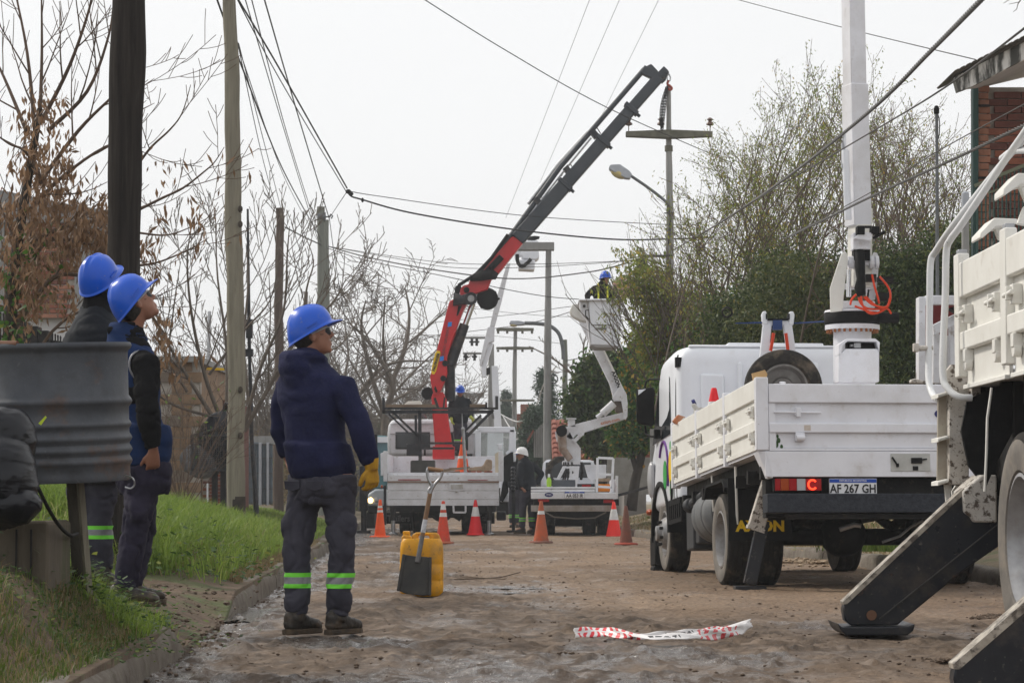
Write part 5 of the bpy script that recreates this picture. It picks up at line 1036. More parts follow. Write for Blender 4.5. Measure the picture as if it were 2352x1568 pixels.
o2 = outrigger(9.4, [(2194, 1532), (2190, 1560), (2200, 1600), (2250, 1625), (2330, 1625), (2560, 1430), (2560, 1215)], [(2192, 1536), (2190, 1524), (2560, 1200), (2560, 1226), (2204, 1536)], [(2175, 1600), (2340, 1600), (2325, 1640), (2195, 1640)], None, None)
# ------------------------------------------------------------------ other truck behind with lamps lit (left of the crane truck)
z5 = zq(900, 900, .3189); Yv = 60
V2 = thing('van', 'pale vehicle with one lit headlamp beside the crane truck', 'van', D(862, 1215, Yv))
m = MB(); zpp(m, z5, [(55, 1120), (60, 1050), (120, 1010), (200, 1010), (200, 1140), (60, 1140)], Yv, 1.5); m.build('front_end', mat('pale_blue_body', (.42, .46, .50), (.36, .40, .43), 5, .4), V2, bevel=.05)
m = MB(); zpp(m, z5, [(85, 1010), (100, 620), (130, 590), (215, 590), (215, 1010)], Yv+.6, 1.8); m.build('cab', mat('teal_cab', (.09, .20, .22), (.07, .16, .18), 5, .4), V2, bevel=.05)
m = MB(); zrb(m, z5, 115, 640, 215, 820, Yv+.56, .05); m.build('windscreen', mat('bluish_screen', (.12, .22, .26), rough=.1), V2)
m = MB(); zrb(m, z5, 120, 600, 215, 645, Yv+.5, .2); m.build('visor', CABW, V2)
m = MB(); m.ell(ZD(z5, 82, 1098, Yv), (.07, .04, .07)); m.build('headlight', LITH, V2); m = MB(); m.ell(ZD(z5, 128, 1096, Yv), (.065, .04, .065)); m.build('headlight', TAILW, V2)
m = MB(); m.ell(ZD(z5, 172, 990, Yv), (.03, .03, .04)); m.build('indicator', TAILA, V2)
m = MB(); zrb(m, z5, 60, 1140, 200, 1200, Yv+.1, .6); zrb(m, z5, 50, 1190, 115, 1318, Yv+.2, .9); zrb(m, z5, 160, 560, 180, 1300, Yv-.3, .1) if False else None; m.build('wheels_and_bumper', BLACK, V2, bevel=.03)
m = MB(); zrb(m, z5, 85, 580, 135, 720, Yv-.1, .15); m.build('mirror', BLACK, V2, bevel=.02)
# ------------------------------------------------------------------ crane truck with red crane
Yc = 51.6
C = thing('loader_crane_truck', 'old white dropside truck with big red and grey folding crane lifting a pole', 'truck', D(1017, 1225, Yc+2)*1.0)
for y0, y1 in ((957, 1021), (1023, 1090), (1092, 1139)): m = MB(); zrb(m, z5, 215, y0, 1090, y1, Yc, .05); m.build('tailgate_board', WHITE_OLD, C, bevel=.006)
m = MB(); zrb(m, z5, 218, 900, 1090, 948, Yc+.02, .08); m.build('bed_edge', WHITE_OLD, C, bevel=.006)
m = MB(); zrb(m, z5, 215, 948, 1090, 957, Yc-.03, .06); m.build('hinge_bar', mat('rusty_bar', (.22, .12, .07), (.3, .22, .17), 9, .7), C)
m = MB(); zrb(m, z5, 298, 933, 478, 940, Yc-.004, .01); zrb(m, z5, 845, 936, 1000, 941, Yc-.004, .01); m.build('red_reflector', TAILR, C)
for x0, x1 in ((183, 215), (1085, 1122)): m = MB(); zrb(m, z5, x0, 712, x1, 950, Yc, .10); m.build('corner_post', WHITE_OLD, C, bevel=.008)
m = MB(); zpp(m, z5, [(160, 730), (183, 720), (183, 900), (163, 905)], Yc+.3, 4.5); m.build('side_board', WHITE_OLD, C)
m = MB(); zpp(m, z5, [(1058, 735), (1085, 718), (1085, 895), (1060, 885)], Yc+.3, .3); m.build('side_board', mat('cream_board', (.55, .49, .38), (.5, .42, .3), 6, .7), C)
m = MB(); zrb(m, z5, 220, 752, 1075, 890, Yc+4.7, .06); m.build('bulkhead', WHITE_OLD, C, bevel=.006)
m = MB(); zrb(m, z5, 215, 880, 1090, 905, Yc+.1, 4.6); m.build('bed_floor', WHITE_OLD, C)
m = MB(); zrb(m, z5, 700, 962, 820, 1022, Yc-.02, .03); m.build('gate_recess', WHITE_OLD, C, bevel=.004); m = MB(); zrb(m, z5, 712, 972, 808, 1008, Yc-.035, .02); m.ell(ZD(z5, 757, 1030, Yc-.05), (.03, .02, .02)); m.build('gate_latch', mat('pale_metal', (.5, .5, .5), (.35, .33, .3), 9, .5), C, bevel=.004)
m = MB(); zpp(m, z5, [(218, 752), (214, 580), (222, 510), (245, 470), (280, 462), (880, 462), (905, 490), (915, 600), (915, 752)], Yc+5.6, 2.0); cab2 = m.build('cab', WHITE_OLD, C, bevel=.08)
for x0, x1, y0, y1 in ((283, 545, 568, 692), (690, 842, 568, 700)): m = MB(); zrb(m, z5, x0, y0, x1, y1, Yc+5.57, .04); w_ = m.build('rear_window', GLASS, cab2, bevel=.03); m = MB(); zrb(m, z5, x0-6, y0-6, x1+6, y1+6, Yc+5.59, .03); m.build('window_seal', BLACK, cab2, bevel=.03)
m = MB(); zrb(m, z5, 235, 575, 905, 580, Yc+5.58, .03); zrb(m, z5, 235, 500, 560, 504, Yc+5.58, .03); m.build('cab_seam', mat('seam_grey', (.3, .3, .3), rough=.7), cab2)
m = MB(); zpp(m, z5, [(340, 350), (375, 322), (475, 318), (478, 352)], Yc+6.3, .9); m.build('roof_deflector', mat('cream_vent', (.62, .6, .54), rough=.5), cab2, bevel=.02)
m = MB(); zrb(m, z5, 365, 655, 480, 745, Yc+5.0, .3); m.build('control_box', BLACKG, C, bevel=.01); m = MB(); zrb(m, z5, 500, 700, 515, 745, Yc+5.0, .1); zrb(m, z5, 820, 735, 880, 752, Yc+5.0, .1); m.build('bracket', BLACK, C)
# open door at the right
m = MB()
for a, b in (((925, 545), (1215, 545)), ((925, 545), (925, 900)), ((1195, 540), (1185, 720)), ((1185, 720), (1150, 745))): m.bar(ZD(z5, *a, Yc+5.4), ZD(z5, *b, Yc+5.4), .14, .06, up=(0, 1, 0))
m.rb(1177, 990, 1185, 1060, Yc+5.4, .05); do = m.build('cab_door', CABW, C, bevel=.02)
m = MB(); zpp(m, z5, [(940, 572), (1180, 565), (1175, 720), (1120, 750), (940, 750)], Yc+5.43, .012); m.build('door_glass', GLASSL, do)
m = MB(); zpp(m, z5, [(1125, 760), (1180, 722), (1200, 720), (1210, 950), (1125, 950)], Yc+5.35, .08); zpp(m, z5, [(1120, 950), (1160, 950), (1165, 1030), (1120, 1110), (1095, 1100)], Yc+5.4, .3); m.build('door_lining', BLACK, do)
m = MB(); m.bar(ZD(z5, 1070, 662, Yc+5.3), ZD(z5, 1125, 655, Yc+5.3), .05, .03); zrb(m, z5, 1085, 655, 1115, 700, Yc+5.2, .06); m.build('door_handle', CABW, do, bevel=.01)
# rack
m = MB(); Yr2 = Yc+.4
for a, b, w_ in (((180, 405), (1040, 405), .09), ((190, 378), (1080, 378), .06), ((185, 295), (185, 420), .07), ((990, 330), (990, 385), .06), ((1072, 282), (1072, 385), .08), ((468, 392), (472, 785), .095), ((437, 430), (440, 655), .07),
    ((225, 420), (380, 570), .05), ((250, 400), (462, 602), .06), ((1045, 388), (835, 602), .08), ((950, 430), (820, 560), .06), ((480, 650), (810, 650), .06), ((490, 690), (735, 690), .06), ((585, 295), (612, 372), .07), ((665, 290), (655, 372), .05)):
    m.bar(ZD(z5, *a, Yr2), ZD(z5, *b, Yr2), w_*.8, .05, up=(0, 1, 0))
for x in (190, 470, 1035): m.bar(ZD(z5, x, 405, Yr2), ZD(z5, x, 408, Yr2)+Vector((0, 3.6, 0)), .05)
m.build('steel_rack', BLACKG, C)
for x0, x1, y0, y1 in ((205, 605, 346, 372), (195, 455, 392, 412), (860, 990, 344, 368), (850, 985, 390, 412)): m = MB(); zrb(m, z5, x0, y0, x1, y1, Yr2+.12, .25); m.build('rack_plank', WOOD, C, bevel=.006)
m = MB(); zpp(m, z5, [(395, 790), (410, 784), (585, 784), (585, 892), (395, 892)], Yc+1.2, .6); m.build('tool_chest', mat('dark_chest', (.035, .035, .032), (.06, .055, .05), 6, .6), C, bevel=.01)
m = MB(); m.cyl(ZD(z5, 828, 890, Yc+.2), ZD(z5, 808, 540, Yc+.2), .035, 10); m.cyl(ZD(z5, 803, 540, Yc+.5), ZD(z5, 800, 400, Yc+.5), .012, 8); m.ell(ZD(z5, 808, 540, Yc+.2), (.045, .045, .05)); m.build('steel_pipe', STEEL, C)
# under the bed
m = MB(); zrb(m, z5, 235, 1141, 1060, 1190, Yc+.15, 6); zrb(m, z5, 410, 1190, 840, 1235, Yc+3, 1.2); zpp(m, z5, [(440, 1190), (500, 1250), (560, 1215), (620, 1260), (700, 1215), (780, 1262), (830, 1190)], Yc+1.8, .4); m.build('chassis_frame', BLACKP, C)
for sx in (-1, 1):
    c = ZD(z5, 650+sx*295, 1200, Yc+2); wy = Yc+2
    for dx in (0, .3): wheel(Matrix.Identity(4), C, (c.x-sx*dx, wy, .46), .46, .24, sx, .27)
    wheel(Matrix.Identity(4), C, (c.x, wy+4.2, .46), .46, .24, sx, .27)
m = MB(); m.cyl((ZD(z5, 350, 1200, Yc+2).x, Yc+2, .46), (ZD(z5, 940, 1200, Yc+2).x, Yc+2, .46), .09, 10); m.ell((ZD(z5, 640, 1200, Yc+2).x, Yc+2, .48), (.25, .25, .22)); m.build('axle', BLACKP, C)
for x0, x1, tx in ((195, 408, 302), (930, 1055, 990)):
    m = MB(); zrb(m, z5, x0, 1195, x1, 1280, Yc+1.2, .02); o = m.build('mudflap', BLACK, C); text_part('lettering', 'Trailers', frame(ZD(z5, 302 if tx == 302 else 945, 1242, Yc+1.19), (1, 0, 0), (0, 0, 1)), .20, mat('dull_white_print', (.16, .16, .16), rough=.7), o, .8, .004) if tx == 302 else text_part('lettering', 'Trailers', frame(ZD(z5, 985, 1236, Yc+1.19), (1, 0, 0), (0, 0, 1)), .2, bpy.data.materials['dull_white_print'], o, .45, .004)
for x in (260, 1013): m = MB(); m.cyl(ZD(z5, x, 1150, Yc+.1), ZD(z5, x, 1255, Yc+.1), .06, 12); m.build('jack_cylinder', BLACKP, C); m = MB(); m.cyl(ZD(z5, x, 1250, Yc+.1), Vector((ZD(z5, x, 1250, Yc+.1).x, Yc+.1, .0)), .045, 12); m.lathe([(.11, 0), (.11, .03), (.05, .06)], (ZD(z5, x, 1250, Yc+.1).x, Yc+.1, 0)); m.build('jack_rod', STEEL, C)
m = MB()
for a, b in (((732, 1140), (735, 1192)), ((828, 1140), (828, 1192)), ((732, 1192), (830, 1192))): m.bar(ZD(z5, *a, Yc), ZD(z5, *b, Yc), .04)
m.build('tow_frame', WHITE_OLD, C)
m = MB(); m.cyl(ZD(z5, 28, 1000, Yc+2), ZD(z5, 30, 1350, Yc+2), .065, 12); m.cyl(ZD(z5, 28, 830, Yc+2), ZD(z5, 28, 1180, Yc+2), .10, 12); m.box(ZD(z5, 30, 1345, Yc+2), (.3, .3, .06)); m.build('outrigger', BLACKG, C); m = MB(); zrb(m, z5, 185, 980, 205, 1290, Yc+1, .1); m.build('side_stake', BLACKG, C)
m = MB(); zrb(m, z5, 1190, 830, 1215, 1350, Yc+4, .12); m.box(ZD(z5, 1200, 1345, Yc+4), (.3, .3, .08)); 
for k in range(7): m.ell(ZD(z5, 1200, 850+k*28, Yc+3.95), (.06, .06, .05), n=8, m=6)
m.build('outrigger', BLACKG, C)
m = MB(); zpp(m, z5, [(1110, 960), (1170, 1000), (1165, 1110), (1100, 1110)], Yc+5.6, .6); m.build('cab_step', CABW, C, bevel=.02); m = MB(); zrb(m, z5, 1070, 1185, 1145, 1255, Yc+5, .6); m.build('side_tank', BLACKG, C, bevel=.03)
# debris on the bed: separate things
m = MB(); zpp(m, z5, [(840, 850), (900, 835), (960, 830), (990, 775), (1035, 780), (1035, 850), (1010, 880), (930, 870), (850, 870)], Yc+1.0, .5); tag(m.build('canvas_sack', BEIGE, None, bevel=.05), 'crumpled brown sack heaped on the crane truck bed', 'sack')
for k, (x0, y0, x1, y1) in enumerate(((590, 880, 800, 850), (600, 868, 860, 838), (620, 892, 780, 872), (700, 850, 900, 846))): m = MB(); m.bar(ZD(z5, x0, y0, Yc+.6+k*.15), ZD(z5, x1, y1, Yc+.7+k*.15), .07, .04); tag(m.build('timber', WOOD, None), ('longest timber beside the tool chest', 'upper tilted timber behind the longest one', 'front timber nearest the tailgate', 'short timber nearest the canvas sack')[k]+' on the crane truck bed', 'timber', 'timbers on the crane truck bed')
for k, x in enumerate((870, 915, 975, 1000)): m = MB(); zrb(m, z5, x, 866, x+38, 897, Yc+.5, .2); tag(m.build('brick', mat('loose_brick', (.30, .10, .06), (.24, .09, .06), 9, .9) if k == 0 else bpy.data.materials['loose_brick'], None), ('leftmost', 'second from left', 'third from left', 'rightmost')[k]+' loose red brick on the edge of the crane truck bed', 'brick', 'bricks on the crane truck bed')
e = cone_proto('traffic_cone', ORA, [(.30, .36, WB)], .78, .15, .18); p = ZD(z5, 806, 878, Yc+1.4); setc(e, p.x, 0, Yc, 0, 'orange cone standing among debris on the crane truck bed', p.z, None); e.location = p; 
# red crane
ze = zq(940, 640, .3571); z6 = zq(1050, 500, .3188); Yk = Yc+4.2
m = MB(); zpp(m, ze, [(388, 985), (395, 1100), (418, 1395), (540, 1395), (528, 1290), (505, 1130), (492, 1000), (470, 950), (400, 955)], Yk, .5); m.build('crane_column', RED, C, bevel=.02)
m = MB(); zrb(m, ze, 395, 1330, 548, 1420, Yk-.1, .7); m.build('crane_base', RED, C, bevel=.02)
m = MB(); zpp(m, ze, [(378, 850), (392, 790), (505, 345), (515, 315), (545, 300), (610, 305), (640, 328), (612, 380), (585, 450), (560, 520), (530, 600), (500, 700), (495, 760), (500, 820), (480, 880), (455, 940), (425, 968), (400, 955), (386, 900)], Yk-.12, .42); m.build('main_boom', RED, C, bevel=.02)
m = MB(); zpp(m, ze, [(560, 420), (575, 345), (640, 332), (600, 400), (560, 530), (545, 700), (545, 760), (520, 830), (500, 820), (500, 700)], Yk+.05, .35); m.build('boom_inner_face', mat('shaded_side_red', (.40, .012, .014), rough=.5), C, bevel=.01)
m = MB(); zpp(m, ze, [(548, 230), (560, 205), (590, 200), (600, 215), (585, 245), (580, 275), (555, 272)], Yk-.1, .35); m.build('knuckle_cover', BLACK, C, bevel=.03)
m = MB(); zpp(m, z6, [(310, 765), (315, 700), (335, 672), (380, 660), (400, 600), (460, 575), (520, 520), (590, 430), (720, 285), (828, 310), (690, 480), (640, 545), (600, 590), (560, 620), (530, 700), (470, 720), (420, 740), (400, 800), (340, 770)], Yk-.1, .40); m.build('knuckle_boom', RED, C, bevel=.02)
m = MB(); 
m.tube([ZD(z6, 500, 590, Yk-.18), ZD(z6, 640, 445, Yk-.18)], .075, 12); m.tube([ZD(z6, 390, 620, Yk-.16), ZD(z6, 470, 595, Yk-.2), ZD(z6, 560, 580, Yk-.2), ZD(z6, 605, 600, Yk-.2)], [.05, .12, .13, .08], 10); m.tube([ZD(z6, 300, 670, Yk-.2), ZD(z6, 440, 580, Yk-.2), ZD(z6, 560, 455, Yk-.2), ZD(z6, 690, 270, Yk-.2)], .04, 8); m.build('hose_bundle', BLACK, C)
m = MB(); m.tube([ZD(z6, 262, 778, Yk-.2), ZD(z6, 330, 782, Yk-.2), ZD(z6, 400, 772, Yk-.2)], [.16, .11, .15], 14); m.cyl(ZD(z6, 400, 772, Yk-.35), ZD(z6, 400, 772, Yk+.3), .15, 18); m.build('link_arm', BLACKG, C)
m = MB(); m.cyl(ZD(z6, 400, 772, Yk-.40), ZD(z6, 400, 772, Yk-.34), .08, 16); m.build('pin', STEEL, C); m = MB(); m.cyl(ZD(z6, 365, 705, Yk-.13), ZD(z6, 365, 705, Yk-.10), .07, 12); zpp(m, z6, [(285, 910), (300, 830), (330, 825), (300, 900)], Yk-.14, .02)
for x, y in ((197, 1280), (182, 1398)): m.cyl(ZD(z6, x, y, Yk-.15), ZD(z6, x, y, Yk-.11), .07, 12)
zpp(m, z6, [(110, 1480), (120, 1455), (140, 1500), (125, 1510)], Yk-.15, .02); m.build('pin_hole', BLACK, C)
m = MB(); m.cyl(ZD(z6, 415, 810, Yk+.1), ZD(z6, 350, 990, Yk+.1), .065, 14); m.build('piston_rod', CHROME, C); m = MB(); m.cyl(ZD(z6, 350, 975, Yk+.1), ZD(z6, 235, 1290, Yk+.1), .115, 16, .14); m.cyl(ZD(z6, 235, 1290, Yk+.1), ZD(z6, 235, 1568, Yk+.3), .12, 12); m.build('boom_cylinder', BLACKG, C)
m = MB(); c = ZD(z6, 530, 775, Yk+.25); m.lathe([(.0, -.16), (.22, -.16), (.25, -.12), (.25, .12), (.22, .16), (0, .16)], c, 'Y', 28); 
for k in range(9): a_ = k*.7; m.ell(c+Vector((.225*math.cos(a_), -.05, .225*math.sin(a_))), (.04+.03*(k%3==0), .12, .04), n=6, m=4)
m.build('winch', BLACK, C)
m = MB(); m.lathe([(0, -.12), (.13, -.12), (.15, -.08), (.15, .08), (.13, .12), (0, .12)], ZD(ze, 362, 960, Yk+.3), 'Y', 20); m.build('hose_reel', BLACK, C)
m = MB(); q_ = [ZD(z6, x, y, Yk-.125) for x, y in ((88, 1350), (92, 1310), (118, 1200), (135, 1180), (158, 1185), (160, 1205), (125, 1345), (112, 1365), (95, 1365))]; m.prism(q_, (0, -.006, 0)); pl = m.build('yellow_sticker', YEL, C)
a, b = ZD(z6, 104, 1350, Yk-.14), ZD(z6, 150, 1190, Yk-.14); text_part('lettering', 'PALFINGER', frame(a.lerp(b, .5)+Vector((.0, 0, 0)), b-a, Vector((-1, 0, .3))), .086, INK, pl, 1.0, .004)
a, b = ZD(z6, 178, 1230, Yk-.13), ZD(z6, 222, 1000, Yk-.13); text_part('lettering', 'HIDRO GRUBERT', frame(a.lerp(b, .5), b-a, Vector((-1, 0, .2))), .085, GREYP, C, 1.1, .002)
for x, y in ((230, 975), (167, 1243)): m = MB(); c = ZD(z6, x, y, Yk-.13); m.prism([c+Vector((-.04, 0, -.06)), c+Vector((.055, 0, -.04)), c+Vector((.06, 0, .06)), c+Vector((-.03, 0, .05))], (0, -.006, 0)); m.build('blue_sticker', mat('sky_blue_print', (.02, .2, .6), rough=.4) if x == 230 else bpy.data.materials['sky_blue_print'], C)
# grey telescopic boom: box beams of decreasing size
S1 = lambda x, y: (x/K, y/K)
def Dl(x, y, Y): return D(x/K, y/K, Y)
axis0, axis1 = Dl(1297, 595, Yk), Dl(1648, 193, Yk)
cuts = [(0, .33, .335), (.33, .60, .30), (.60, .80, .275), (.80, 1.0, .25)]
for i, (a, b, wd) in enumerate(cuts): m = MB(); m.bar(axis0.lerp(axis1, a-.01), axis0.lerp(axis1, b), wd, .32-.02*i, up=(0, 1, 0)); m.build('telescopic_section', DGREY, C, bevel=.03)
for t in (.33, .60, .80):
    m = MB(); p = axis0.lerp(axis1, t); dr = (axis1-axis0).normalized(); m.bar(p-dr*.05, p+dr*.05, .38, .38, up=(0, 1, 0)); nrm = Vector((dr.z, 0, -dr.x)); m.bar(p+nrm*.15, p+nrm*.27, .07); m.build('section_collar', DGREY, C, bevel=.01)
m = MB(); m.tube([Dl(1205, 680, Yk-.05), Dl(1278, 585, Yk-.05)], .05, 8); m.tube([Dl(1275, 592, Yk-.05), Dl(1400, 448-30, Yk-.05), Dl(1612, 172, Yk-.05)], .062, 10); m.build('extension_cylinder', DGREY, C)
m = MB(); m.tube([Dl(1285, 588, Yk-.1), Dl(1400, 440, Yk-.1), Dl(1478, 345, Yk-.1)], .022, 8); m.tube([Dl(1320, 510, Yk), Dl(1395, 412, Yk), Dl(1470, 330, Yk)], .04, 8); m.build('hydraulic_pipe', STEEL, C)
m = MB()
for x, y in ((1420, 428), (1485, 335), (1345, 505)): p = Dl(x, y, Yk); m.box(p, (.14, .25, .22), Matrix.Rotation(-.7, 3, 'Y')); m.tube([p+Vector((-.16, 0, -.12)), p+Vector((-.02, 0, .14)), p+Vector((.06, 0, .16)), p+Vector((.16, 0, 0))], .012, 6); m.bar(p, p+Vector((.16, 0, -.14)), .06)
m.build('cylinder_bracket', BLACKG, C)
m = MB(); m.bar(Dl(1606, 175, Yk), Dl(1650, 196, Yk), .2, .25, up=(0, 1, 0)); zt_ = zq(1400, 100, .3189)
zpp(m, zt_, [(680, 205), (715, 188), (770, 245), (740, 290), (700, 240)], Yk-.05, .3); zpp(m, zt_, [(770, 250), (815, 205), (850, 240), (835, 290), (790, 300)], Yk-.05, .3); m.cyl(ZD(zt_, 840, 255, Yk-.1), ZD(zt_, 840, 255, Yk+.3), .045, 12); zpp(m, zt_, [(790, 320), (835, 295), (830, 315), (800, 342)], Yk, .1); m.build('boom_head', DGREY, C, bevel=.01)
m = MB(); m.tube([ZD(zt_, *p, Yk+.05) for p in ((850, 265), (838, 290), (842, 320), (862, 322), (866, 295), (855, 268))], .016, 6); m.build('shackle', STEEL, C)
m = MB(); m.tube(smooth_pts([ZD(zt_, *p, Yk+.05) for p in ((852, 318), (842, 345), (862, 362), (876, 378), (868, 392), (850, 385), (843, 372))], 4), [.03]*25, 8) if False else m.tube(smooth_pts([ZD(zt_, *p, Yk+.05) for p in ((852, 318), (842, 345), (862, 362), (876, 378), (868, 392), (850, 385), (843, 372))], 4), .028, 8); m.build('hook', mat('dull_red_hook', (.32, .05, .03), rough=.6), C)
# chain as links
ch = thing('lifting_chain', 'steel chain hanging beside the pole top under the crane hook', 'chain', ZD(zt_, 800, 690, Yk+.05))
a, b = ZD(zt_, 838, 372, Yk+.02), ZD(zt_, 800, 700, Yk-.1); n = 30; lk = None
for side in (0, .07):
    for k in range(n):
        p = a.lerp(b, k/n)+Vector((side*math.sin(math.pi*k/n)*-1, 0, 0)); d = (b-a).normalized(); r_ = Vector((d.z, 0, -d.x)) if k % 2 else Vector((0, 1, 0)); h_ = .055
        m = MB(); m.tube([p-d*h_+r_*.0, p-d*h_*.6+r_*.028, p+d*h_*.6+r_*.028, p+d*h_, p+d*h_*.6-r_*.028, p-d*h_*.6-r_*.028, p-d*h_], .009, 5); m.build('chain_link', BLACKP, ch, smooth=0)
# ------------------------------------------------------------------ bucket truck
z6b = zq(1200, 900, .3189); Yb = 49.8
B = thing('bucket_truck', 'white bucket truck seen from behind with its folded boom raising a worker', 'truck', D(1322, 1232, Yb+1.5))
def bp(name, m_, fn, bevel=.008, parent=None): q = MB(); fn(q); return q.build(name, m_, parent or B, bevel=bevel)
bp('bed_beam', WHITE_OLD, lambda q: zrb(q, z6b, 400, 1040, 1080, 1086, Yb, .12)); bp('bed_rail', WHITE_OLD, lambda q: (zrb(q, z6b, 400, 1012, 900, 1034, Yb+.05, .1), zrb(q, z6b, 400, 992, 905, 1006, Yb+.08, .1)))
bp('bed_floor', WHITE_OLD, lambda q: zrb(q, z6b, 400, 1036, 1080, 1046, Yb+.15, 4.2)); bp('corner_post', WHITE_OLD, lambda q: zrb(q, z6b, 1064, 905, 1083, 1045, Yb, .1))
bp('side_panel', WHITE_OLD, lambda q: zpp(q, z6b, [(1070, 930), (1080, 960), (1080, 1035), (1070, 1035)], Yb+.15, 3.8), 0)
bp('rear_bumper', mat('rusty_grey_beam', (.30, .28, .26), (.2, .17, .14), 5, .7, layers=[((.15, .08, .05), 9, .55, .7, .5)]), lambda q: zrb(q, z6b, 400, 1137, 1065, 1186, Yb-.05, .18)); bp('chassis_frame', BLACKP, lambda q: (zrb(q, z6b, 420, 1087, 1090, 1137, Yb+.2, 5), zrb(q, z6b, 440, 1186, 1080, 1300, Yb+2.0, 2.2), zrb(q, z6b, 450, 1180, 1060, 1240, Yb+.5, .3), zrb(q, z6b, 500, 1240, 900, 1302, Yb+2.5, 2.0)))
bp('tail_light', TAILR, lambda q: (zrb(q, z6b, 455, 1087, 542, 1110, Yb+.03, .08))); bp('tail_light', TAILR, lambda q: (zrb(q, z6b, 968, 1092, 1052, 1118, Yb+.03, .08)))
bp('mudguard_line', mat('pale_rubber_edge', (.25, .23, .2), rough=.8), lambda q: q.tube([ZD(z6b, 500, 1185, Yb+.4), ZD(z6b, 580, 1228, Yb+.4), ZD(z6b, 760, 1242, Yb+.4), ZD(z6b, 900, 1235, Yb+.4), ZD(z6b, 990, 1190, Yb+.4)], .018, 6), 0)
for x in (855, 970): c = ZD(z6b, x, 1250, Yb+1.8); wheel(Matrix.Identity(4), B, (c.x, Yb+1.8, .40), .40, .28, 1, .24)
for x in (445, 540): c = ZD(z6b, x, 1250, Yb+1.8); wheel(Matrix.Identity(4), B, (c.x, Yb+1.8, .40), .40, .26, -1, .24)
for x in (460, 1000): c = ZD(z6b, x, 1250, Yb+5.4); wheel(Matrix.Identity(4), B, (c.x, Yb+5.4, .40), .40, .26, -1, .24)
plate(None, B, ZD(z6b, 742, 1054, Yb-.02).x, ZD(z6b, 742, 1054, Yb-.02).z, Yb-.012, 'AA 053 IR', w=.42, h=.135)
oval(None, B, (ZD(z6b, 540, 1054, Yb).x, ZD(z6b, 540, 1054, Yb).z), .088, .045, Yb-.008, NAVYB, 'PRES', .05)
q = MB()
for a, b in (((925, 765), (1045, 770)), ((922, 765), (915, 1035)), ((1045, 770), (1032, 1035)), ((920, 895), (1040, 897)), ((918, 990), (1035, 997))): q.bar(ZD(z6b, *a, Yb+.15), ZD(z6b, *b, Yb+.15), .05, .04, up=(0, 1, 0))
q.build('step_frame', CABW, B, bevel=.006)
bp('storage_box', mat('grey_blue_box', (.09, .10, .12), (.07, .08, .09), 5, .5), lambda q: zrb(q, z6b, 572, 937, 748, 995, Yb+.3, .5)); bp('dark_crate', BLACKG, lambda q: zrb(q, z6b, 765, 968, 900, 998, Yb+.3, .4)); bp('red_stripe', TAILR, lambda q: zrb(q, z6b, 800, 975, 870, 996, Yb+.28, .02), 0)
e = MB(); zrb(e, z6b, 925, 970, 1020, 1030, Yb+.6, .5); tag(e.build('orange_case', ORANGE, None, bevel=.02), 'orange plastic case behind the step of the bucket truck', 'case')
e = MB(); zrb(e, z6b, 925, 925, 1018, 950, Yb+.6, .4); tag(e.build('cardboard_tray', BEIGE, None, bevel=.01), 'brown tray above the orange case on the bucket truck', 'tray')
e = thing('water_bottle', 'green bottle with white cap on the bucket truck bed edge', 'bottle', ZD(z6b, 541, 990, Yb+.1)); q = MB(); c = ZD(z6b, 541, 992, Yb+.2); q.lathe([(.04, 0), (.05, .02), (.05, .14), (.02, .2), (.02, .24)], c); q.build('bottle_body', mat('lime_bottle', (.35, .6, .05), rough=.3), e); q = MB(); q.cyl(c+Vector((0, 0, .2)), c+Vector((0, 0, .27)), .024, 10); q.build('cap', CABW, e)
bp('boom_stand', WHITE_OLD, lambda q: (zpp(q, z6b, [(597, 935), (650, 830), (680, 830), (625, 935)], Yb+1.5, .15), zpp(q, z6b, [(678, 832), (702, 832), (706, 850), (672, 850)], Yb+1.52, .2), zpp(q, z6b, [(700, 830), (780, 830), (765, 1000), (705, 970)], Yb+1.5, .3), zpp(q, z6b, [(820, 820), (990, 818), (990, 920), (900, 935), (880, 950), (850, 930)], Yb+2.0, .2)))
bp('hose_bundle', BLACKP, lambda q: [q.tube([ZD(z6b, x, 800, Yb+1.6), ZD(z6b, x+8, 880, Yb+1.5), ZD(z6b, x-4, 935, Yb+1.6)], .018, 5) for x in (655, 670, 690, 720, 790, 800)], 0)
bp('turret', WHITE_OLD, lambda q: (zrb(q, z6b, 650, 788, 795, 815, Yb+1.6, .5), zpp(q, z6b, [(665, 790), (672, 600), (705, 560), (725, 600), (790, 690), (788, 788)], Yb+1.7, .3)))
bp('turret_cylinder', mat('rusty_brown_cylinder', (.20, .12, .08), (.35, .3, .26), 6, .6), lambda q: q.tube([ZD(z6b, 640, 560, Yb+1.6), ZD(z6b, 650, 700, Yb+1.6), ZD(z6b, 710, 780, Yb+1.6)], [.10, .09, .07], 10), 0)
bp('knuckle', WHITE_OLD, lambda q: (zpp(q, z6b, [(592, 560), (612, 540), (700, 530), (720, 600), (700, 640), (740, 700), (785, 720), (788, 790), (740, 790), (690, 700), (650, 640), (612, 600), (606, 640), (594, 600)], Yb+1.72, .3), zpp(q, z6b, [(690, 460), (745, 460), (745, 520), (690, 520)], Yb+1.7, .2), zrb(q, z6b, 680, 453, 755, 461, Yb+1.65, .3)), 0)
bp('knuckle_joint', BLACK, lambda q: (q.cyl(ZD(z6b, 640, 555, Yb+1.45), ZD(z6b, 640, 555, Yb+1.7), .12, 14)), 0)
bp('lower_arm', WHITE_OLD, lambda q: (zpp(q, z6b, [(612, 540), (690, 520), (760, 498), (1115, 410), (1140, 430), (1140, 462), (860, 553), (820, 565), (815, 590), (760, 580), (725, 620), (700, 620), (665, 590)], Yb+1.7, .3)))
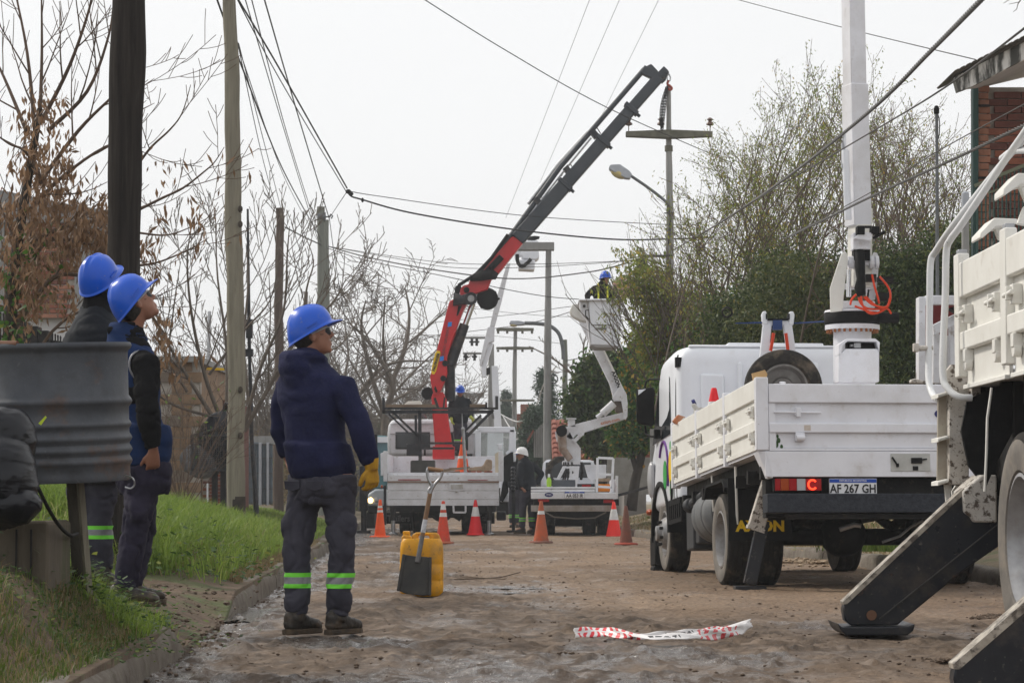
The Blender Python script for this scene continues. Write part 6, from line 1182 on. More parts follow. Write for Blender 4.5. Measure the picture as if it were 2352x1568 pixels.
bp('lower_arm_brace', WHITE_OLD, lambda q: q.bar(ZD(z6b, 735, 640, Yb+1.65), ZD(z6b, 800, 575, Yb+1.65), .08), .006)
bp('lift_cylinder', WHITE_OLD, lambda q: (q.cyl(ZD(z6b, 1050, 338, Yb+1.6), ZD(z6b, 960, 420, Yb+1.6), .085, 14), q.cyl(ZD(z6b, 965, 415, Yb+1.6), ZD(z6b, 915, 450, Yb+1.6), .05, 10)), 0)
bp('elbow_plate', WHITE_OLD, lambda q: (zpp(q, z6b, [(1105, 190), (1148, 265), (1158, 340), (1156, 440), (1142, 468), (1128, 455), (1120, 380), (1108, 320), (1040, 310), (1040, 290)], Yb+1.6, .08)))
bp('elbow', mat('dark_elbow', (.07, .05, .04), (.15, .12, .1), 6, .7), lambda q: zpp(q, z6b, [(1052, 320), (1108, 318), (1120, 410), (1064, 410)], Yb+1.8, .2))
z5b = zq(1300, 500, .3189)
bp('upper_arm', WHITE_OLD, lambda q: (q.pp([(z5b(455, 930)), z5b(530, 930), z5b(645, 1160), z5b(830, 1530), z5b(830, 1575), z5b(740, 1575), z5b(705, 1440), z5b(560, 1145)], Yb+1.75, .28)))
bp('upper_arm_side', WHITE_SUNLIT, lambda q: (q.pp([z5b(620, 1110), z5b(655, 1160), z5b(838, 1530), z5b(838, 1580), z5b(800, 1500)], Yb+1.68, .05)), .004)
a, b = ZD(z5b, 735, 1355, Yb+1.64), ZD(z5b, 772, 1455, Yb+1.64); text_part('lettering', 'AXION', frame(a.lerp(b, .5), b-a, Vector((.9, 0, .4))), .115, INK, B, 1.0, .005)
text_part('lettering', 'axion.com', frame(ZD(z6b, 1020, 478, Yb+1.68), Vector((1, 0, .22)), (0, 0, 1)), .10, mat('orange_print', (.55, .2, .1), rough=.6), B, 1.0, .002)
bk = bp('bucket', CABW, lambda q: (q.pp([z5b(541, 785), z5b(728, 785), z5b(718, 1140), z5b(555, 1135)], 49.55, 1.0), ), .02)
bp('bucket_side', WHITE_OLD, lambda q: (q.pp([z5b(470, 785), z5b(541, 785), z5b(541, 1000), z5b(552, 1135), z5b(525, 930), z5b(500, 905), z5b(472, 850)], 49.6, .6)), .01, bk)
bp('bucket_right_face', CABW, lambda q: (q.pp([z5b(728, 785), z5b(803, 778), z5b(780, 1145), z5b(718, 1140)], 49.62, .9)), .01, bk)
bp('bucket_rim', CABW, lambda q: (q.pp([z5b(462, 775), z5b(806, 770), z5b(806, 786), z5b(462, 788)], 49.48, 1.1)), .01, bk)
bp('bucket_floor', mat('grey_floor', (.3, .29, .28), rough=.7), lambda q: (q.pp([z5b(552, 1137), z5b(780, 1143), z5b(735, 1158), z5b(600, 1157)], 49.55, 1.0)), .01, bk)
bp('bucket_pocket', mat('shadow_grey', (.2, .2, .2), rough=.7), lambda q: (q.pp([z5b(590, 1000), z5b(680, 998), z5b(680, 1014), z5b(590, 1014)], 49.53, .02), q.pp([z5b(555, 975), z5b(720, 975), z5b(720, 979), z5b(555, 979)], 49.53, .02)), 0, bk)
bp('bucket_hinge', BLACKP, lambda q: (q.tube([ZD(z5b, 540, 862, 49.5), ZD(z5b, 514, 865, 49.5), ZD(z5b, 514, 905, 49.5), ZD(z5b, 538, 935, 49.5)], .014, 6), q.ell(ZD(z5b, 503, 831, 49.56), (.03, .02, .03))), 0, bk)
bp('jib_tip', WHITE_SUNLIT, lambda q: (q.pp([z5b(390, 868), z5b(410, 815), z5b(470, 813), z5b(474, 850), z5b(502, 905), z5b(528, 950), z5b(500, 950), z5b(452, 932), z5b(406, 905)], Yb+.6, .5)), .02)
bp('gauntlet_winch', mat('orange_winch', (.5, .2, .08), (.3, .3, .32), 5, .6), lambda q: (q.ell(ZD(z5b, 815, 680, 50.2), (.25, .2, .2)), q.ell(ZD(z5b, 855, 690, 50.0), (.16, .2, .2)), q.tube([ZD(z5b, 700, 745, 50), ZD(z5b, 750, 730, 50), ZD(z5b, 780, 700, 50)], .05, 8)), 0)
# pickup cab of the bucket truck
bp('cab', CABW, lambda q: (zpp(q, z6b, [(480, 1000), (500, 800), (520, 778), (885, 782), (900, 820), (910, 1000)], Yb+4.6, 1.6)), .06)
bp('rear_window', GLASS, lambda q: (zrb(q, z6b, 515, 800, 870, 920, Yb+4.57, .04)), .02)
q = MB(); c = ZD(z6b, 640, 880, Yb+4.0); q.lathe([(.23, -.07), (.34, -.09), (.37, -.05), (.37, .05), (.34, .09), (.23, .07)], c, 'Y', 30, caps=False); q.build('spare_wheel', RUBBER, B)
# ------------------------------------------------------------------ third aerial lift further away
Yt = 66
A3 = thing('aerial_lift', 'distant white aerial lift with an empty bucket above the red crane', 'aerial lift', D(1140, 1190, Yt))
def ap(name, m_, z, pts, Y, dep, bevel=.01): q = MB(); zpp(q, z, pts, Y, dep); return q.build(name, m_, A3, bevel=bevel)
ap('bucket', CABW, z6, [(812, 315), (928, 318), (935, 450), (910, 470), (800, 462), (790, 420)], Yt, .7, .03); ap('lower_bucket', CABW, z6, [(775, 465), (905, 470), (897, 550), (770, 545)], Yt, .6, .03)
q = MB(); q.tube(smooth_pts([ZD(z6, *p, Yt-.1) for p in ((762, 425), (768, 490), (800, 520), (845, 490), (870, 462))]), .05, 8); q.build('hose', BLACK, A3); ap('bucket_head', BLACKP, z6, [(840, 310), (860, 285), (900, 280), (940, 285), (935, 300), (900, 312)], Yt, .2); ap('mount', WHITE_OLD, z6, [(740, 420), (790, 380), (800, 430), (745, 470)], Yt+.2, .3)
ap('upper_arm', WHITE_OLD, z6, [(680, 500), (708, 495), (640, 790), (585, 990), (548, 990), (590, 800)], Yt+.1, .3); ap('arm_joint', WHITE_OLD, z6, [(548, 990), (585, 995), (582, 1105), (540, 1120), (510, 1220), (480, 1300), (465, 1290), (500, 1120), (530, 1000)], Yt+.1, .3)
ap('lower_arm', CABW, z6, [(545, 1120), (575, 1120), (520, 1300), (520, 1385), (490, 1390), (480, 1310)], Yt+.2, .3); ap('knuckle', BLACKP, z6, [(495, 1320), (550, 1310), (550, 1360), (500, 1380)], Yt+.3, .3)
ap('tower', CABW, z6b, [(90, 45), (140, 45), (150, 240), (172, 545), (112, 545), (98, 300)], Yt+.3, .5)
ap('pedestal', CABW, z6b, [(60, 545), (180, 545), (190, 1000), (50, 1000)], Yt+.5, .8); ap('tail', WHITE_OLD, z6b, [(160, 1000), (235, 1000), (230, 1110), (160, 1110)], Yt, .8); ap('mast_slot', BLACK, z6b, [(120, 280), (136, 280), (138, 370), (122, 370)], Yt+.28, .02, 0)
q = MB(); zrb(q, z6b, 130, 1105, 240, 1210, Yt+.5, 1); q.build('wheels', BLACK, A3, bevel=.05)
# ------------------------------------------------------------------ poles, lamps, cables
WOODP = mat('weathered_pole_wood', (.235, .215, .165), (.155, .142, .108), 3, .9, bump=.006, bscale=14, stretch=(5, 5, .35), layers=[((.09, .075, .055), 5, .56, .7, .7)])
WOODD = mat('dark_tarred_pole', (.018, .0155, .0145), (.040, .034, .030), 3, .9, spec=.08, bump=.008, bscale=14, stretch=(6, 6, .3), layers=[((.06, .052, .046), 7, .55, .72, .6)])
WOODB = mat('brown_pole_wood', (.10, .07, .055), (.07, .05, .04), 3, .85, bump=.004, stretch=(5, 5, .4))
WOODG = mat('grey_green_pole', (.20, .21, .18), (.14, .15, .13), 3, .85, bump=.004, stretch=(5, 5, .4))
TAR = mat('tar_band', (.018, .016, .015), (.06, .045, .032), 5, .8)
LAMPM = mat('lamp_housing_grey', (.42, .44, .48), (.34, .36, .4), 6, .5); LAMPG = mat('yellowed_lamp_glass', (.55, .45, .18), (.45, .38, .2), 5, .3)
CABLE = mat('black_cable', (.02, .02, .022), rough=.6); CABLET = mat('aluminium_cable', (.085, .08, .075), (.045, .045, .043), 30, .6)
STEELG = mat('galvanised_pipe', (.14, .15, .16), (.10, .105, .11), 6, .5)
CONG = mat('mossy_concrete', (.10, .10, .075), (.16, .155, .12), 5, .9, bump=.006)
def wobble_tube(pts, radii, amp, seed, n=20, sub=10):
    r = random.Random(seed); P = []; Rr = []; ph = [r.uniform(0, 6) for _ in range(4)]
    for i in range(len(pts)-1):
        for k in range(sub):
            t = k/sub; p = pts[i].lerp(pts[i+1], t); z = p.z; P.append(p+Vector((amp*math.sin(z*1.6+ph[0])+amp*.5*math.sin(z*4.1+ph[1]), 0, 0))); Rr.append((radii[i]*(1-t)+radii[i+1]*t)*(1+.03*math.sin(z*3.3+ph[2])+.025*math.sin(z*7.7+ph[3])))
    P.append(pts[-1]); Rr.append(radii[-1]); m = MB(); m.tube(P, Rr, n); return m
def pole(label, pts, widths, Y, m_, amp=.01, tar=None, zb=0, seed=1, cat='utility pole', group=None):
    P = [D(x, y, Y) for x, y in pts]; P[0].z = zb; R_ = [w*Y/FD/2 for w in widths]
    o = thing('utility_pole', label, cat, P[0], group); wobble_tube(P, R_, amp, seed).build('pole_shaft', m_, o, smooth=60)
    if tar:
        m = MB(); t0 = P[0].copy(); t1 = D(tar[0], tar[1], Y); m.tube([t0-Vector((0, 0, .02)), t0.lerp(t1, .5), t1], [R_[0]*1.04, R_[0]*1.02, R_[0]*1.0], 20, caps=False); m.build('tar_band', TAR, o)
    return o
pk1 = pole('thick dark tarred pole directly behind the two men on the left', [(283, 1330), (285, 560), (288, 300), (291, 120), (292, 0), (292, -150)], [80, 79, 78, 82, 79, 77], 16.8, WOODD, .008, zb=.3, seed=3)
pk2 = pole('pale weathered wooden pole with black painted foot', [(544, 1232), (542, 1000), (540, 600), (533, 300), (528, 0), (526, -150)], [42, 41, 40, 36, 31, 29], 34, WOODP, .012, tar=(543, 1140), zb=.1, seed=5)
m = MB()
for y in (480, 515, 895, 1000): m.ell(D(552, y, 33.86), (.035, .03, .05))
m.build('knot', mat('dark_knot', (.05, .04, .03), rough=.9), pk2)
pole('brown wooden pole behind the bare tree left of the hero worker', [(640, 1166), (641, 800), (642, 478)], [24, 21, 18], 60, WOODB, .015, zb=.3, seed=7)
o = pole('grey slanted-top pole with hooks and house service cables', [(740, 1150), (739, 800), (737, 475)], [22, 20, 18], 70, WOODG, .012, zb=.3, seed=8)
m = MB(); m.tube([D(746, 498, 69.8), D(756, 498, 69.8), D(760, 492, 69.8), D(764, 496, 69.8), D(761, 502, 69.8)], .025, 6); m.build('cable_hook', STEELG, o); m = MB(); m.cyl(D(748, 498, 70), D(730, 498, 70), .14, 12); m.build('steel_band', STEELG, o)
pole('greenish pole standing just behind the slanted-top pole', [(752, 1150), (750, 800), (749, 505)], [16, 15, 13], 73, WOODG, .01, zb=.3, seed=9)
pole('short brown stump of a pole between the bare trees', [(703, 1160), (703, 900), (703, 670)], [11, 10, 9], 95, WOODB, .01, zb=.3, seed=10)
o = pole('thin dark leaning steel post next to the gate', [(592, 1199), (578, 1000), (574, 850)], [13, 10, 8], 44, BLACKG, .004, zb=.2, seed=11)
m = MB(); m.tube([D(574, 860, 44), D(572, 760, 44), D(570, 600, 44), D(569, 480, 44)], [.03, .035, .028, .02], 10); m.box(D(573, 755, 44), (.12, .1, .35)); m.box(D(573, 810, 44), (.14, .12, .14)); m.build('antenna_mast', BLACKG, o)
pole('pale thin steel mast behind the bare tree on the left', [(477, 1000), (478, 850), (481, 715)], [9, 8, 8], 85, STEEL, .002, zb=.2, seed=12)
o = pole('galvanised pipe with cable cap beside the red brick house', [(2153, 1000), (2153, 600), (2151, 252)], [8, 8, 7.5], 22, STEELG, .001, zb=.2, seed=13)
m = MB(); m.lathe([(.02, 0), (.026, .01), (.026, .05), (.015, .075), (0, .08)], D(2151, 262, 22)); m.tube(smooth_pts([D(2154, 262, 22), D(2158, 280, 22), D(2157, 310, 22), D(2152, 325, 22)]), .005, 6); m.build('pipe_cap', BLACK, o)
def crossarm(o, x0, x1, yc, Y, hc, he, m_, ins=(), dy=0):
    mid = (x0+x1)/2; q = MB(); q.pp([(x0, yc-he/2-dy), (mid, yc-hc/2), (x1, yc-he/2+dy), (x1, yc+he/2+dy), (mid+10, yc+hc/2), (mid-10, yc+hc/2), (x0, yc+he/2-dy)], Y-.12, .24); q.build('crossarm', m_, o, bevel=.006)
    for x in ins:
        q = MB(); c = D(x, yc-hc*.3, Y); s_ = Y/FD; q.cyl(c-Vector((0, 0, 14*s_)), c+Vector((0, 0, 16*s_)), 1.1*s_, 8); q.lathe([(2*s_, 12*s_), (9*s_, 15*s_), (8.5*s_, 18*s_), (4*s_, 22*s_), (5*s_, 26*s_), (8*s_, 27*s_), (3*s_, 31*s_), (0, 32*s_)], c, 'Z', 14); q.build('insulator', mat('brown_porcelain', (.12, .07, .05), rough=.3) if 'brown_porcelain' not in bpy.data.materials else bpy.data.materials['brown_porcelain'], o)
zt_ = zq(1400, 100, .3189)
def lamp_head(o, pts_arm, head, glass, Y, r=.035):
    q = MB(); q.tube(smooth_pts([D(*p, Y) for p in pts_arm]), r, 10); q.build('lamp_arm', STEELG, o)
    q = MB(); q.pp(head, Y-.13, .3); h_ = q.build('lamp_head', LAMPM, o, bevel=.02); q = MB(); xs = [p[0] for p in glass]; ys_ = [p[1] for p in glass]
    c = D(sum(xs)/len(xs), sum(ys_)/len(ys_), Y); rx = (max(xs)-min(xs))/2*Y/FD; rz = (max(ys_)-min(ys_))/2*Y/FD; q.ell(c, (rx*1.05, .14, rz), Matrix.Rotation(R(head_tilt), 3, 'Y')); q.build('lamp_glass', LAMPG, h_)
o = pole('tall concrete pole with one mossy crossarm held by the crane hook', [(1534, 1000), (1537, 700), (1539, 500), (1536, 330), (1536, 195)], [24, 21, 17, 13.5, 9.5], 56, CONCP, .0, zb=0, seed=20)
crossarm(o, 1438, 1637, 307, 55.85, 19, 11, CONG, (1444, 1518, 1631)); q = MB(); q.cyl(D(1536, 335, 56), D(1536, 348, 56), .095, 16); q.build('pole_collar', CONG, o)
head_tilt = 25
lamp_head(o, [(1535, 475), (1528, 462), (1490, 432), (1446, 402)], [(1399, 383), (1403, 378), (1424, 377), (1446, 392), (1452, 400), (1448, 410), (1436, 409), (1400, 389)], [(1402, 388), (1440, 410)], 55.8)
q = MB(); q.rb(1526, 488, 1548, 490, 55.8, .1); q.tube([D(1534, 470, 55.8), D(1540, 500, 55.7), D(1536, 560, 55.6)], .03, 8); q.rb(1470, 585, 1545, 590, 55.6, .1); q.tube(smooth_pts([D(1470, 592, 55.5), D(1475, 605, 55.5), D(1466, 620, 55.5), D(1457, 632, 55.5)]), .09, 8); q.build('pole_bracket', BLACKG, o)
o = pole('concrete pole with flat top beam right of the red crane', [(1256, 1080), (1258, 800), (1260, 572)], [21, 17, 13], 60, CONCP, 0, zb=0, seed=21)
q = MB(); q.rb(1150, 556, 1273, 574, 59.9, .3); q.build('top_beam', CONCP, o, bevel=.01)
q = MB(); c = D(1147, 558, 60); s_ = 60/FD
o2_ = o
o = pole('far concrete pole with two crossarms and an old street lamp', [(1181, 1000), (1182, 850), (1184, 752)], [12, 10, 8], 100, CONCP, 0, zb=0, seed=22)
crossarm(o, 1140, 1226, 756, 99.8, 8, 6, CONG); crossarm(o, 1140, 1226, 799, 99.8, 7, 5, CONG); crossarm(o, 1148, 1228, 919, 99.8, 5, 4, CONG)
q = MB()
for x in (1144, 1165, 1200, 1222): q.cyl(D(x, 760, 99.8), D(x, 766, 99.8), .05, 8); q.cyl(D(x, 803, 99.8), D(x, 808, 99.8), .05, 8)
q.build('insulator_pins', CONG, o, kind='stuff')
o = pole('leaning old wooden pole carrying a curved street lamp arm', [(1296, 1000), (1298, 900), (1297, 780)], [13, 12, 11], 75, WOODG, .01, zb=0, seed=23)
head_tilt = 0
lamp_head(o, [(1294, 825), (1292, 795), (1283, 765), (1262, 748), (1235, 743), (1205, 742)], [(1170, 741), (1173, 736), (1192, 736), (1205, 739), (1205, 746), (1192, 747), (1170, 744)], [(1172, 744), (1188, 751)], 74.8, .06)
o = pole('far pale pole with hanging insulator strings behind the crane', [(1128, 1100), (1128, 900), (1129, 790)], [16, 14, 12], 90, CONCP, 0, zb=0, seed=24)
crossarm(o, 1066, 1118, 775, 89.8, 5, 4, CONCP); crossarm(o, 1063, 1106, 811, 89.8, 5, 4, CONCP)
q = MB()
for x, y in ((1084, 778), (1095, 778), (1070, 812), (1090, 812)): q.cyl(D(x, y, 89.7), D(x, y+16, 89.7), .05, 6); q.cyl(D(x, y+5, 89.7), D(x, y+9, 89.7), .1, 8)
q.build('insulator_string', BLACKP, o, kind='stuff')
pole('short far pole with transformer beam behind the crane cab', [(1085, 1100), (1086, 960), (1087, 905)], [9, 8, 8], 110, CONCP, 0, zb=0, seed=25)
q = MB(); q.rb(1060, 902, 1112, 912, 110, .3); tag(q.build('beam', CONCP, None), 'far concrete beam on posts behind the crane truck', 'beam')
def cable(label, pts, r, m_=CABLE, sag=0, twist=False, n=14):
    "pts: (x, y, Y) points the cable passes through"
    P = [D(*p) for p in pts]
    if len(P) == 2:
        P = [P[0].lerp(P[1], t/n)-Vector((0, 0, sag*4*(t/n)*(1-t/n))) for t in range(n+1)]
    else: P = smooth_pts(P, 8)
    if twist:
        # three conductors laid round each other
        o = thing('power_cable', label, 'cable', P[0]); D_ = []; L_ = 0; Q = []
        for i in range(len(P)-1):
            seg = (P[i+1]-P[i]).length; k = max(2, int(seg/.035))
            for j in range(k): Q.append((P[i].lerp(P[i+1], j/k), L_+seg*j/k))
            L_ += seg
        for ph in (0, 2.094, 4.188):
            m = MB(); pts3 = []
            for i, (p, l) in enumerate(Q):
                t = (Q[min(i+1, len(Q)-1)][0]-Q[max(i-1, 0)][0]).normalized(); a = t.cross(Vector((0, 0, 1))).normalized(); b = t.cross(a); an = l*2*math.pi/.33+ph
                pts3.append(p+(a*math.cos(an)+b*math.sin(an))*r*.62)
            m.tube(pts3, r*.55, 6); m.build('conductor', m_, o)
        return o
    m = MB(); m.tube(P, r, 6); o = m.build('power_cable', m_, None); return tag(o, label, 'cable')
cable('thick twisted cable running from the top right corner down to the bush', [(2265, -12, 11), (2140, 115, 14), (1990, 262, 18), (1790, 420, 26), (1640, 520, 38), (1545, 575, 55)], .013, CABLET, twist=True)
cable('lower twisted cable crossing in front of the brick house', [(2400, 265, 12), (2352, 288, 13), (2180, 370, 16), (2000, 452, 20), (1810, 545, 27)], .010, CABLET, twist=True)
cable('thin cable above the lower twisted cable by the brick house', [(2400, 215, 13), (2352, 240, 14), (2150, 350, 17), (2000, 442, 20), (1800, 548, 28)], .004, CABLET)
cable('thin cable passing over the corner of the roof', [(2400, 25, 10), (2352, 66, 11), (2160, 208, 15), (1970, 322, 20), (1700, 480, 30)], .006, CABLET)
cable('thin wire crossing the sky from upper left to the roof edge', [(1640, -15, 40), (1930, 62, 32), (2240, 137, 24)], .006)
cable('wire descending across the sky behind the crane boom', [(960, -10, 45), (1160, 115, 48), (1400, 250, 52), (1690, 378, 60)], .010)
for i, (a, b) in enumerate((((1358, -10), (1162, 500)), ((1425, -5), (1240, 420)), ((1513, 0), (1370, 290)))): cable(('leftmost', 'middle', 'rightmost')[i]+' of three hair-thin pale wires fanning up from the crane boom', [(*a, 40), (*b, 60)], .0045, STEELG)
cable('black cable from the hook bundle over the road to the tall concrete pole', [(797, 437, 50), (806, 450, 50), (830, 458, 50), (950, 490, 51), (1180, 527, 53), (1400, 549, 55), (1536, 549, 56), (1640, 545, 57)], .018)
cable('thinner line above the black cable over the road', [(806, 440, 50), (880, 452, 50.5), (1200, 495, 53), (1536, 516, 56), (1600, 515, 57)], .009)
q = MB(); c = D(800, 440, 50); q.ell(c, (.06, .04, .05)); q.ell(c+Vector((.06, 0, -.05)), (.05, .04, .04)); q.ell(c+Vector((.3, 0, -.18)), (.03, .03, .05)); tag(q.build('cable_clamp', BLACKP, None), 'small dark clamp joining the two cables in mid air', 'clamp')
for i, (pts, r) in enumerate((([(540, -12, 36), (640, 155, 42), (797, 432, 50)], .017), ([(530, -30, 36), (640, 178, 42), (795, 440, 50)], 0.0105), ([(604, -12, 40), (680, 250, 52), (757, 505, 69)], .014), ([(757, 505, 69), (770, 600, 70), (790, 720, 72), (800, 800, 75)], .010),
    ([(495, -10, 34), (560, 165, 38), (650, 390, 55), (735, 545, 69)], .015), ([(560, -12, 34), (650, 290, 50), (733, 560, 70)], 0.0090), ([(575, -12, 34), (660, 310, 50), (737, 555, 70)], 0.0090), ([(545, 95, 34), (600, 350, 48), (634, 478, 60)], 0.0075), ([(548, 100, 34), (620, 380, 50), (645, 478, 60)], 0.0075), ([(548, 110, 34), (650, 400, 55), (728, 550, 69)], 0.0075))):
    cable(('heavy black cable sagging from the pale pole top to the mid-air clamp', 'fine wire beside the heavy black cable', 'cable dropping from the top edge to the slanted-top pole', 'thin line falling below the slanted-top pole hook', 'black cable passing in front of the pale pole to the slanted-top pole', 'left of two fine wires above the bare tree', 'right of two fine wires above the bare tree', 'fine wire from the pale pole to the left of the brown pole top', 'fine wire from the pale pole to the right of the brown pole top', 'fine wire from the pale pole down to the slanted-top pole')[i], pts, r)
for i, (pts, r) in enumerate((([(755, 566, 70), (900, 588, 66), (1050, 605, 62), (1250, 606, 60), (1460, 598, 56)], .009), ([(755, 566, 70), (900, 592, 66), (1050, 615, 62), (1250, 612, 60), (1460, 598, 56)], .009), ([(755, 566, 70), (850, 592, 66), (1000, 620, 62), (1180, 640, 60), (1350, 625, 57), (1440, 604, 56)], .017), ([(752, 570, 70), (850, 600, 66), (1000, 630, 62), (1250, 680, 60), (1440, 690, 57)], 0.0105),
    ([(655, 522, 61), (700, 545, 66), (737, 562, 70)], .018), ([(757, 500, 70), (797, 440, 50)], 0.0090), ([(780, 600, 90), (1000, 690, 90), (1250, 725, 80), (1440, 720, 70)], .008), ([(1000, 740, 80), (1180, 722, 70), (1300, 705, 62), (1440, 690, 57)], .009), ([(1000, 770, 80), (1200, 745, 70), (1330, 710, 60)], 0.0105), ([(900, 780, 100), (1100, 770, 90), (1300, 790, 75)], .008))):
    cable(('upper dashed-looking service line over the road', 'second service line just below the upper one', 'black service cable sagging between the slanted-top pole and the bush', 'fine line running under the black service cable', 'short dark cable between the brown pole and the slanted-top pole', 'short stay wire rising to the mid-air clamp', 'faint far line behind the crane knuckle', 'faint line rising to the bucket from the left', 'lower faint line rising towards the bucket', 'faint horizontal line behind the far street lamp')[i], pts, r)
for i, pts in enumerate(([(1143, 947, 85), (1190, 968, 84), (1225, 945, 82), (1250, 880, 80), (1278, 840, 78)], [(1155, 955, 85), (1180, 990, 84), (1220, 998, 83), (1262, 965, 80)], [(1150, 1002, 85), (1210, 1010, 84), (1262, 1000, 82)], [(1300, 828, 75), (1360, 815, 70), (1400, 790, 66)])):
    cable(('white drooping cable below the far crossarm', 'lower white looping cable beside the concrete pole', 'lowest white cable behind the crane truck door', 'dark line from the leaning pole towards the bucket')[i], pts, .022 if i < 3 else .014, mat('white_cable', (.6, .6, .6), rough=.6) if i == 0 else (bpy.data.materials['white_cable'] if i < 3 else CABLE))
q = MB(); q.tube([D(1272+9*math.cos(a), 870+10*math.sin(a), 74.5) for a in np.linspace(0, 6.283, 17)], .02, 6); tag(q.build('cable_coil', CABLE, None), 'coil of spare black cable hanging beside the concrete pole', 'cable coil')
# ------------------------------------------------------------------ houses
BRM = [mat('brick_%s' % n, a, b, 14, .9, bump=.004, bscale=50) for n, a, b in (('red', (.27, .10, .06), (.20, .075, .05)), ('pale', (.36, .17, .11), (.28, .13, .085)), ('dark', (.16, .06, .045), (.11, .045, .035)))]
MORT = mat('mortar', (.40, .37, .33), (.28, .25, .22), 12, .95, bump=.004)
def brickwall(parent, o, ux, uz, w, h, bl=.24, bh=.052, jt=.016, thick=.05, mats=BRM, limit=280, skip=None, seed=1):
    "bricks as single parts sharing three meshes; o lower-left corner, ux along, outward normal = ux x uz"
    r = random.Random(seed); ux = Vector(ux).normalized(); uz = Vector(uz); nn = ux.cross(uz).normalized(); inv = wm(parent).inverted(); meshes = []
    for mt in mats:
        b = MB(); b.box((0, 0, 0), (bl, thick, bh)); me = bpy.data.meshes.new('brick'); me.from_pydata(b.v, [], b.f); me.materials.append(mt); meshes.append(me)
    n = 0; rest = MB(); Rm = Matrix((ux, -nn, uz)).transposed().to_4x4(); rows = int(h/(bh+jt))
    for j in range(rows):
        x = -(j % 2)*bl/2
        while x < w:
            c = x+bl/2; 
            if -.01 <= x and x+bl <= w+.03 and not (skip and skip(c, j*(bh+jt))):
                p = Vector(o)+ux*c+uz*((j+.5)*(bh+jt))+nn*(r.uniform(-.004, .004))
                if n < limit:
                    q = bpy.data.objects.new('brick', r.choices(meshes, (5, 3, 2))[0]); col.objects.link(q); q.parent = parent; q.matrix_basis = inv @ Matrix.Translation(p) @ Rm; n += 1
                else: rest.box(p, (bl, thick, bh), Rm.to_3x3())
            x += bl+jt
    if rest.v: rest.build('brickwork', mats[0], parent, kind='stuff', smooth=0)
    m = MB(); a = Vector(o)-nn*.006; b2 = a+ux*w; m.prism([a, b2, b2+uz*h, a+uz*h], -nn*.2); m.build('mortar_bed', MORT, parent, smooth=0)
# left brick building
z7 = zq(0, 450, .3509)
Yl = 38; a = ZD(z7, -60, 985, Yl); b = ZD(z7, 560, 985, Yl); top = ZD(z7, 300, 300, Yl).z
HB = thing('brick_building', 'two-storey brick building with grey concrete columns behind the brown-leaved tree', 'building', a)
brickwall(HB, ZD(z7, 30, 985, Yl), (1, 0, 0), (0, 0, 1), ZD(z7, 530, 985, Yl).x-ZD(z7, 30, 985, Yl).x, top-a.z, bl=.27, bh=.058, jt=.018, limit=290, seed=2)
m = MB(); zrb(m, z7, 530, 300, 612, 1000, Yl-.05, .35); zrb(m, z7, -200, 300, 30, 1000, Yl-.04, .35); m.build('column', CONCP, HB)
m = MB(); zpp(m, z7, [(-200, 60), (20, 75), (450, 165), (760, 215), (760, 370), (620, 330), (500, 300), (-200, 300)], Yl-.1, 3); m.build('parapet', mat('grey_parapet', (.20, .20, .20), (.26, .25, .245), 4, .9, layers=[((.25, .17, .13), 5, .6, .66, .4)]), HB)
m = MB(); zrb(m, z7, 0, 960, 640, 1300, Yl+.2, 3); m.build('white_plaster_base', mat('white_plaster', (.62, .62, .64), (.54, .54, .55), 3, .9), HB)
m = MB(); m.bb(a.x-2, b.x, Yl+.3, Yl+6, 0, top-.1); m.build('building_body', CONCP, HB)
# picket fence
FN = thing('picket_fence', 'black iron picket fence with square posts behind the barrel', 'fence', ZD(z7, 100, 1160, 26))
x = -20; k = 0
while x < 430:
    top_ = 960+ (x-20)*.40; 
    if 105 < x < 200 or 250 < x < 345:
        if k % 4 == 0: m = MB(); zrb(m, z7, x, top_+10, x+75, 1600, 25.9, .25); m.build('fence_post', BLACKP, FN, bevel=.01); x += 60
    else: m = MB(); zrb(m, z7, x, top_, x+8, 1600, 26, .03); zpp(m, z7, [(x-3, top_), (x+4, top_-16), (x+11, top_)], 26, .03); m.build('picket', BLACKP, FN)
    x += 19; k += 0
m = MB(); m.bar(ZD(z7, -30, 1110, 26.05), ZD(z7, 460, 1160, 26.05), .03); m.build('fence_rail', BLACKP, FN)
# ochre house, gate
z8 = zq(380, 1000, .3189)
OC = mat('ochre_block', (.27, .175, .105), (.20, .135, .085), 3, .9, bump=.01, layers=[((.14, .10, .07), 4, .5, .7, .6)])
OH = thing('ochre_house', 'ochre rendered house front behind the bare tree on the left', 'house', ZD(z8, 250, 880, 48))
m = MB(); zrb(m, z8, 60, -330, 370, 900, 48.06, 8); m.build('wall', OC, OH); brickwall(OH, ZD(z8, 60, 900, 48), (1, 0, 0), (0, 0, 1), ZD(z8, 370, 0, 48).x-ZD(z8, 60, 0, 48).x, ZD(z8, 60, -330, 48).z-ZD(z8, 60, 900, 48).z, bl=.40, bh=.20, jt=.02, mats=[OC, OC, mat('grey_block', (.20, .16, .125), (.15, .12, .1), 4, .9)], limit=200, seed=6)
m = MB(); zrb(m, z8, 30, -345, 380, -300, 47.8, 8.4); m.build('roof_edge', CONCP, OH)
brickwall(OH, ZD(z8, 398, 870, 48.3), (1, 0, 0), (0, 0, 1), .62, 1.1, seed=5, limit=60)
m = MB(); zrb(m, z8, 428, 650, 440, 880, 47.9, .05); m.build('downpipe', CABW, OH); m = MB(); zrb(m, z8, 300, 870, 600, 930, 48.4, 5); zrb(m, z8, 370, 0, 600, 870, 52, 4); m.build('side_wall', BRM[2], OH)
m = MB(); m.bar(ZD(z8, 300, -250, 49), ZD(z8, 650, -240, 49), .05); m.build('yellow_pipe', YEL, OH)
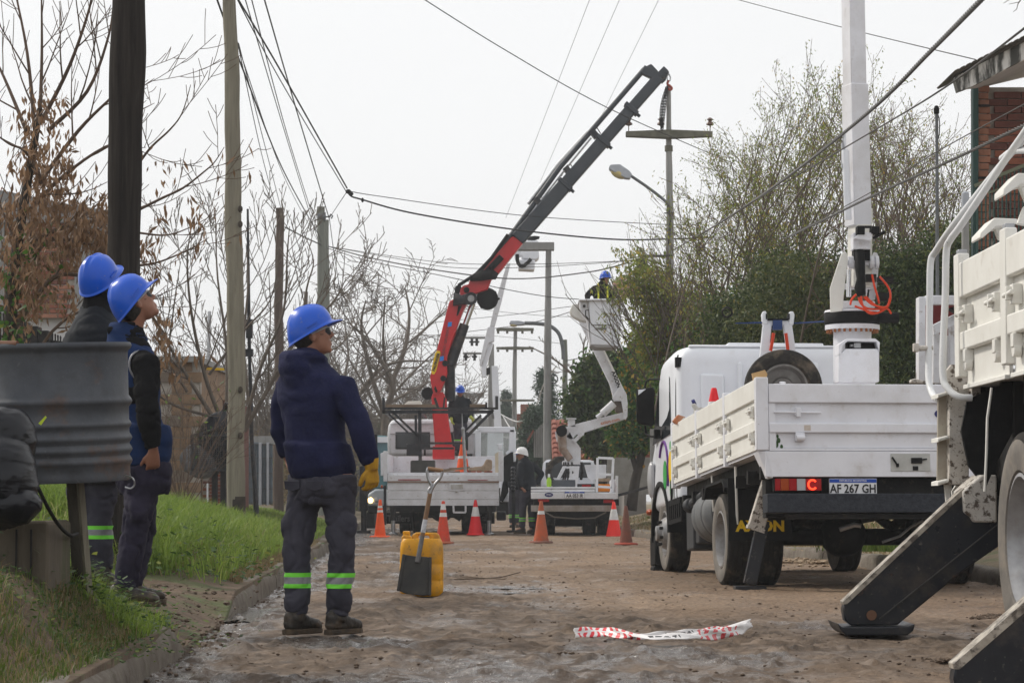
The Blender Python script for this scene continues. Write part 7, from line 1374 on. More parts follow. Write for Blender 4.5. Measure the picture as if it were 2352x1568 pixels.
PG = thing('metal_gate', 'tall pale metal gate with grey mesh panels beyond the wooden pole', 'gate', ZD(z8, 840, 815, 58))
for x0, x1 in ((735, 838), (862, 895), (915, 945)):
    m = MB(); zrb(m, z8, x0, 330 if x0 < 800 else 350, x1, 815, 58, .04); m.build('gate_panel', mat('grey_blue_panel', (.16, .20, .24), (.13, .165, .2), 6, .6) if 'grey_blue_panel' not in bpy.data.materials else bpy.data.materials['grey_blue_panel'], PG)
    for y in (340, 450, 570, 690, 800): m = MB(); zrb(m, z8, x0, y, x1, y+7, 57.95, .05); m.build('gate_rail', STEELG, PG)
    for xx in np.arange(x0+8, x1, 24): m = MB(); zrb(m, z8, xx, 335, xx+4, 812, 57.93, .03); m.build('gate_bar', STEELG, PG)
for x0, x1 in ((836, 858), (898, 916)): m = MB(); zrb(m, z8, x0, 330, x1, 820, 57.9, .15); m.build('gate_post', LAMPM, PG)
m = MB(); zrb(m, z8, 730, 280, 960, 345, 58.2, .3); m.build('gate_lintel', CONCP, PG)
# wire basket with bags on posts
TB = thing('trash_basket', 'black wire trash basket on two posts beside the wooden pole', 'trash basket', ZD(z8, 510, 900, 40))
m = MB()
Yt2 = 40
for a, b in (((310, 275), (600, 275)), ((310, 545), (600, 545)), ((312, 270), (312, 550)), ((598, 275), (598, 545))):
    for dy in (0, .6): m.bar(ZD(z8, *a, Yt2+dy), ZD(z8, *b, Yt2+dy), .04)
zpp(m, z8, [(305, 270), (600, 190), (600, 200), (312, 284)], Yt2, .6); m.build('basket_frame', BLACKG, TB)
m = MB()
for x in range(325, 600, 15): m.bar(ZD(z8, x, 280, Yt2-.01), ZD(z8, x, 545, Yt2-.01), .008)
for y in range(295, 545, 15): m.bar(ZD(z8, 312, y, Yt2-.01), ZD(z8, 598, y, Yt2-.01), .008)
m.build('wire_mesh', BLACKG, TB, kind='stuff')
for x0 in (468, 535): m = MB(); zrb(m, z8, x0, 548, x0+42, 905, Yt2+.2, .12); m.build('basket_post', BLACKP, TB)
BAG = mat('black_garbage_bag', (.003, .0035, .006), (.006, .007, .011), 6, .24, spec=.28, bump=.010, bscale=7, stretch=(.6, .6, 2.6), detail=2)
def bag(name, label, c, r, seed, m_=BAG, sc=(1, .8, .9), parent=None, vox=.02):
    o = thing('garbage_bag', label, 'garbage bag', Vector(c)-Vector((0, 0, r*.8))); b = MB(); b.ell((c[0], c[1], c[2]), (r*sc[0], r*sc[1], r*sc[2]), n=28, m=18)
    if vox > .01: b.tube([Vector(c)+Vector((r*.1, 0, r*sc[2]*.75)), Vector(c)+Vector((r*.16, 0, r*sc[2]*1.1)), Vector(c)+Vector((r*.3, 0, r*sc[2]*1.3))], [r*.2, r*.07, r*.12], 10)
    def f(p):
        q = p-Vector(c); a = math.atan2(q.x, q.z+r*1.2)*9+seed; return r*(.06*mnoise.noise(q*(1.8/r))+.03*(1-abs(mnoise.noise(Vector((a*.6, q.z/r*2.2, seed))))*2)+.012*(1-abs(mnoise.noise(Vector((a*.5+q.x/r, q.z/r*9+q.x/r*2, seed*2))))*2))
    remesh(b, 'bag_film', m_, o, vox, 2, f); return o
bag('b', 'black bag tied on top of the wire basket', ZD(z8, 530, 330, Yt2+.3), .45, 3, sc=(.8, .5, 1.1), vox=.03); bag('b', 'grey bag lying inside the wire basket', ZD(z8, 400, 470, Yt2+.3), .42, 7, mat('grey_bag', (.10, .10, .11), (.3, .3, .32), 8, .4, bump=.01), sc=(.9, .5, .7), vox=.03)
# right house with stained fascia
HR_ = thing('brick_house', 'brick house corner with green corner post and stained white roof fascia', 'house', D(2290, 700, 23))
zr = zq(2260, 50, .3827); Yh = 22.5
STAIN = mat('stained_fascia', (.70, .69, .67), (.6, .59, .56), 3, .85, stretch=(3.2, 1, .5), layers=[((.05, .05, .045), 3.0, .44, .54, .95)], bump=.004)
m = MB(); zpp(m, zr, [(330, 375), (784, 140), (1100, -20), (1100, 120), (784, 258), (700, 300), (560, 375), (440, 435), (355, 466)], Yh-1.2, .12); m.build('fascia', STAIN, HR_)
m = MB(); zpp(m, zr, [(312, 345), (784, 108), (1100, -50), (1100, -10), (784, 140), (325, 355)], Yh-1.3, .8); 
rf = m.build('roof_edge', mat('dark_roof_tile', (.10, .085, .07), (.06, .055, .045), 8, .9, bump=.01, layers=[((.05, .08, .02), 7, .58, .68, .7)]), HR_, bevel=.02)
for k in range(14):
    t = k/14; x = 330+(784-330)*t*1.2; y = 345-(x-312)*.5; q = MB(); zpp(q, zr, [(x, y+4), (x+30, y-11), (x+30, y-22), (x, y-7)], Yh-1.36, .7); q.build('tile', bpy.data.materials['dark_roof_tile'], rf, bevel=.01)
m = MB(); zpp(m, zr, [(440, 436), (784, 262), (1100, 120), (1100, 440), (784, 438), (515, 434)], Yh-1.05, .05); m.build('soffit', mat('soffit_paint', (.40, .37, .35), (.34, .31, .3), 5, .8), HR_) if False else None
p0 = ZD(zr, 440, 434, Yh-1.1); m = MB(); P4 = [ZD(zr, 358, 462, Yh-1.08), ZD(zr, 1100, 118, Yh-1.08), ZD(zr, 1100, 300, Yh+2.5), ZD(zr, 520, 440, Yh+.25)]; m.prism(P4, (0, 0, .05)); m.build('soffit', mat('soffit_paint', (.42, .39, .37), (.36, .33, .32), 5, .8), HR_, smooth=0)
m = MB(); zrb(m, zr, 452, 430, 487, 1600, Yh-.12, .12); m.build('corner_post', mat('green_post_paint', (.03, .07, .06), (.02, .05, .045), 5, .6), HR_, bevel=.006)
cl = [ZD(zr, 488, y, Yh) for y in np.arange(432, 1600, 46)]
for k, p in enumerate(cl): q = MB(); w_ = .10+.012*math.sin(k*5.1); q.bb(p.x, p.x+w_, Yh-.01-.006*(k % 3), Yh+.12, p.z-.058, p.z+.0); q.build('brick', BRM[1], HR_, bevel=.004)
m = MB(); a = ZD(zr, 488, 1600, Yh+.01); m.bb(a.x, a.x+.095, Yh+.005, Yh+.3, a.z, ZD(zr, 488, 430, Yh).z); m.build('mortar_bed', MORT, HR_)
a = ZD(zr, 513, 1620, Yh+.02); t_ = ZD(zr, 513, 436, Yh+.02); brickwall(HR_, a+Vector((.0, .03, 0)), (1, .0, 0), (0, 0, 1), 2.2, t_.z-a.z, bl=.25, bh=.060, jt=.010, mats=[BRM[2], BRM[2], BRM[0]], limit=260, seed=8)
m = MB(); m.bar(ZD(zr, 460, 1085, Yh-.5), ZD(zr, 1000, 860, Yh-.7), .03); m.bar(ZD(zr, 550, 1130, Yh-.5), ZD(zr, 655, 1095, Yh-.5), .02); m.build('balcony_rail', mat('olive_rail', (.14, .15, .10), rough=.6), HR_)
for i in range(14): x = 480+i*27; m = MB(); m.cyl(ZD(zr, x, 1070-(x-480)*.42, Yh-.5), ZD(zr, x, 1600, Yh-.5), .008, 6); m.build('balcony_bar', bpy.data.materials['green_post_paint'], HR_)
for y in (560, 1032, 1505): m = MB(); m.bar(ZD(zr, 480, y, Yh-.06), ZD(zr, 560, y, Yh-.06), .02); m.build('bracket', BLACKP, HR_)
o = pole('concrete pole with metal cap between the bush and the brick house', [(2218, 900), (2218, 700), (2217, 480)], [19, 18, 17], 30, CONCP, 0, zb=0, seed=30)
q = MB(); q.cyl(D(2217, 484, 30), D(2217, 445, 30), .05, 14); q.ell(D(2217, 445, 30), (.05, .05, .03)); q.build('pole_cap', LAMPM, o)
# tiled-roof houses beyond the bucket truck
TILE = mat('terracotta_tile', (.30, .11, .075), (.21, .075, .055), 12, .85, bump=.01)
def tiled_house(label, x0, x1, ytop, yeave, ywall, Y, rise=.8):
    a, b = D(x0, yeave, Y), D(x1, yeave, Y); h = D(x0, ytop, Y).z-a.z+.6; H_ = thing('tiled_house', label, 'house', D((x0+x1)/2, ywall, Y)); n = 0
    m = MB(); m.bb(a.x, b.x, Y, Y+.1, a.z-.05, a.z); m.prism([(a.x, Y-.15, a.z-.02), (b.x, Y-.15, a.z-.02), (b.x, Y+h*2.2, a.z+h), (a.x, Y+h*2.2, a.z+h)], (0, 0, -.06)); rf = m.build('roof', TILE, H_, smooth=0)
    rows = 8; cols = int((b.x-a.x)/.2); L_ = math.hypot(h*2.2+.15, h)/rows; bm = MB(); bm.tube([(0, 0, 0), (0, L_*1.15, -.03)], [.10, .07], 6); me = bpy.data.meshes.new('tile'); me.from_pydata(bm.v, [], bm.f); me.materials.append(TILE)
    ang = math.atan2(h, h*2.2+.15); inv = wm(rf).inverted()
    for j in range(rows):
        for i in range(cols):
            t = j/rows
            if n >= 290: continue
            q = bpy.data.objects.new('tile', me); col.objects.link(q); q.parent = rf; q.matrix_basis = inv @ Matrix.Translation((a.x+.1+i*.2, Y-.15+(h*2.2+.15)*t, a.z+h*t-.04+random.uniform(0, .012))) @ Matrix.Rotation(ang, 4, 'X'); n += 1
    m = MB(); m.bb(a.x+.3, b.x-.3, Y+.3, Y+5, -.1, a.z-.03); m.build('wall', mat('grey_house_wall', (.24, .225, .21), (.19, .18, .165), 4, .9) if 'grey_house_wall' not in bpy.data.materials else bpy.data.materials['grey_house_wall'], H_); return H_
tiled_house('house with terracotta tiled roof behind the concrete pole', 1268, 1362, 1007, 1052, 1140, 66)
tiled_house('tiled-roof house partly hidden behind the shrub trunks', 1408, 1512, 1008, 1048, 1130, 62)
HG = MB(); HG.pp([(1335, 1052), (1362, 1020), (1390, 1048), (1388, 1056), (1363, 1032), (1342, 1054)], 61, .8); tag(HG.build('wooden_gable', mat('orange_timber', (.45, .17, .05), (.36, .13, .04), 8, .7), None), 'orange timber gable edge beside the tiled roof', 'gable')
m = MB(); m.pp([(1230, 978), (1240, 960), (1262, 950), (1262, 1050), (1232, 1040)], 64, .3); 
o = thing('palisade', 'pale plank screen and rubble beside the concrete pole', 'fence', D(1235, 1060, 63))
for k in range(7): q = MB(); q.pp([(1226+k*5, 992-k*5), (1230+k*5, 989-k*5), (1230+k*5, 1050), (1226+k*5, 1050)], 63, .05); q.build('plank', CONCP, o)
q = MB(); q.pp([(1210, 1010), (1225, 985), (1226, 990), (1212, 1018)], 62.8, .3); q.build('tile_edge', TILE, o)
m = MB(); m.rb(1180, 950, 1262, 985, 105, 4); m.rb(1196, 928, 1225, 955, 104, 4); tag(m.build('far_building', BRM[0], None), 'small far brick building behind the far pole', 'building')
m = MB(); m.rb(1060, 960, 1200, 1110, 120, 5); tag(m.build('far_house', CONCP, None), 'far grey house front seen through the open truck door', 'house')
# fence and slanted bars right
o = thing('wall', 'low grey rendered garden wall behind the tree trunks', 'wall', D(1460, 1120, 58)); m = MB(); m.rb(1395, 1050, 1530, 1135, 58, .2); m.build('wall_face', mat('garden_wall', (.28, .27, .25), (.2, .19, .17), 4, .9), o)
o = thing('guard_rail', 'dark sloping handrail in front of the garden wall', 'handrail', D(1460, 1120, 45)); m = MB(); m.bar(D(1420, 1137, 45), D(1525, 1108, 45), .05); m.build('rail', BLACKG, o); m = MB(); m.bar(D(1500, 985, 50), D(1500, 1100, 50), .12, .12); m.build('post', CONCP, o)
# far band of buildings closing the street at left and right
for x0, x1, y0, Y, l in ((880, 985, 1075, 130, 'far low house behind the crane truck'), (1270, 1400, 1085, 90, 'low far wall behind the bucket truck'), (-200, 250, 1080, 60, 'garden wall far behind the barrel'), (1500, 1900, 1000, 75, 'pale wall behind the truck cab'), (1900, 3000, 960, 60, 'long wall behind the big bush')):
    m = MB(); m.rb(x0, y0, x1, 1175, Y, 1); tag(m.build('boundary_wall', CONCP, None), l, 'wall')
# ------------------------------------------------------------------ left foreground: barrel, post, block, bags
GALV = mat('aged_galvanised_steel', (.052, .058, .070), (.085, .09, .10), 3, .55, metal=.2, rvar=.12, layers=[((.14, .075, .045), 5, .56, .70, .7), ((.035, .035, .04), 9, .48, .7, .6), ((.16, .16, .17), 30, .62, .70, .3)], bump=.003)
Yb_ = 10.5; cx = D(134, 940, Yb_).x; zt0, zt1 = D(150, 1100, Yb_).z, D(150, 790, Yb_).z; rB = .315; H_ = zt1-zt0
BR = thing('metal_barrel', 'rusty grey half oil drum tilted on a post on the grass bank', 'barrel', (cx, Yb_, zt0)); BM_ = Matrix.Translation((cx, Yb_, zt0)) @ Matrix.Rotation(R(-1.4), 4, 'Y') @ Matrix.Rotation(R(3), 4, 'X')
pr = [(rB*.2, 0), (rB*.97, 0), (rB*1.0, -.008), (rB*1.01, .004), (rB, .02)]
for zc_, a_, w_ in ((.075, .011, .018), (.125, .012, .018), (.175, .012, .018), (.235, .010, .016), (.335, .016, .022)):
    pr += [(rB, zc_-w_*1.2), (rB+a_*.7, zc_-w_*.5), (rB+a_, zc_), (rB+a_*.7, zc_+w_*.5), (rB, zc_+w_*1.2)]
pr += [(rB, H_-.05), (rB+.002, H_-.035), (rB+.014, H_-.026), (rB+.018, H_-.012), (rB+.012, H_), (rB-.002, H_-.003), (rB-.006, H_-.02), (rB-.008, .03), (rB*.2, .02)]
m = MB(BM_); m.lathe(pr, (0, 0, 0), 'Z', 90, caps=True); m.build('drum_shell', GALV, BR, smooth=50)
m = MB(BM_); m.tube([(-(rB-.02)+.0, -.10, H_-.004), (-.22, -.235, H_+.004), (-.1, -.305, H_-.002)], .013, 8); m.build('rim_patch', mat('rust_patch', (.16, .07, .04), (.10, .05, .03), 8, .8), BR)
zz = zq(0, 1100, .3872)
px, py = 185, 1100; a = D(171, 1092, 10.55); b = D(190, 1318, 10.75)
PS = thing('wooden_post', 'weathered square post holding up the barrel', 'post', b); m = MB(); m.bar(b-Vector((0, 0, .1)), a, .055, .07, up=(.3, 1, 0), w2=.05); m.build('post_shaft', mat('dark_old_wood', (.055, .048, .04), (.085, .075, .06), 5, .9, bump=.004, stretch=(4, 4, .5)), PS, bevel=.004)
m = MB(); m.bar(b+Vector((.033, -.012, -.1)), a+Vector((.026, -.01, -.02)), .012, .05, up=(.3, 1, 0)); m.build('pale_edge', WOODP, PS); m = MB(); m.bar(D(60, 1098, 10.4), D(290, 1092, 10.6), .05, .04); m.build('crosspiece', bpy.data.materials['dark_old_wood'], PS)
m = MB(); m.tube(smooth_pts([D(288, 1092, 10.3), D(305, 1098, 10.2), D(309, 1112, 10.2), D(300, 1121, 10.2), D(287, 1118, 10.2)]), .004, 6); tag(m.build('wire_hook', STEEL, None), 'small curled wire hanging from the barrel bottom', 'wire hook')
# concrete block
CB = MB(); p0, p1 = D(-40, 1205, 9.9), D(112, 1195, 9.9); 
CBo = thing('concrete_block', 'mossy concrete stump under the garbage bags', 'concrete block', (p0.x, 9.9, .2)); CB.prism([(p0.x-.3, 9.9, .0), (p1.x, 9.9, .0), (p1.x, 9.9, p1.z-.01), (p1.x-.02, 9.9, p1.z), (p0.x-.3, 9.9, p0.z)], (0, .5, 0)); CB.build('block', mat('mossy_block', (.075, .062, .045), (.12, .10, .075), 3, .95, bump=.02, bscale=7, stretch=(1, 1, .4), layers=[((.045, .06, .015), 2.6, .5, .62, .8), ((.03, .025, .02), 5, .55, .65, .8)]), CBo, bevel=.012)
for k, x in enumerate((38, 72)): m = MB(); m.bar(D(x, 1215, 9.89), D(x-2, 1400, 9.89), .006, .012, up=(0, 1, 0)); m.build('crack', BLACKP, CBo)
bag('b', 'large shiny black garbage bag slumped against the barrel', D(8, 1105, 9.75), .225, 2, sc=(.62, .75, .85), vox=.008); bag('b', 'smaller black bag piled above the large one', D(6, 1010, 9.82), .17, 6, sc=(.85, .8, .80), vox=.008)
bag('b', 'flattened black bag at the bottom of the pile', D(16, 1158, 9.7), .15, 11, sc=(.95, .8, .58), vox=.008)
m = MB(); m.tube(smooth_pts([D(88, 1120, 9.6), D(110, 1165, 9.7), D(135, 1205, 9.9), D(160, 1228, 10.2), D(178, 1225, 10.5)]), .008, 8); tag(m.build('black_hose', BLACK, None), 'thin black tube looping from the bag to the post', 'tube')
m = MB(); m.pp([(88, 972), (104, 955), (107, 958), (94, 976)], 9.6, .004); tag(m.build('grass_stalk', mat('yellow_green', (.4, .5, .03), rough=.6), None), 'single yellow-green leaf stuck on the barrel', 'leaf')
m = MB(); m.rb(112, 1085, 150, 1300, 22, .3); m.rb(100, 1145, 160, 1148, 21.95, .05); tag(m.build('concrete_pillar', mat('pale_pillar', (.30, .28, .22), (.22, .2, .16), 5, .9), None), 'pale concrete pillar seen behind the barrel post', 'pillar')
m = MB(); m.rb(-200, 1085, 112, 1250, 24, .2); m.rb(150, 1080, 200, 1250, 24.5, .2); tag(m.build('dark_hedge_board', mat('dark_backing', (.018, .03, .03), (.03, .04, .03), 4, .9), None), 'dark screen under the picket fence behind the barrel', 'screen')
# stones
for i, (x, y, Y, s, l) in enumerate(((212, 1392, 10.8, .045, 'round pinkish stone lying in the grass under the men'), (585, 1480, 16.9, .05, 'pale stone at the broken end of the kerb'), (640, 1345, 24.5, .07, 'dark rubber boot-shaped lump on the kerb behind the worker'))):
    m = MB(); p = D(x, y, Y); m.ell(p, (s*1.1, s, s*.8), n=14, m=9)
    v = [Vector(q) for q in m.v]; m.v = [tuple(q+(q-p)*mnoise.noise(q*14)*.3) for q in v]; tag(m.build('stone', [mat('pink_stone', (.17, .11, .085), rough=.8), CONC, RUBBER][i], None), l, 'stone')
# ------------------------------------------------------------------ jerrycan, shovel, tape
JC = mat('yellow_jerrycan_plastic', (.72, .34, .010), (.60, .27, .010), 3, .45, layers=[((.24, .14, .05), 7, .50, .68, .65), ((.10, .07, .04), 26, .58, .68, .6), ((.45, .30, .12), 3, .5, .7, .5)])
Yj = 12.2+0; Yj = 4134/(1364-1147.5); J0 = D(967, 1364, Yj); s_ = Yj/FD
JO = thing('jerrycan', 'yellow plastic jerrycan with a shovel leaning on it', 'jerrycan', (J0.x, Yj, -.012)); W2 = 50*s_; HJ = 140*s_; T2 = .14
def jr(z, w, t, x=0, r=.06): return [Vector((J0.x+x+p.x, Yj+T2+p.y, z)) for p in [Vector((math.copysign(abs(math.cos(a))**.45, math.cos(a))*w, math.copysign(abs(math.sin(a))**.45, math.sin(a))*t, 0)) for a in np.linspace(0, 2*math.pi, 33)[:-1]]]
m = MB(); z0 = -.012; zs = [(0, .90), (.015, .97), (.05, 1.0), (.11, 1.0), (.115, .985), (.13, .985), (.135, 1.0), (.24, 1.005), (.245, .99), (.26, .99), (.265, 1.0), (HJ-.11, .985), (HJ-.06, .95), (HJ-.035, .88), (HJ-.03, .86)]
m.loft([jr(z0+z, W2*k, T2*k) for z, k in zs]); m.build('canister_body', JC, JO, smooth=40)
zz2 = zq(600, 1150, .3188)
def jpx(q, pts, dep, yo): q.prism([(D(*zz2(x, y), Yj).x, Yj+yo, max(.30, D(*zz2(x, y), Yj).z)) for x, y in pts], (0, dep, 0))
m = MB(); jpx(m, [(1262, 640), (1262, 600), (1275, 588), (1330, 590), (1345, 605), (1350, 640)], .10, .09); m.build('shoulder', JC, JO, bevel=.012)
m = MB(); c = D(*zz2(1300, 578), Yj); m.lathe([(.028, -.02), (.030, .0), (.030, .018), (.02, .022), (0, .022)], (c.x, Yj+T2, c.z)); m.build('cap', JC, JO)
m = MB(); jpx(m, [(1335, 650), (1345, 585), (1375, 566), (1535, 568), (1560, 585), (1575, 650), (1490, 650), (1480, 618), (1480, 590), (1395, 588), (1395, 620), (1385, 650)], .05, T2-.025); m.build('handle', JC, JO, bevel=.012)
m = MB(); jpx(m, [(1350, 650), (1352, 610), (1560, 610), (1570, 650)], .14, T2-.07) if False else None
# shovel
SH = thing('shovel', 'square-bladed shovel with wooden handle leaning on the jerrycan', 'shovel', D(950, 1364, Yj-.1)); Ys = Yj-.10
def zs_(x, y, Y): return D(*zz2(x, y), Y)
m = MB(); F_ = [(1285, 738), (1375, 752), (1410, 752), (1492, 760), (1488, 1058), (1440, 1062), (1300, 1045), (1240, 1022)]; m.prism([zs_(x, y, Ys+(.0 if y < 900 else -.06)) for x, y in F_], (0, .012, 0)); bl = m.build('shovel_blade', mat('dirty_blade_steel', (.022, .022, .022), (.045, .042, .038), 9, .5, metal=.3, layers=[((.12, .09, .06), 8, .6, .7, .6)]), SH, bevel=.004)
for xs in (((1285, 738), (1240, 1022), 12), ((1492, 760), (1488, 1058), -12)): m = MB(); m.bar(zs_(*xs[0], Ys-.01), zs_(*xs[1], Ys-.075), .022, .03, up=(0, 1, 0)); m.build('blade_flange', bpy.data.materials['dirty_blade_steel'], bl, bevel=.003)
sa, sb = zs_(1392, 800, Ys-.015), zs_(1490, 262, Ys+.075)
m = MB(); m.tube([sa, sa.lerp(sb, .12), sa.lerp(sb, .40)], [.022, .019, .0175], 14); m.build('socket', mat('old_socket_steel', (.14, .14, .145), (.09, .08, .075), 12, .5, metal=.5), SH)
m = MB(); m.tube([sa.lerp(sb, .38), sa.lerp(sb, 1.0)], [.0185, .0175], 14); m.build('shovel_shaft', mat('worn_wood_shaft', (.20, .11, .055), (.12, .07, .04), 12, .6, stretch=(1, 1, .3)), SH)
m = MB(); m.tube([sa.lerp(sb, .43), sa.lerp(sb, .62)], [.0195, .019], 14, caps=False); m.build('white_tape_wrap', mat('scuffed_white_tape', (.52, .53, .56), (.3, .3, .32), 30, .6), SH)
for pts in ([(1488, 275), (1480, 235), (1500, 200), (1475, 140), (1468, 85), (1478, 58)], [(1492, 275), (1502, 235), (1530, 185), (1570, 140), (1585, 95), (1588, 72)]): m = MB(); m.tube(smooth_pts([zs_(x, y, Ys+.08) for x, y in pts]), [.012]*31, 10); m.build('fork', STEEL, SH)
m = MB(); m.tube([zs_(1472, 62, Ys+.08), zs_(1500, 68, Ys+.08), zs_(1560, 76, Ys+.08), zs_(1595, 80, Ys+.08)], [.014, .0155, .0155, .014], 12); m.build('grip', mat('grip_wood', (.26, .15, .08), rough=.6), SH)
# hazard tape: folded ribbon with red stripes and blurred print
def tape(path, wid, name_mat):
    V = []; F = []; n = len(path); mi = []
    return V
TPW = mat('white_plastic_tape', (.72, .70, .70), (.62, .60, .60), 12, .35); TPR = mat('red_tape_print', (.60, .02, .035), (.66, .06, .07), 12, .35); TPD = mat('dark_tape_print', (.03, .03, .035), rough=.5)
TO_ = thing('hazard_tape', 'crumpled red and white hazard tape lying on the dirt road', 'tape', gp(1520, 1472))
r_ = random.Random(4)
def ribbon(keys, w, seed, stripes):
    rr = random.Random(seed); P = smooth_pts([Vector(gp(x, y, 0))+Vector((0, 0, z)) for x, y, z in keys], 16); n = len(P); V = []; F = []; MI = []
    cols_ = 6
    for i, p in enumerate(P):
        ang = .75+.45*math.sin(i*.07+seed)+.2*math.sin(i*.21+seed*2); 
        for j in range(cols_+1):
            u = (j/cols_-.5)*w; V.append((p.x+.006*math.sin(i*.4+j), p.y+u*math.cos(ang*.8)*1.6, max(.003, p.z+.016+u*math.sin(ang)*.9+.003*math.sin(i*.35+j*.8))))
    for i in range(n-1):
        for j in range(cols_):
            F.append((i*(cols_+1)+j, (i+1)*(cols_+1)+j, (i+1)*(cols_+1)+j+1, i*(cols_+1)+j+1)); t = i/(n-1); k = 0
            for (a, b) in stripes:
                if a < t < b and (i % 4) < 2 and j not in (3,): k = 1
            for (a, b) in ((.42, .58),):
                if a < t < b and j in (2, 3) and (i % 4) < 3 and rr.random() < .85: k = 2
            MI.append(k)
    me = bpy.data.meshes.new('tape_ribbon'); inv = wm(TO_).inverted(); me.from_pydata([tuple(inv @ Vector(v)) for v in V], [], F)
    for q in (TPW, TPR, TPD): me.materials.append(q)
    me.polygons.foreach_set('material_index', MI); me.shade_smooth(); o = bpy.data.objects.new('tape_ribbon', me); col.objects.link(o); o.parent = TO_
    so_ = o.modifiers.new('t', 'SOLIDIFY'); so_.thickness = .0015
ribbon([(1320, 1472, .03), (1370, 1470, .03), (1430, 1474, .03), (1490, 1480, .025), (1560, 1480, .03), (1620, 1474, .02), (1690, 1464, .02), (1726, 1458, .05)], .060, 1, ((.03, .34), (.68, .86)))
ribbon([(1322, 1470, .02), (1400, 1468, .02), (1460, 1476, .02), (1530, 1472, .02), (1590, 1464, .02), (1640, 1458, .02), (1680, 1456, .03), (1724, 1454, .05)], .04, 5, ((.0, .3), (.6, .85)))
# twigs on the road
for i, pts in enumerate(([(1040, 1335), (1100, 1333), (1150, 1330), (1195, 1318)], [(1060, 1328), (1110, 1332), (1160, 1334)], [(960, 1340), (1010, 1338)])):
    m = MB(); m.tube([Vector(gp(x, y))+Vector((0, 0, .02)) for x, y in pts], .005, 5); tag(m.build('twig', mat('twig_bark', (.10, .07, .05), rough=.9) if i == 0 else bpy.data.materials['twig_bark'], None), ('long', 'short', 'stubby')[i]+' dry twig lying near the puddle behind the jerrycan', 'twig')
# ------------------------------------------------------------------ trees
BARK = mat('grey_brown_bark', (.15, .122, .098), (.10, .082, .066), 5, .9, bump=.008); BARKD = mat('dark_bark', (.05, .04, .032), (.032, .027, .022), 5, .9, bump=.008); TWIGB = mat('reddish_twig_bark', (.14, .095, .07), (.09, .065, .05), 5, .9)
class Br:
    "collects thin tapered tubes as numpy batches"
    def __init__(s, n=4): s.V = []; s.F = []; s.c = 0; s.n = n; s.tips = []
    def add(s, P, r0, r1):
        P = np.asarray(P, float); m = len(P); n = s.n; t = np.gradient(P, axis=0); t /= np.linalg.norm(t, axis=1)[:, None]+1e-9
        ref = np.array([0, 1, 0.]) if abs(t[0][1]) < .8 else np.array([1, 0, 0.]); a = ref-t*(t @ ref)[:, None]; a /= np.linalg.norm(a, axis=1)[:, None]+1e-9; b = np.cross(t, a)
        rr = np.linspace(r0, r1, m)[:, None, None]; an = np.arange(n)*2*math.pi/n; ring_ = P[:, None]+rr*(a[:, None]*np.cos(an)[None, :, None]+b[:, None]*np.sin(an)[None, :, None])
        s.V.append(ring_.reshape(-1, 3)); i = np.arange(m-1)[:, None]*n; k = np.arange(n)[None]; k2 = (k+1) % n
        s.F.append((np.stack([i+k, i+k2, i+n+k2, i+n+k], -1).reshape(-1, 4)+s.c)); s.c += m*n
    def mesh(s, name, m_, parent, kind=None): return npmesh(name, np.concatenate(s.V), np.concatenate(s.F), m_, parent, kind=kind, smooth=True)
def curve(p, d, L_, k, r, bend=(0, 0, .0), wig=.12):
    P = [np.array(p, float)]; d = np.array(d, float); d /= np.linalg.norm(d); b = np.array(bend, float)
    for i in range(k): d = d+b/k+r.normal(0, wig, 3)/k**.5*.5; d /= np.linalg.norm(d); P.append(P[-1]+d*L_/k)
    return np.array(P), d
def grow(B, p, d, L_, r0, lev, r, nb, ratio=.62, ang=.6, up=.25, tips=None, wig=.15, start=.25, flat=1.0, minr=.002):
    k = 7 if lev > 1 else 5 if lev > 0 else 3; P, dd = curve(p, d, L_, k, r, (0, 0, up), wig); r1 = max(minr, r0*(.35 if lev else .4)); B.add(P, r0, r1)
    if tips is not None and lev <= 1: tips.extend([(q, dd) for q in P[1:]])
    if lev == 0: return
    n = nb[lev] if lev < len(nb) else 3
    for i in range(n):
        t = start+(1-start)*(i+r.uniform(.1, .9))/n; x = t*(len(P)-1); j = min(int(x), len(P)-2); q = P[j]+(P[j+1]-P[j])*(x-j); T_ = P[j+1]-P[j]; T_ /= np.linalg.norm(T_)
        s = np.cross(T_, r.normal(0, 1, 3)); s[1] *= flat; s /= np.linalg.norm(s)+1e-9; a = ang*r.uniform(.7, 1.3); d2 = T_*math.cos(a)+s*math.sin(a)
        grow(B, q, d2, L_*ratio*r.uniform(.6, 1.15)*(1-.35*t), max(minr, (r0*(1-t)+r1*t)*.6), lev-1, r, nb, ratio, ang, up, tips, wig, .15, flat, minr)
def limbs(B, paths, Y, r, dY=.6):
    out = []
    for pts, r0, r1 in paths:
        y = Y; P = []
        off = r.uniform(-dY, dY)
        for i, q in enumerate(pts): P.append(np.array(D(q[0], q[1], Y+off*i/max(1, len(pts)-1))))
        P = np.array([np.array(v) for v in smooth_pts([Vector(v) for v in P], 5)]); r0 *= .76; r1 *= .7; B.add(P, r0, r1); out.append((P, r0, r1))
    return out
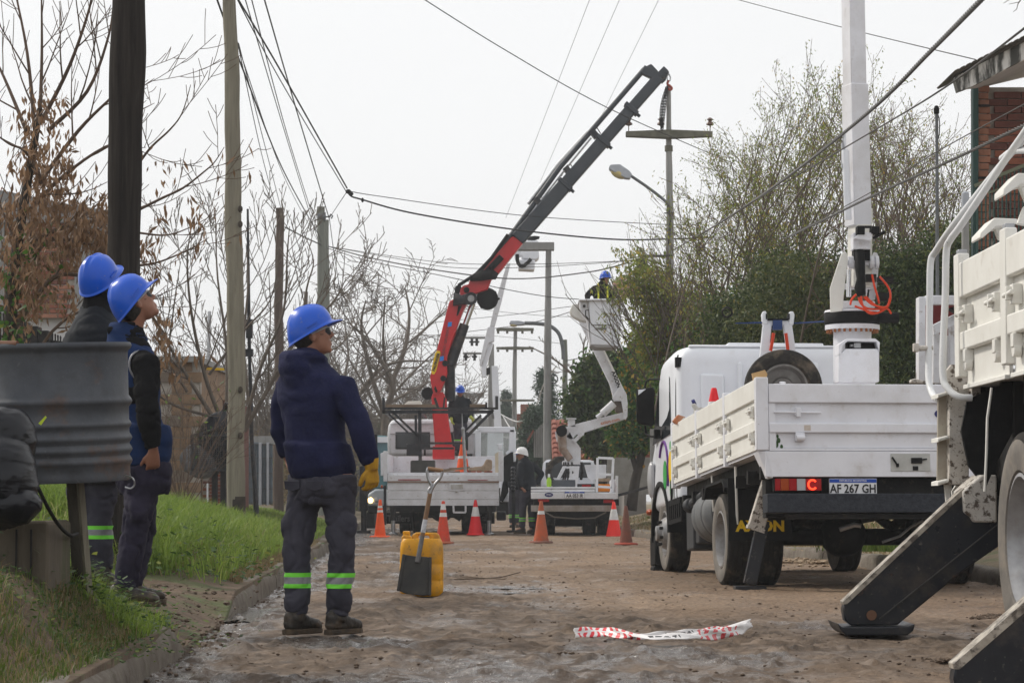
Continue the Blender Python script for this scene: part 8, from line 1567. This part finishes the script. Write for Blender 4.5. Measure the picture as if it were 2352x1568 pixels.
def side(B, lines, r, n, L_, lev, nb, ang=.7, up=.5, tips=None, t0=.15, ratio=.55, wig=.15, minr=.002, flat=1.0):
    for P, r0, r1 in lines:
        ln = np.linalg.norm(np.diff(P, axis=0), axis=1).sum(); k = max(2, int(ln*n))
        for i in range(k):
            t = t0+(1-t0)*(i+r.uniform(0, 1))/k; x = min(t*(len(P)-1), len(P)-1.001); j = int(x); q = P[j]+(P[j+1]-P[j])*(x-j); T_ = P[j+1]-P[j]; T_ /= np.linalg.norm(T_)+1e-9
            s = np.cross(T_, r.normal(0, 1, 3)); s[1] *= flat; s /= np.linalg.norm(s)+1e-9; a = ang*r.uniform(.6, 1.3); d = T_*math.cos(a)+s*math.sin(a)
            grow(B, q, d, L_*r.uniform(.5, 1.2)*(1-.4*t), max(minr, (r0*(1-t)+r1*t)*.5), lev, r, nb, ratio, ang, up, tips, wig, .15, flat, minr)
def leaves(name, pts, n, size, m_, parent, r, jit=.1, hang=0, asp=.4, fold=True, kind='stuff', dens=None):
    "n leaves round randomly chosen points"
    pts = np.array(pts); c = pts[r.integers(0, len(pts), n)]+r.normal(0, jit, (n, 3))
    if dens is not None: c = c[dens(c)]; n = len(c)
    d = r.normal(0, 1, (n, 3)); d[:, 2] -= hang*3; d /= np.linalg.norm(d, axis=1)[:, None]; s = np.cross(d, r.normal(0, 1, (n, 3))); s /= np.linalg.norm(s, axis=1)[:, None]; nn = np.cross(d, s)
    L_ = (size*r.uniform(.55, 1.25, n))[:, None]; W_ = L_*asp
    V = np.stack([c, c+d*L_*.45+s*W_*.5+nn*W_*.15, c+d*L_+nn*W_*.1, c+d*L_*.45-s*W_*.5+nn*W_*.15], 1); o = np.arange(n)*4
    F = np.stack([o, o+1, o+2, o+3], 1); t = np.repeat(r.uniform(0, 1, n), 4); return npmesh(name, V.reshape(-1, 3), F, m_, parent, tint=t, kind=kind)
DEADL = leafmat('dead_brown_leaves', (.13, .075, .04), (.25, .15, .085), (.34, .22, .13), .35)
YGL = leafmat('yellow_green_leaves', (.12, .17, .03), (.25, .28, .06), (.42, .28, .05), .45); DGL = leafmat('dark_green_leaves', (.026, .048, .015), (.075, .11, .032), (.17, .19, .06), .3)
MGL = leafmat('mid_green_leaves', (.03, .085, .015), (.08, .17, .03), (.22, .26, .05), .4); CON = leafmat('conifer_needles', (.03, .055, .035), (.07, .11, .07), None, .2); AUT = leafmat('autumn_leaves', (.16, .15, .03), (.42, .22, .03), (.5, .3, .05), .45)
# --- brown-leaved young tree, far left
r = np.random.default_rng(11); Y1 = 19.0; T1 = thing('brown_leaved_tree', 'young tree with hanging dry brown leaves at the far left', 'tree', D(60, 1200, Y1)); B1 = Br(6)
trunk = limbs(B1, [([(40, 1230), (35, 900), (25, 720), (40, 560), (70, 380), (92, 250)], .10, .035)], Y1, r, 0); B1.mesh('trunk', BARKD, T1)
B2 = Br(5); tips = []
L1 = limbs(B2, [([(92, 255), (96, 120), (95, -30)], .024, .008), ([(80, 300), (62, 120), (30, -40)], .026, .008), ([(100, 270), (160, 150), (205, 20), (215, -50)], .026, .008), ([(110, 300), (200, 210), (250, 80), (262, -20)], .026, .007), ([(60, 300), (10, 180), (-30, 100)], .024, .008), ([(90, 420), (180, 300), (260, 220), (330, 150)], .028, .006),
    ([(70, 480), (150, 400), (260, 330), (330, 350)], .026, .006), ([(60, 560), (150, 520), (250, 500), (340, 470), (420, 430)], .03, .004), ([(25, 720), (100, 560), (200, 560), (300, 580)], .03, .006), ([(30, 760), (120, 640), (210, 640), (330, 690), (350, 720)], .03, .006), ([(60, 600), (20, 520), (-20, 420)], .022, .008), ([(45, 640), (10, 600), (-30, 560)], .02, .008),
    ([(322, 480), (372, 455), (420, 432), (468, 395), (493, 372), (515, 338)], .017, .004), ([(322, 370), (350, 335), (390, 298), (418, 260), (438, 195)], .016, .004), ([(322, 535), (380, 540), (430, 525), (496, 490)], .013, .003), ([(320, 610), (370, 600), (440, 570), (480, 545)], .014, .004), ([(322, 203), (355, 180)], .008, .003), ([(325, 252), (355, 237)], .008, .003), ([(345, 720), (380, 770), (392, 800)], .012, .004), ([(40, 900), (120, 760), (220, 700), (300, 690)], .022, .005), ([(100, 420), (60, 350), (20, 330), (-20, 300)], .02, .007)], Y1, r, .5)
side(B2, L1, r, 4.2, .75, 1, [0, 4, 3], .65, .45, tips, flat=.5, minr=.0028); B2.mesh('crown', TWIGB, T1)
A = [(np.array(D(x, y, Y1+r.uniform(-.6, .6)))) for x, y in [(r.normal(cx_, sx), r.uniform(y0, y1)) for cx_, sx, y0, y1, k in ((95, 28, 185, 420, 50), (140, 45, 300, 520, 42), (60, 42, 400, 700, 52), (180, 50, 410, 560, 36), (120, 60, 450, 620, 45), (30, 26, 420, 760, 40), (235, 22, 430, 700, 34), (378, 10, 710, 790, 10), (335, 6, 520, 590, 5), (395, 40, 330, 520, 6), (210, 20, 640, 720, 8)) for _ in range(k)]]
V_ = []
r2 = np.random.default_rng(12); c = []
for p in A:
    k = r2.integers(6, 16); c.append(p+np.stack([r2.normal(0, .045, k), r2.normal(0, .05, k), -r2.uniform(0, .26, k)], 1))
c = np.concatenate(c); leaves('dry_leaves', c, int(len(c)*1.15), .090, DEADL, T1, r2, .02, hang=.8, asp=.27)
tp = np.array([t[0] for t in tips]); leaves('dry_leaves', tp[(tp[:, 0] > -6)], 260, .11, DEADL, T1, r2, .02, hang=1, asp=.25, dens=lambda q: q[:, 2] < 3.6)
leaves('ivy_leaves', np.array([D(x, y, Y1-.1) for x, y in ((20, 740), (30, 700), (45, 660), (15, 780), (30, 820), (100, 560), (40, 600))]), 260, .06, MGL, T1, r2, .12, asp=.7)
# --- bare tree behind the pale pole
def bare(label, base, Y, paths, seed, n1, L_, m_=BARK, flat=1.0, lev=2, nb=(0, 3, 4), up=.55, minr=.004, dY=1.2, trunk=None, ang=.6):
    r = np.random.default_rng(seed); T_ = thing('bare_tree', label, 'tree', D(*base, Y)); b = Br(6); limbs(b, trunk or paths[:1], Y, r, 0); b.mesh('trunk', m_, T_)
    b = Br(4); ls = limbs(b, paths, Y, r, dY); side(b, ls, r, n1, L_, lev, list(nb), ang, up, None, flat=flat, minr=minr); b.mesh('crown', m_, T_); return T_
bare('bare branching tree behind the pale wooden pole', (525, 1190), 43, [
    ([(500, 975), (440, 880), (380, 780), (330, 690), (300, 600)], .055, .012), ([(510, 970), (470, 860), (440, 720), (430, 600), (440, 520)], .055, .01), ([(500, 960), (400, 930), (330, 880), (260, 840)], .04, .01), ([(520, 960), (520, 800), (500, 640), (495, 520)], .05, .01),
    ([(560, 990), (640, 850), (690, 760), (760, 700), (795, 640)], .06, .01), ([(560, 980), (600, 840), (650, 720), (660, 580), (665, 520)], .05, .009), ([(575, 960), (560, 800), (570, 650), (565, 560)], .045, .01), ([(640, 860), (700, 830), (770, 800), (800, 770)], .03, .008), ([(430, 900), (390, 820), (400, 700), (415, 600)], .035, .008), ([(690, 760), (705, 660), (720, 600), (700, 540)], .03, .008), ([(330, 700), (360, 640), (380, 600)], .03, .008), ([(480, 860), (560, 760), (620, 690), (640, 600)], .035, .008)],
    21, 1.9, 2.0, BARK, minr=.006, trunk=[([(530, 1190), (528, 1050), (500, 960)], .13, .06), ([(528, 1050), (545, 1010), (565, 975)], .09, .06)], nb=(0, 3, 4))
bare('grey bare tree with dense drooping twigs left of the crane truck', (885, 1120), 88, [
    ([(880, 1100), (885, 960), (900, 880), (850, 790), (800, 740)], .22, .03), ([(885, 960), (850, 850), (830, 750), (840, 690)], .14, .03), ([(890, 900), (930, 800), (940, 720), (930, 660)], .14, .03), ([(830, 900), (870, 850), (920, 830), (990, 830)], .13, .03), ([(800, 960), (830, 900), (900, 850), (960, 845)], .12, .03), ([(885, 930), (960, 890), (1000, 870)], .1, .02), ([(780, 900), (800, 820), (790, 740)], .08, .02), ([(890, 870), (880, 780), (885, 690)], .1, .02), ([(820, 900), (770, 850), (750, 780)], .08, .02)],
    22, 1.1, 3.4, BARK, up=-.1, minr=.010, nb=(0, 5, 7), ang=.75, dY=3)
for i, (x0, x1, Y, s) in enumerate(((690, 800, 95, 31), (600, 720, 80, 32), (930, 1010, 100, 33), (340, 470, 90, 37))):
    r = np.random.default_rng(s); T_ = thing('thicket', ('tangled leafless thicket behind the navy-clad worker', 'leafless thicket beyond the metal gate', 'brown thicket behind the crane truck cab', 'leafless brush above the ochre house')[i], 'thicket', D((x0+x1)/2, 1150, Y)); b = Br(3)
    for k in range(46): x = r.uniform(x0, x1); grow(b, np.array(D(x, r.uniform(1050, 1140), Y+r.uniform(-3, 3))), (r.normal(0, .3), 0, 1), r.uniform(2.5, 4.5), .04, 2, r, [0, 5, 6], .6, .7, .1, None, minr=.009)
    b.mesh('crown', BARK, T_, kind='stuff')
    leaves('undergrowth', [np.array(D(r.uniform(x0, x1), r.uniform(1010, 1150), Y+r.uniform(-3, 3))) for _ in range(200)], 5000, .16, DRYG, T_, r, .35, asp=.5)
for i, (x0, x1, Y, y0, s) in enumerate(((560, 1010, 115, 985, 41), (1050, 1290, 125, 1010, 42))):
    r = np.random.default_rng(s); o = thing('hedge', ('far dull brown hedge line closing the street on the left', 'far dark hedge behind the lift')[i], 'hedge', D((x0+x1)/2, 1150, Y)); leaves('foliage', [np.array(D(r.uniform(x0, x1), r.uniform(y0+20*math.sin(q*.7), 1150), Y+r.uniform(-2, 2))) for q in range(700)], 24000, .30, leafmat('hedge_brown_%d' % i, (.05, .045, .03), (.13, .11, .07), (.10, .12, .05), .2), o, r, .35, asp=.6)
bare('young bare tree beside the leaning street lamp pole', (1340, 1100), 72, [([(1345, 1080), (1352, 950), (1330, 880), (1280, 830), (1215, 795)], .09, .02), ([(1352, 940), (1345, 870), (1340, 800), (1350, 760)], .07, .015), ([(1350, 900), (1320, 860), (1290, 850)], .04, .01), ([(1345, 880), (1370, 820), (1365, 770)], .04, .01)], 24, .8, 1.6, minr=.009, nb=(0, 2, 3))
# --- conifer
def conifer(label, x, ytop, ybase, w, Y, seed, m_=CON):
    r = np.random.default_rng(seed); T_ = thing('conifer', label, 'tree', D(x, ybase, Y)); b = Br(6); a, c_ = np.array(D(x, ybase, Y)), np.array(D(x, ytop, Y)); b.add(np.linspace(a, c_, 5), .25, .03); b.mesh('trunk', BARKD, T_); b = Br(3); pts = []
    H = c_[2]-a[2]; W_ = w*Y/FD
    for k in range(150):
        t = r.uniform(.05, .98); p = a+(c_-a)*t; an = r.uniform(0, 6.28); L_ = W_*(1-t)**.8*r.uniform(.6, 1.15)+.15; P, _ = curve(p, (math.cos(an), math.sin(an), .25), L_, 6, r, (0, 0, -.35), .1); b.add(P, .04*(1-t)+.01, .008); pts += [q for i in range(1, 7) for q in ([P[i], (P[i]+P[i-1])/2, P[i]*.75+P[i-1]*.25])]
    b.mesh('branches', BARKD, T_, kind='stuff'); leaves('crown', pts, 9000, .20, m_, T_, r, .09, hang=.25, asp=.2)
conifer('layered dark conifer behind the concrete pole', 1252, 850, 1100, 62, 88, 51); conifer('small bluish conifer far behind the far crossarm pole', 1164, 895, 1050, 30, 130, 52); conifer('low spreading conifer left of the leaning pole', 1225, 935, 1100, 55, 80, 53)
# --- glossy evergreen shrub tree + trunks
def leafy(label, lobes, Y, seed, n, size, m_, trunks, m2=None, name='leafy_tree', br=60, mb_=BARKD, asp=.5):
    r = np.random.default_rng(seed); T_ = thing(name, label, 'tree', D(trunks[0][0][0][0], trunks[0][0][0][1], Y)); b = Br(8); limbs(b, trunks, Y, r, .2); b.mesh('trunk', mb_, T_); pts = []; b = Br(3)
    for (x, y, rx, ry) in lobes:
        c = np.array(D(x, y, Y)); q = r.normal(0, 1, (int(n/len(lobes)/9), 3)); q /= np.linalg.norm(q, axis=1)[:, None]; q *= r.uniform(.35, 1, (len(q), 1))**.5; k = Y/FD; q = c+q*np.array([rx*k, rx*k*.8, ry*k]); q[:, 2] += .12*np.sin(q[:, 0]*5)*1; pts.append(q)
        for _ in range(int(br/len(lobes))): e = q[r.integers(len(q))]; s0 = np.array(D(x, y+ry*.6, Y)); P = np.array([s0, s0*.5+e*.5+r.normal(0, .1, 3), e]); b.add(P, .03, .006)
    pts = np.concatenate(pts); b.mesh('branches', mb_, T_, kind='stuff'); leaves('crown', pts, n, size, m_, T_, r, .13, hang=.2, asp=asp)
    if m2: leaves('crown_tips', pts[r.uniform(0, 1, len(pts)) < .3], int(n*.12), size, m2, T_, r, .18, hang=.2, asp=asp)
    return T_
leafy('glossy dark green tree behind the bucket truck boom', [(1375, 880, 55, 50), (1350, 940, 48, 50), (1400, 930, 60, 60), (1440, 880, 50, 60), (1425, 990, 65, 45), (1365, 1000, 40, 30), (1385, 835, 35, 22)], 60, 61, 26000, .15, DGL, [([(1375, 1120), (1378, 1020), (1385, 950)], .22, .12), ([(1400, 1110), (1395, 1020), (1410, 950)], .18, .1)], MGL)
leafy('leaning street tree with two dark trunks beside the road verge', [(1480, 940, 55, 45), (1460, 1000, 50, 28), (1500, 890, 60, 50), (1520, 960, 45, 40), (1475, 850, 40, 50)], 54, 62, 17000, .13, MGL, [([(1450, 1172), (1458, 1110), (1470, 1060), (1483, 1000), (1500, 930)], .17, .09), ([(1462, 1080), (1448, 1030), (1440, 980)], .09, .05)], AUT)
# --- the big half-bare bush on the right: many upright stems
def bush(label, base, Y, fans, seed, nst, nleaf, lsize, m_, dark=None, hi=1.0, seedl=1):
    r = np.random.default_rng(seed); T_ = thing('large_bush', label, 'bush', D(base[0], base[1], Y)); b = Br(4); tips = []; st = Br(5)
    for i in range(nst):
        t = (i+r.uniform(0, 1))/nst; x0 = base[0]+r.normal(0, base[2]); xt = fans[0]+(fans[1]-fans[0])*t; env = np.interp(xt, fans[2], fans[3]); yt = base[1]-(base[1]-env)*r.uniform(.72, 1.04)*hi
        p0 = np.array(D(x0+(xt-x0)*.12, base[1], Y+r.normal(0, 1.2))); p2 = np.array(D(xt, yt, Y+r.normal(0, 1.8))); mid = (p0+p2)/2+np.array([(p0[0]-p2[0])*.13, 0, .4]); P = np.array([np.array(v) for v in smooth_pts([Vector(p0), Vector(mid), Vector(p2)], 6)])
        st.add(P, r.uniform(.014, .028), .005); side(b, [(P, .02, .005)], r, 2.1, 1.4, 1, [0, 5], .62, .2, tips, .2, minr=.0032)
    st.mesh('stems', BARK, T_); b.mesh('twigs', TWIGB, T_, kind='stuff'); tp = np.array([t[0] for t in tips]); leaves('leaves', tp, nleaf, lsize, m_, T_, r, .05, hang=.5, asp=.35)
    return T_, tp
envx = [1440, 1520, 1600, 1680, 1760, 1850, 1940, 2030, 2100, 2180, 2250]; envy = [650, 620, 470, 350, 290, 255, 220, 280, 290, 350, 480]
Tb, tpb = bush('huge half-bare bush with yellow-green leaves behind the white truck', (1760, 960, 110), 41, (1505, 2020, envx, envy), 71, 60, 24000, .060, YGL)
Tb2, tpb2 = bush('twiggy tall bush rising between the crane boom and the brick house', (2060, 900, 110), 36, (1930, 2225, envx, envy), 72, 42, 8000, .052, YGL)
r = np.random.default_rng(73)
def fill(T_, lobes, Y, n, size, m_, r, name='dense_foliage'):
    pts = []
    for (x, y, rx, ry) in lobes:
        c = np.array(D(x, y, Y)); k = Y/FD; q = r.normal(0, 1, (260, 3)); q /= np.linalg.norm(q, axis=1)[:, None]; q *= r.uniform(.2, 1, (260, 1))**.6; pts.append(c+q*np.array([rx*k, rx*k*.7, ry*k]))
    leaves(name, np.concatenate(pts), n, size, m_, T_, r, .16, hang=.2, asp=.45)
D1 = thing('evergreen_hedge', 'dense dark evergreen foliage below the half-bare bush', 'hedge', D(1850, 1000, 44))
fill(D1, [(1820, 640, 110, 60), (1900, 700, 100, 70), (1800, 720, 100, 60), (1980, 650, 80, 80), (1700, 740, 90, 60), (1880, 780, 110, 60), (1760, 790, 90, 50), (1960, 820, 80, 70)], 38, 50000, .08, DGL, r)
fill(D1, [(2060, 760, 90, 100), (2090, 880, 90, 90), (2150, 700, 80, 90), (2180, 600, 60, 70), (2220, 820, 80, 120), (2060, 640, 60, 60), (2110, 760, 80, 80)], 33.5, 40000, .07, DGL, r)
fill(D1, [(1640, 800, 70, 50), (1600, 860, 60, 60), (1560, 900, 60, 70), (1650, 720, 60, 50), (2190, 560, 60, 40)], 44, 9000, .10, MGL, r, 'green_foliage')
fill(D1, [(1820, 640, 110, 60), (1900, 700, 100, 70), (1750, 740, 90, 60), (1880, 780, 110, 60), (2060, 760, 90, 100), (2150, 700, 80, 90), (1960, 720, 80, 90)], 36.5, 12000, .075, leafmat('olive_leaves', (.04, .06, .018), (.11, .135, .04), (.2, .17, .05), .3), r, 'lighter_leaves')
D2 = thing('autumn_shrub', 'shrub with orange and yellow autumn leaves left of the truck cab', 'shrub', D(1580, 1000, 45)); fill(D2, [(1560, 780, 60, 60), (1520, 720, 60, 60), (1590, 720, 55, 60), (1540, 850, 50, 60), (1480, 650, 45, 40), (1500, 780, 40, 50)], 45, 9500, .10, YGL, r, 'leaves'); fill(D2, [(1600, 760, 60, 50), (1560, 800, 50, 40)], 45, 2600, .10, AUT, r, 'orange_leaves')
b = Br(3)
for k in range(60): x = r.uniform(1490, 1640); grow(b, np.array(D(x, r.uniform(850, 950), 45+r.uniform(-1, 1))), (r.normal(-.25, .3), 0, 1), r.uniform(1.5, 2.6), .02, 1, r, [0, 6], .5, .5, .2, None, minr=.004)
b.mesh('stems', BARK, D2, kind='stuff')
# sprigs in front of the bucket
D3 = thing('overhanging_branch', 'leafy branch tips hanging in front of the raised bucket', 'branch', D(1440, 700, 47)); b = Br(3); tips = []
for k in range(15):
    x0, y0 = r.uniform(1440, 1500), r.uniform(590, 790); x1 = x0-r.uniform(20, 95); y1 = y0-r.uniform(-20, 70); P = np.array([np.array(v) for v in smooth_pts([D(x0+60, y0+40, 46.5), D(x0, y0, 47), D((x0+x1)/2, (y0+y1)/2-6, 47.3), D(x1, y1, 47.5)], 4)]); b.add(P, .014, .004); tips += [q for q in P[4:]]
b.mesh('twigs', TWIGB, D3); leaves('leaves', tips, 800, .09, YGL, D3, r, .05, hang=.7, asp=.32)
# shrub at the ochre house, small bare bush
D4 = thing('twiggy_shrub', 'thin twiggy shrub between the blue vest man and the ochre wall', 'shrub', D(410, 1170, 28)); b = Br(3); tips = []
for k in range(22): grow(b, np.array(D(r.uniform(385, 440), 1165, 28+r.uniform(-.5, .5))), (r.normal(0, .35), 0, 1), r.uniform(.7, 1.7), .008, 2, r, [0, 3, 4], .5, .6, .1, tips, minr=.0025)
b.mesh('stems', TWIGB, D4); leaves('leaves', [t[0] for t in tips][:400], 60, .06, MGL, D4, r, .02, asp=.5)
for i, (x, Y, n) in enumerate(((2050, 26, 40), (1890, 29, 30), (1610, 40, 50))):
    o = thing('verge_weed', ('weed clump under the near truck bed', 'dry weed clump behind the front wheel', 'tuft of weeds by the right kerb')[i], 'weed', D(x, 1290, Y)); V, F, t = blades(n*20, lambda n_, q: np.stack([D(x, 1290, Y).x+q.normal(0, .3, n_), Y+q.normal(0, .3, n_), np.full(n_, .2)], 1), .08, .3, .012, .9, 5+i); npmesh('blades', V, F, LUSH if i == 0 else DRYG, o, tint=t, kind='stuff')
# top right corner twig
b = Br(3); o = thing('hanging_twig', 'bare twig hanging into the top right corner', 'twig', D(2340, 0, 12))
for pts in ([(2345, -20), (2335, -5), (2318, 0), (2305, 8)], [(2350, -10), (2338, 10), (2335, 22), (2327, 28)], [(2352, -15), (2342, 5), (2318, 10)]): P = np.array([np.array(D(x, y, 12)) for x, y in pts]); b.add(P, .003, .0015)
b.mesh('twig_stems', BARK, o)
# ------------------------------------------------------------------ thin damp air
hz = bpy.data.materials.new('haze_air'); hz.use_nodes = True; ht = hz.node_tree; ht.nodes.clear(); ho = ht.nodes.new('ShaderNodeOutputMaterial'); hv = ht.nodes.new('ShaderNodeVolumePrincipled')
hv.inputs['Color'].default_value = (.9, .92, .95, 1); hv.inputs['Density'].default_value = .0009; hv.inputs['Anisotropy'].default_value = .2; ht.links.new(hv.outputs[0], ho.inputs['Volume'])
m = MB(); m.bb(-905, 905, -55, 1505, -1.3, 24); m.build('haze', hz, None, smooth=0, kind='stuff')
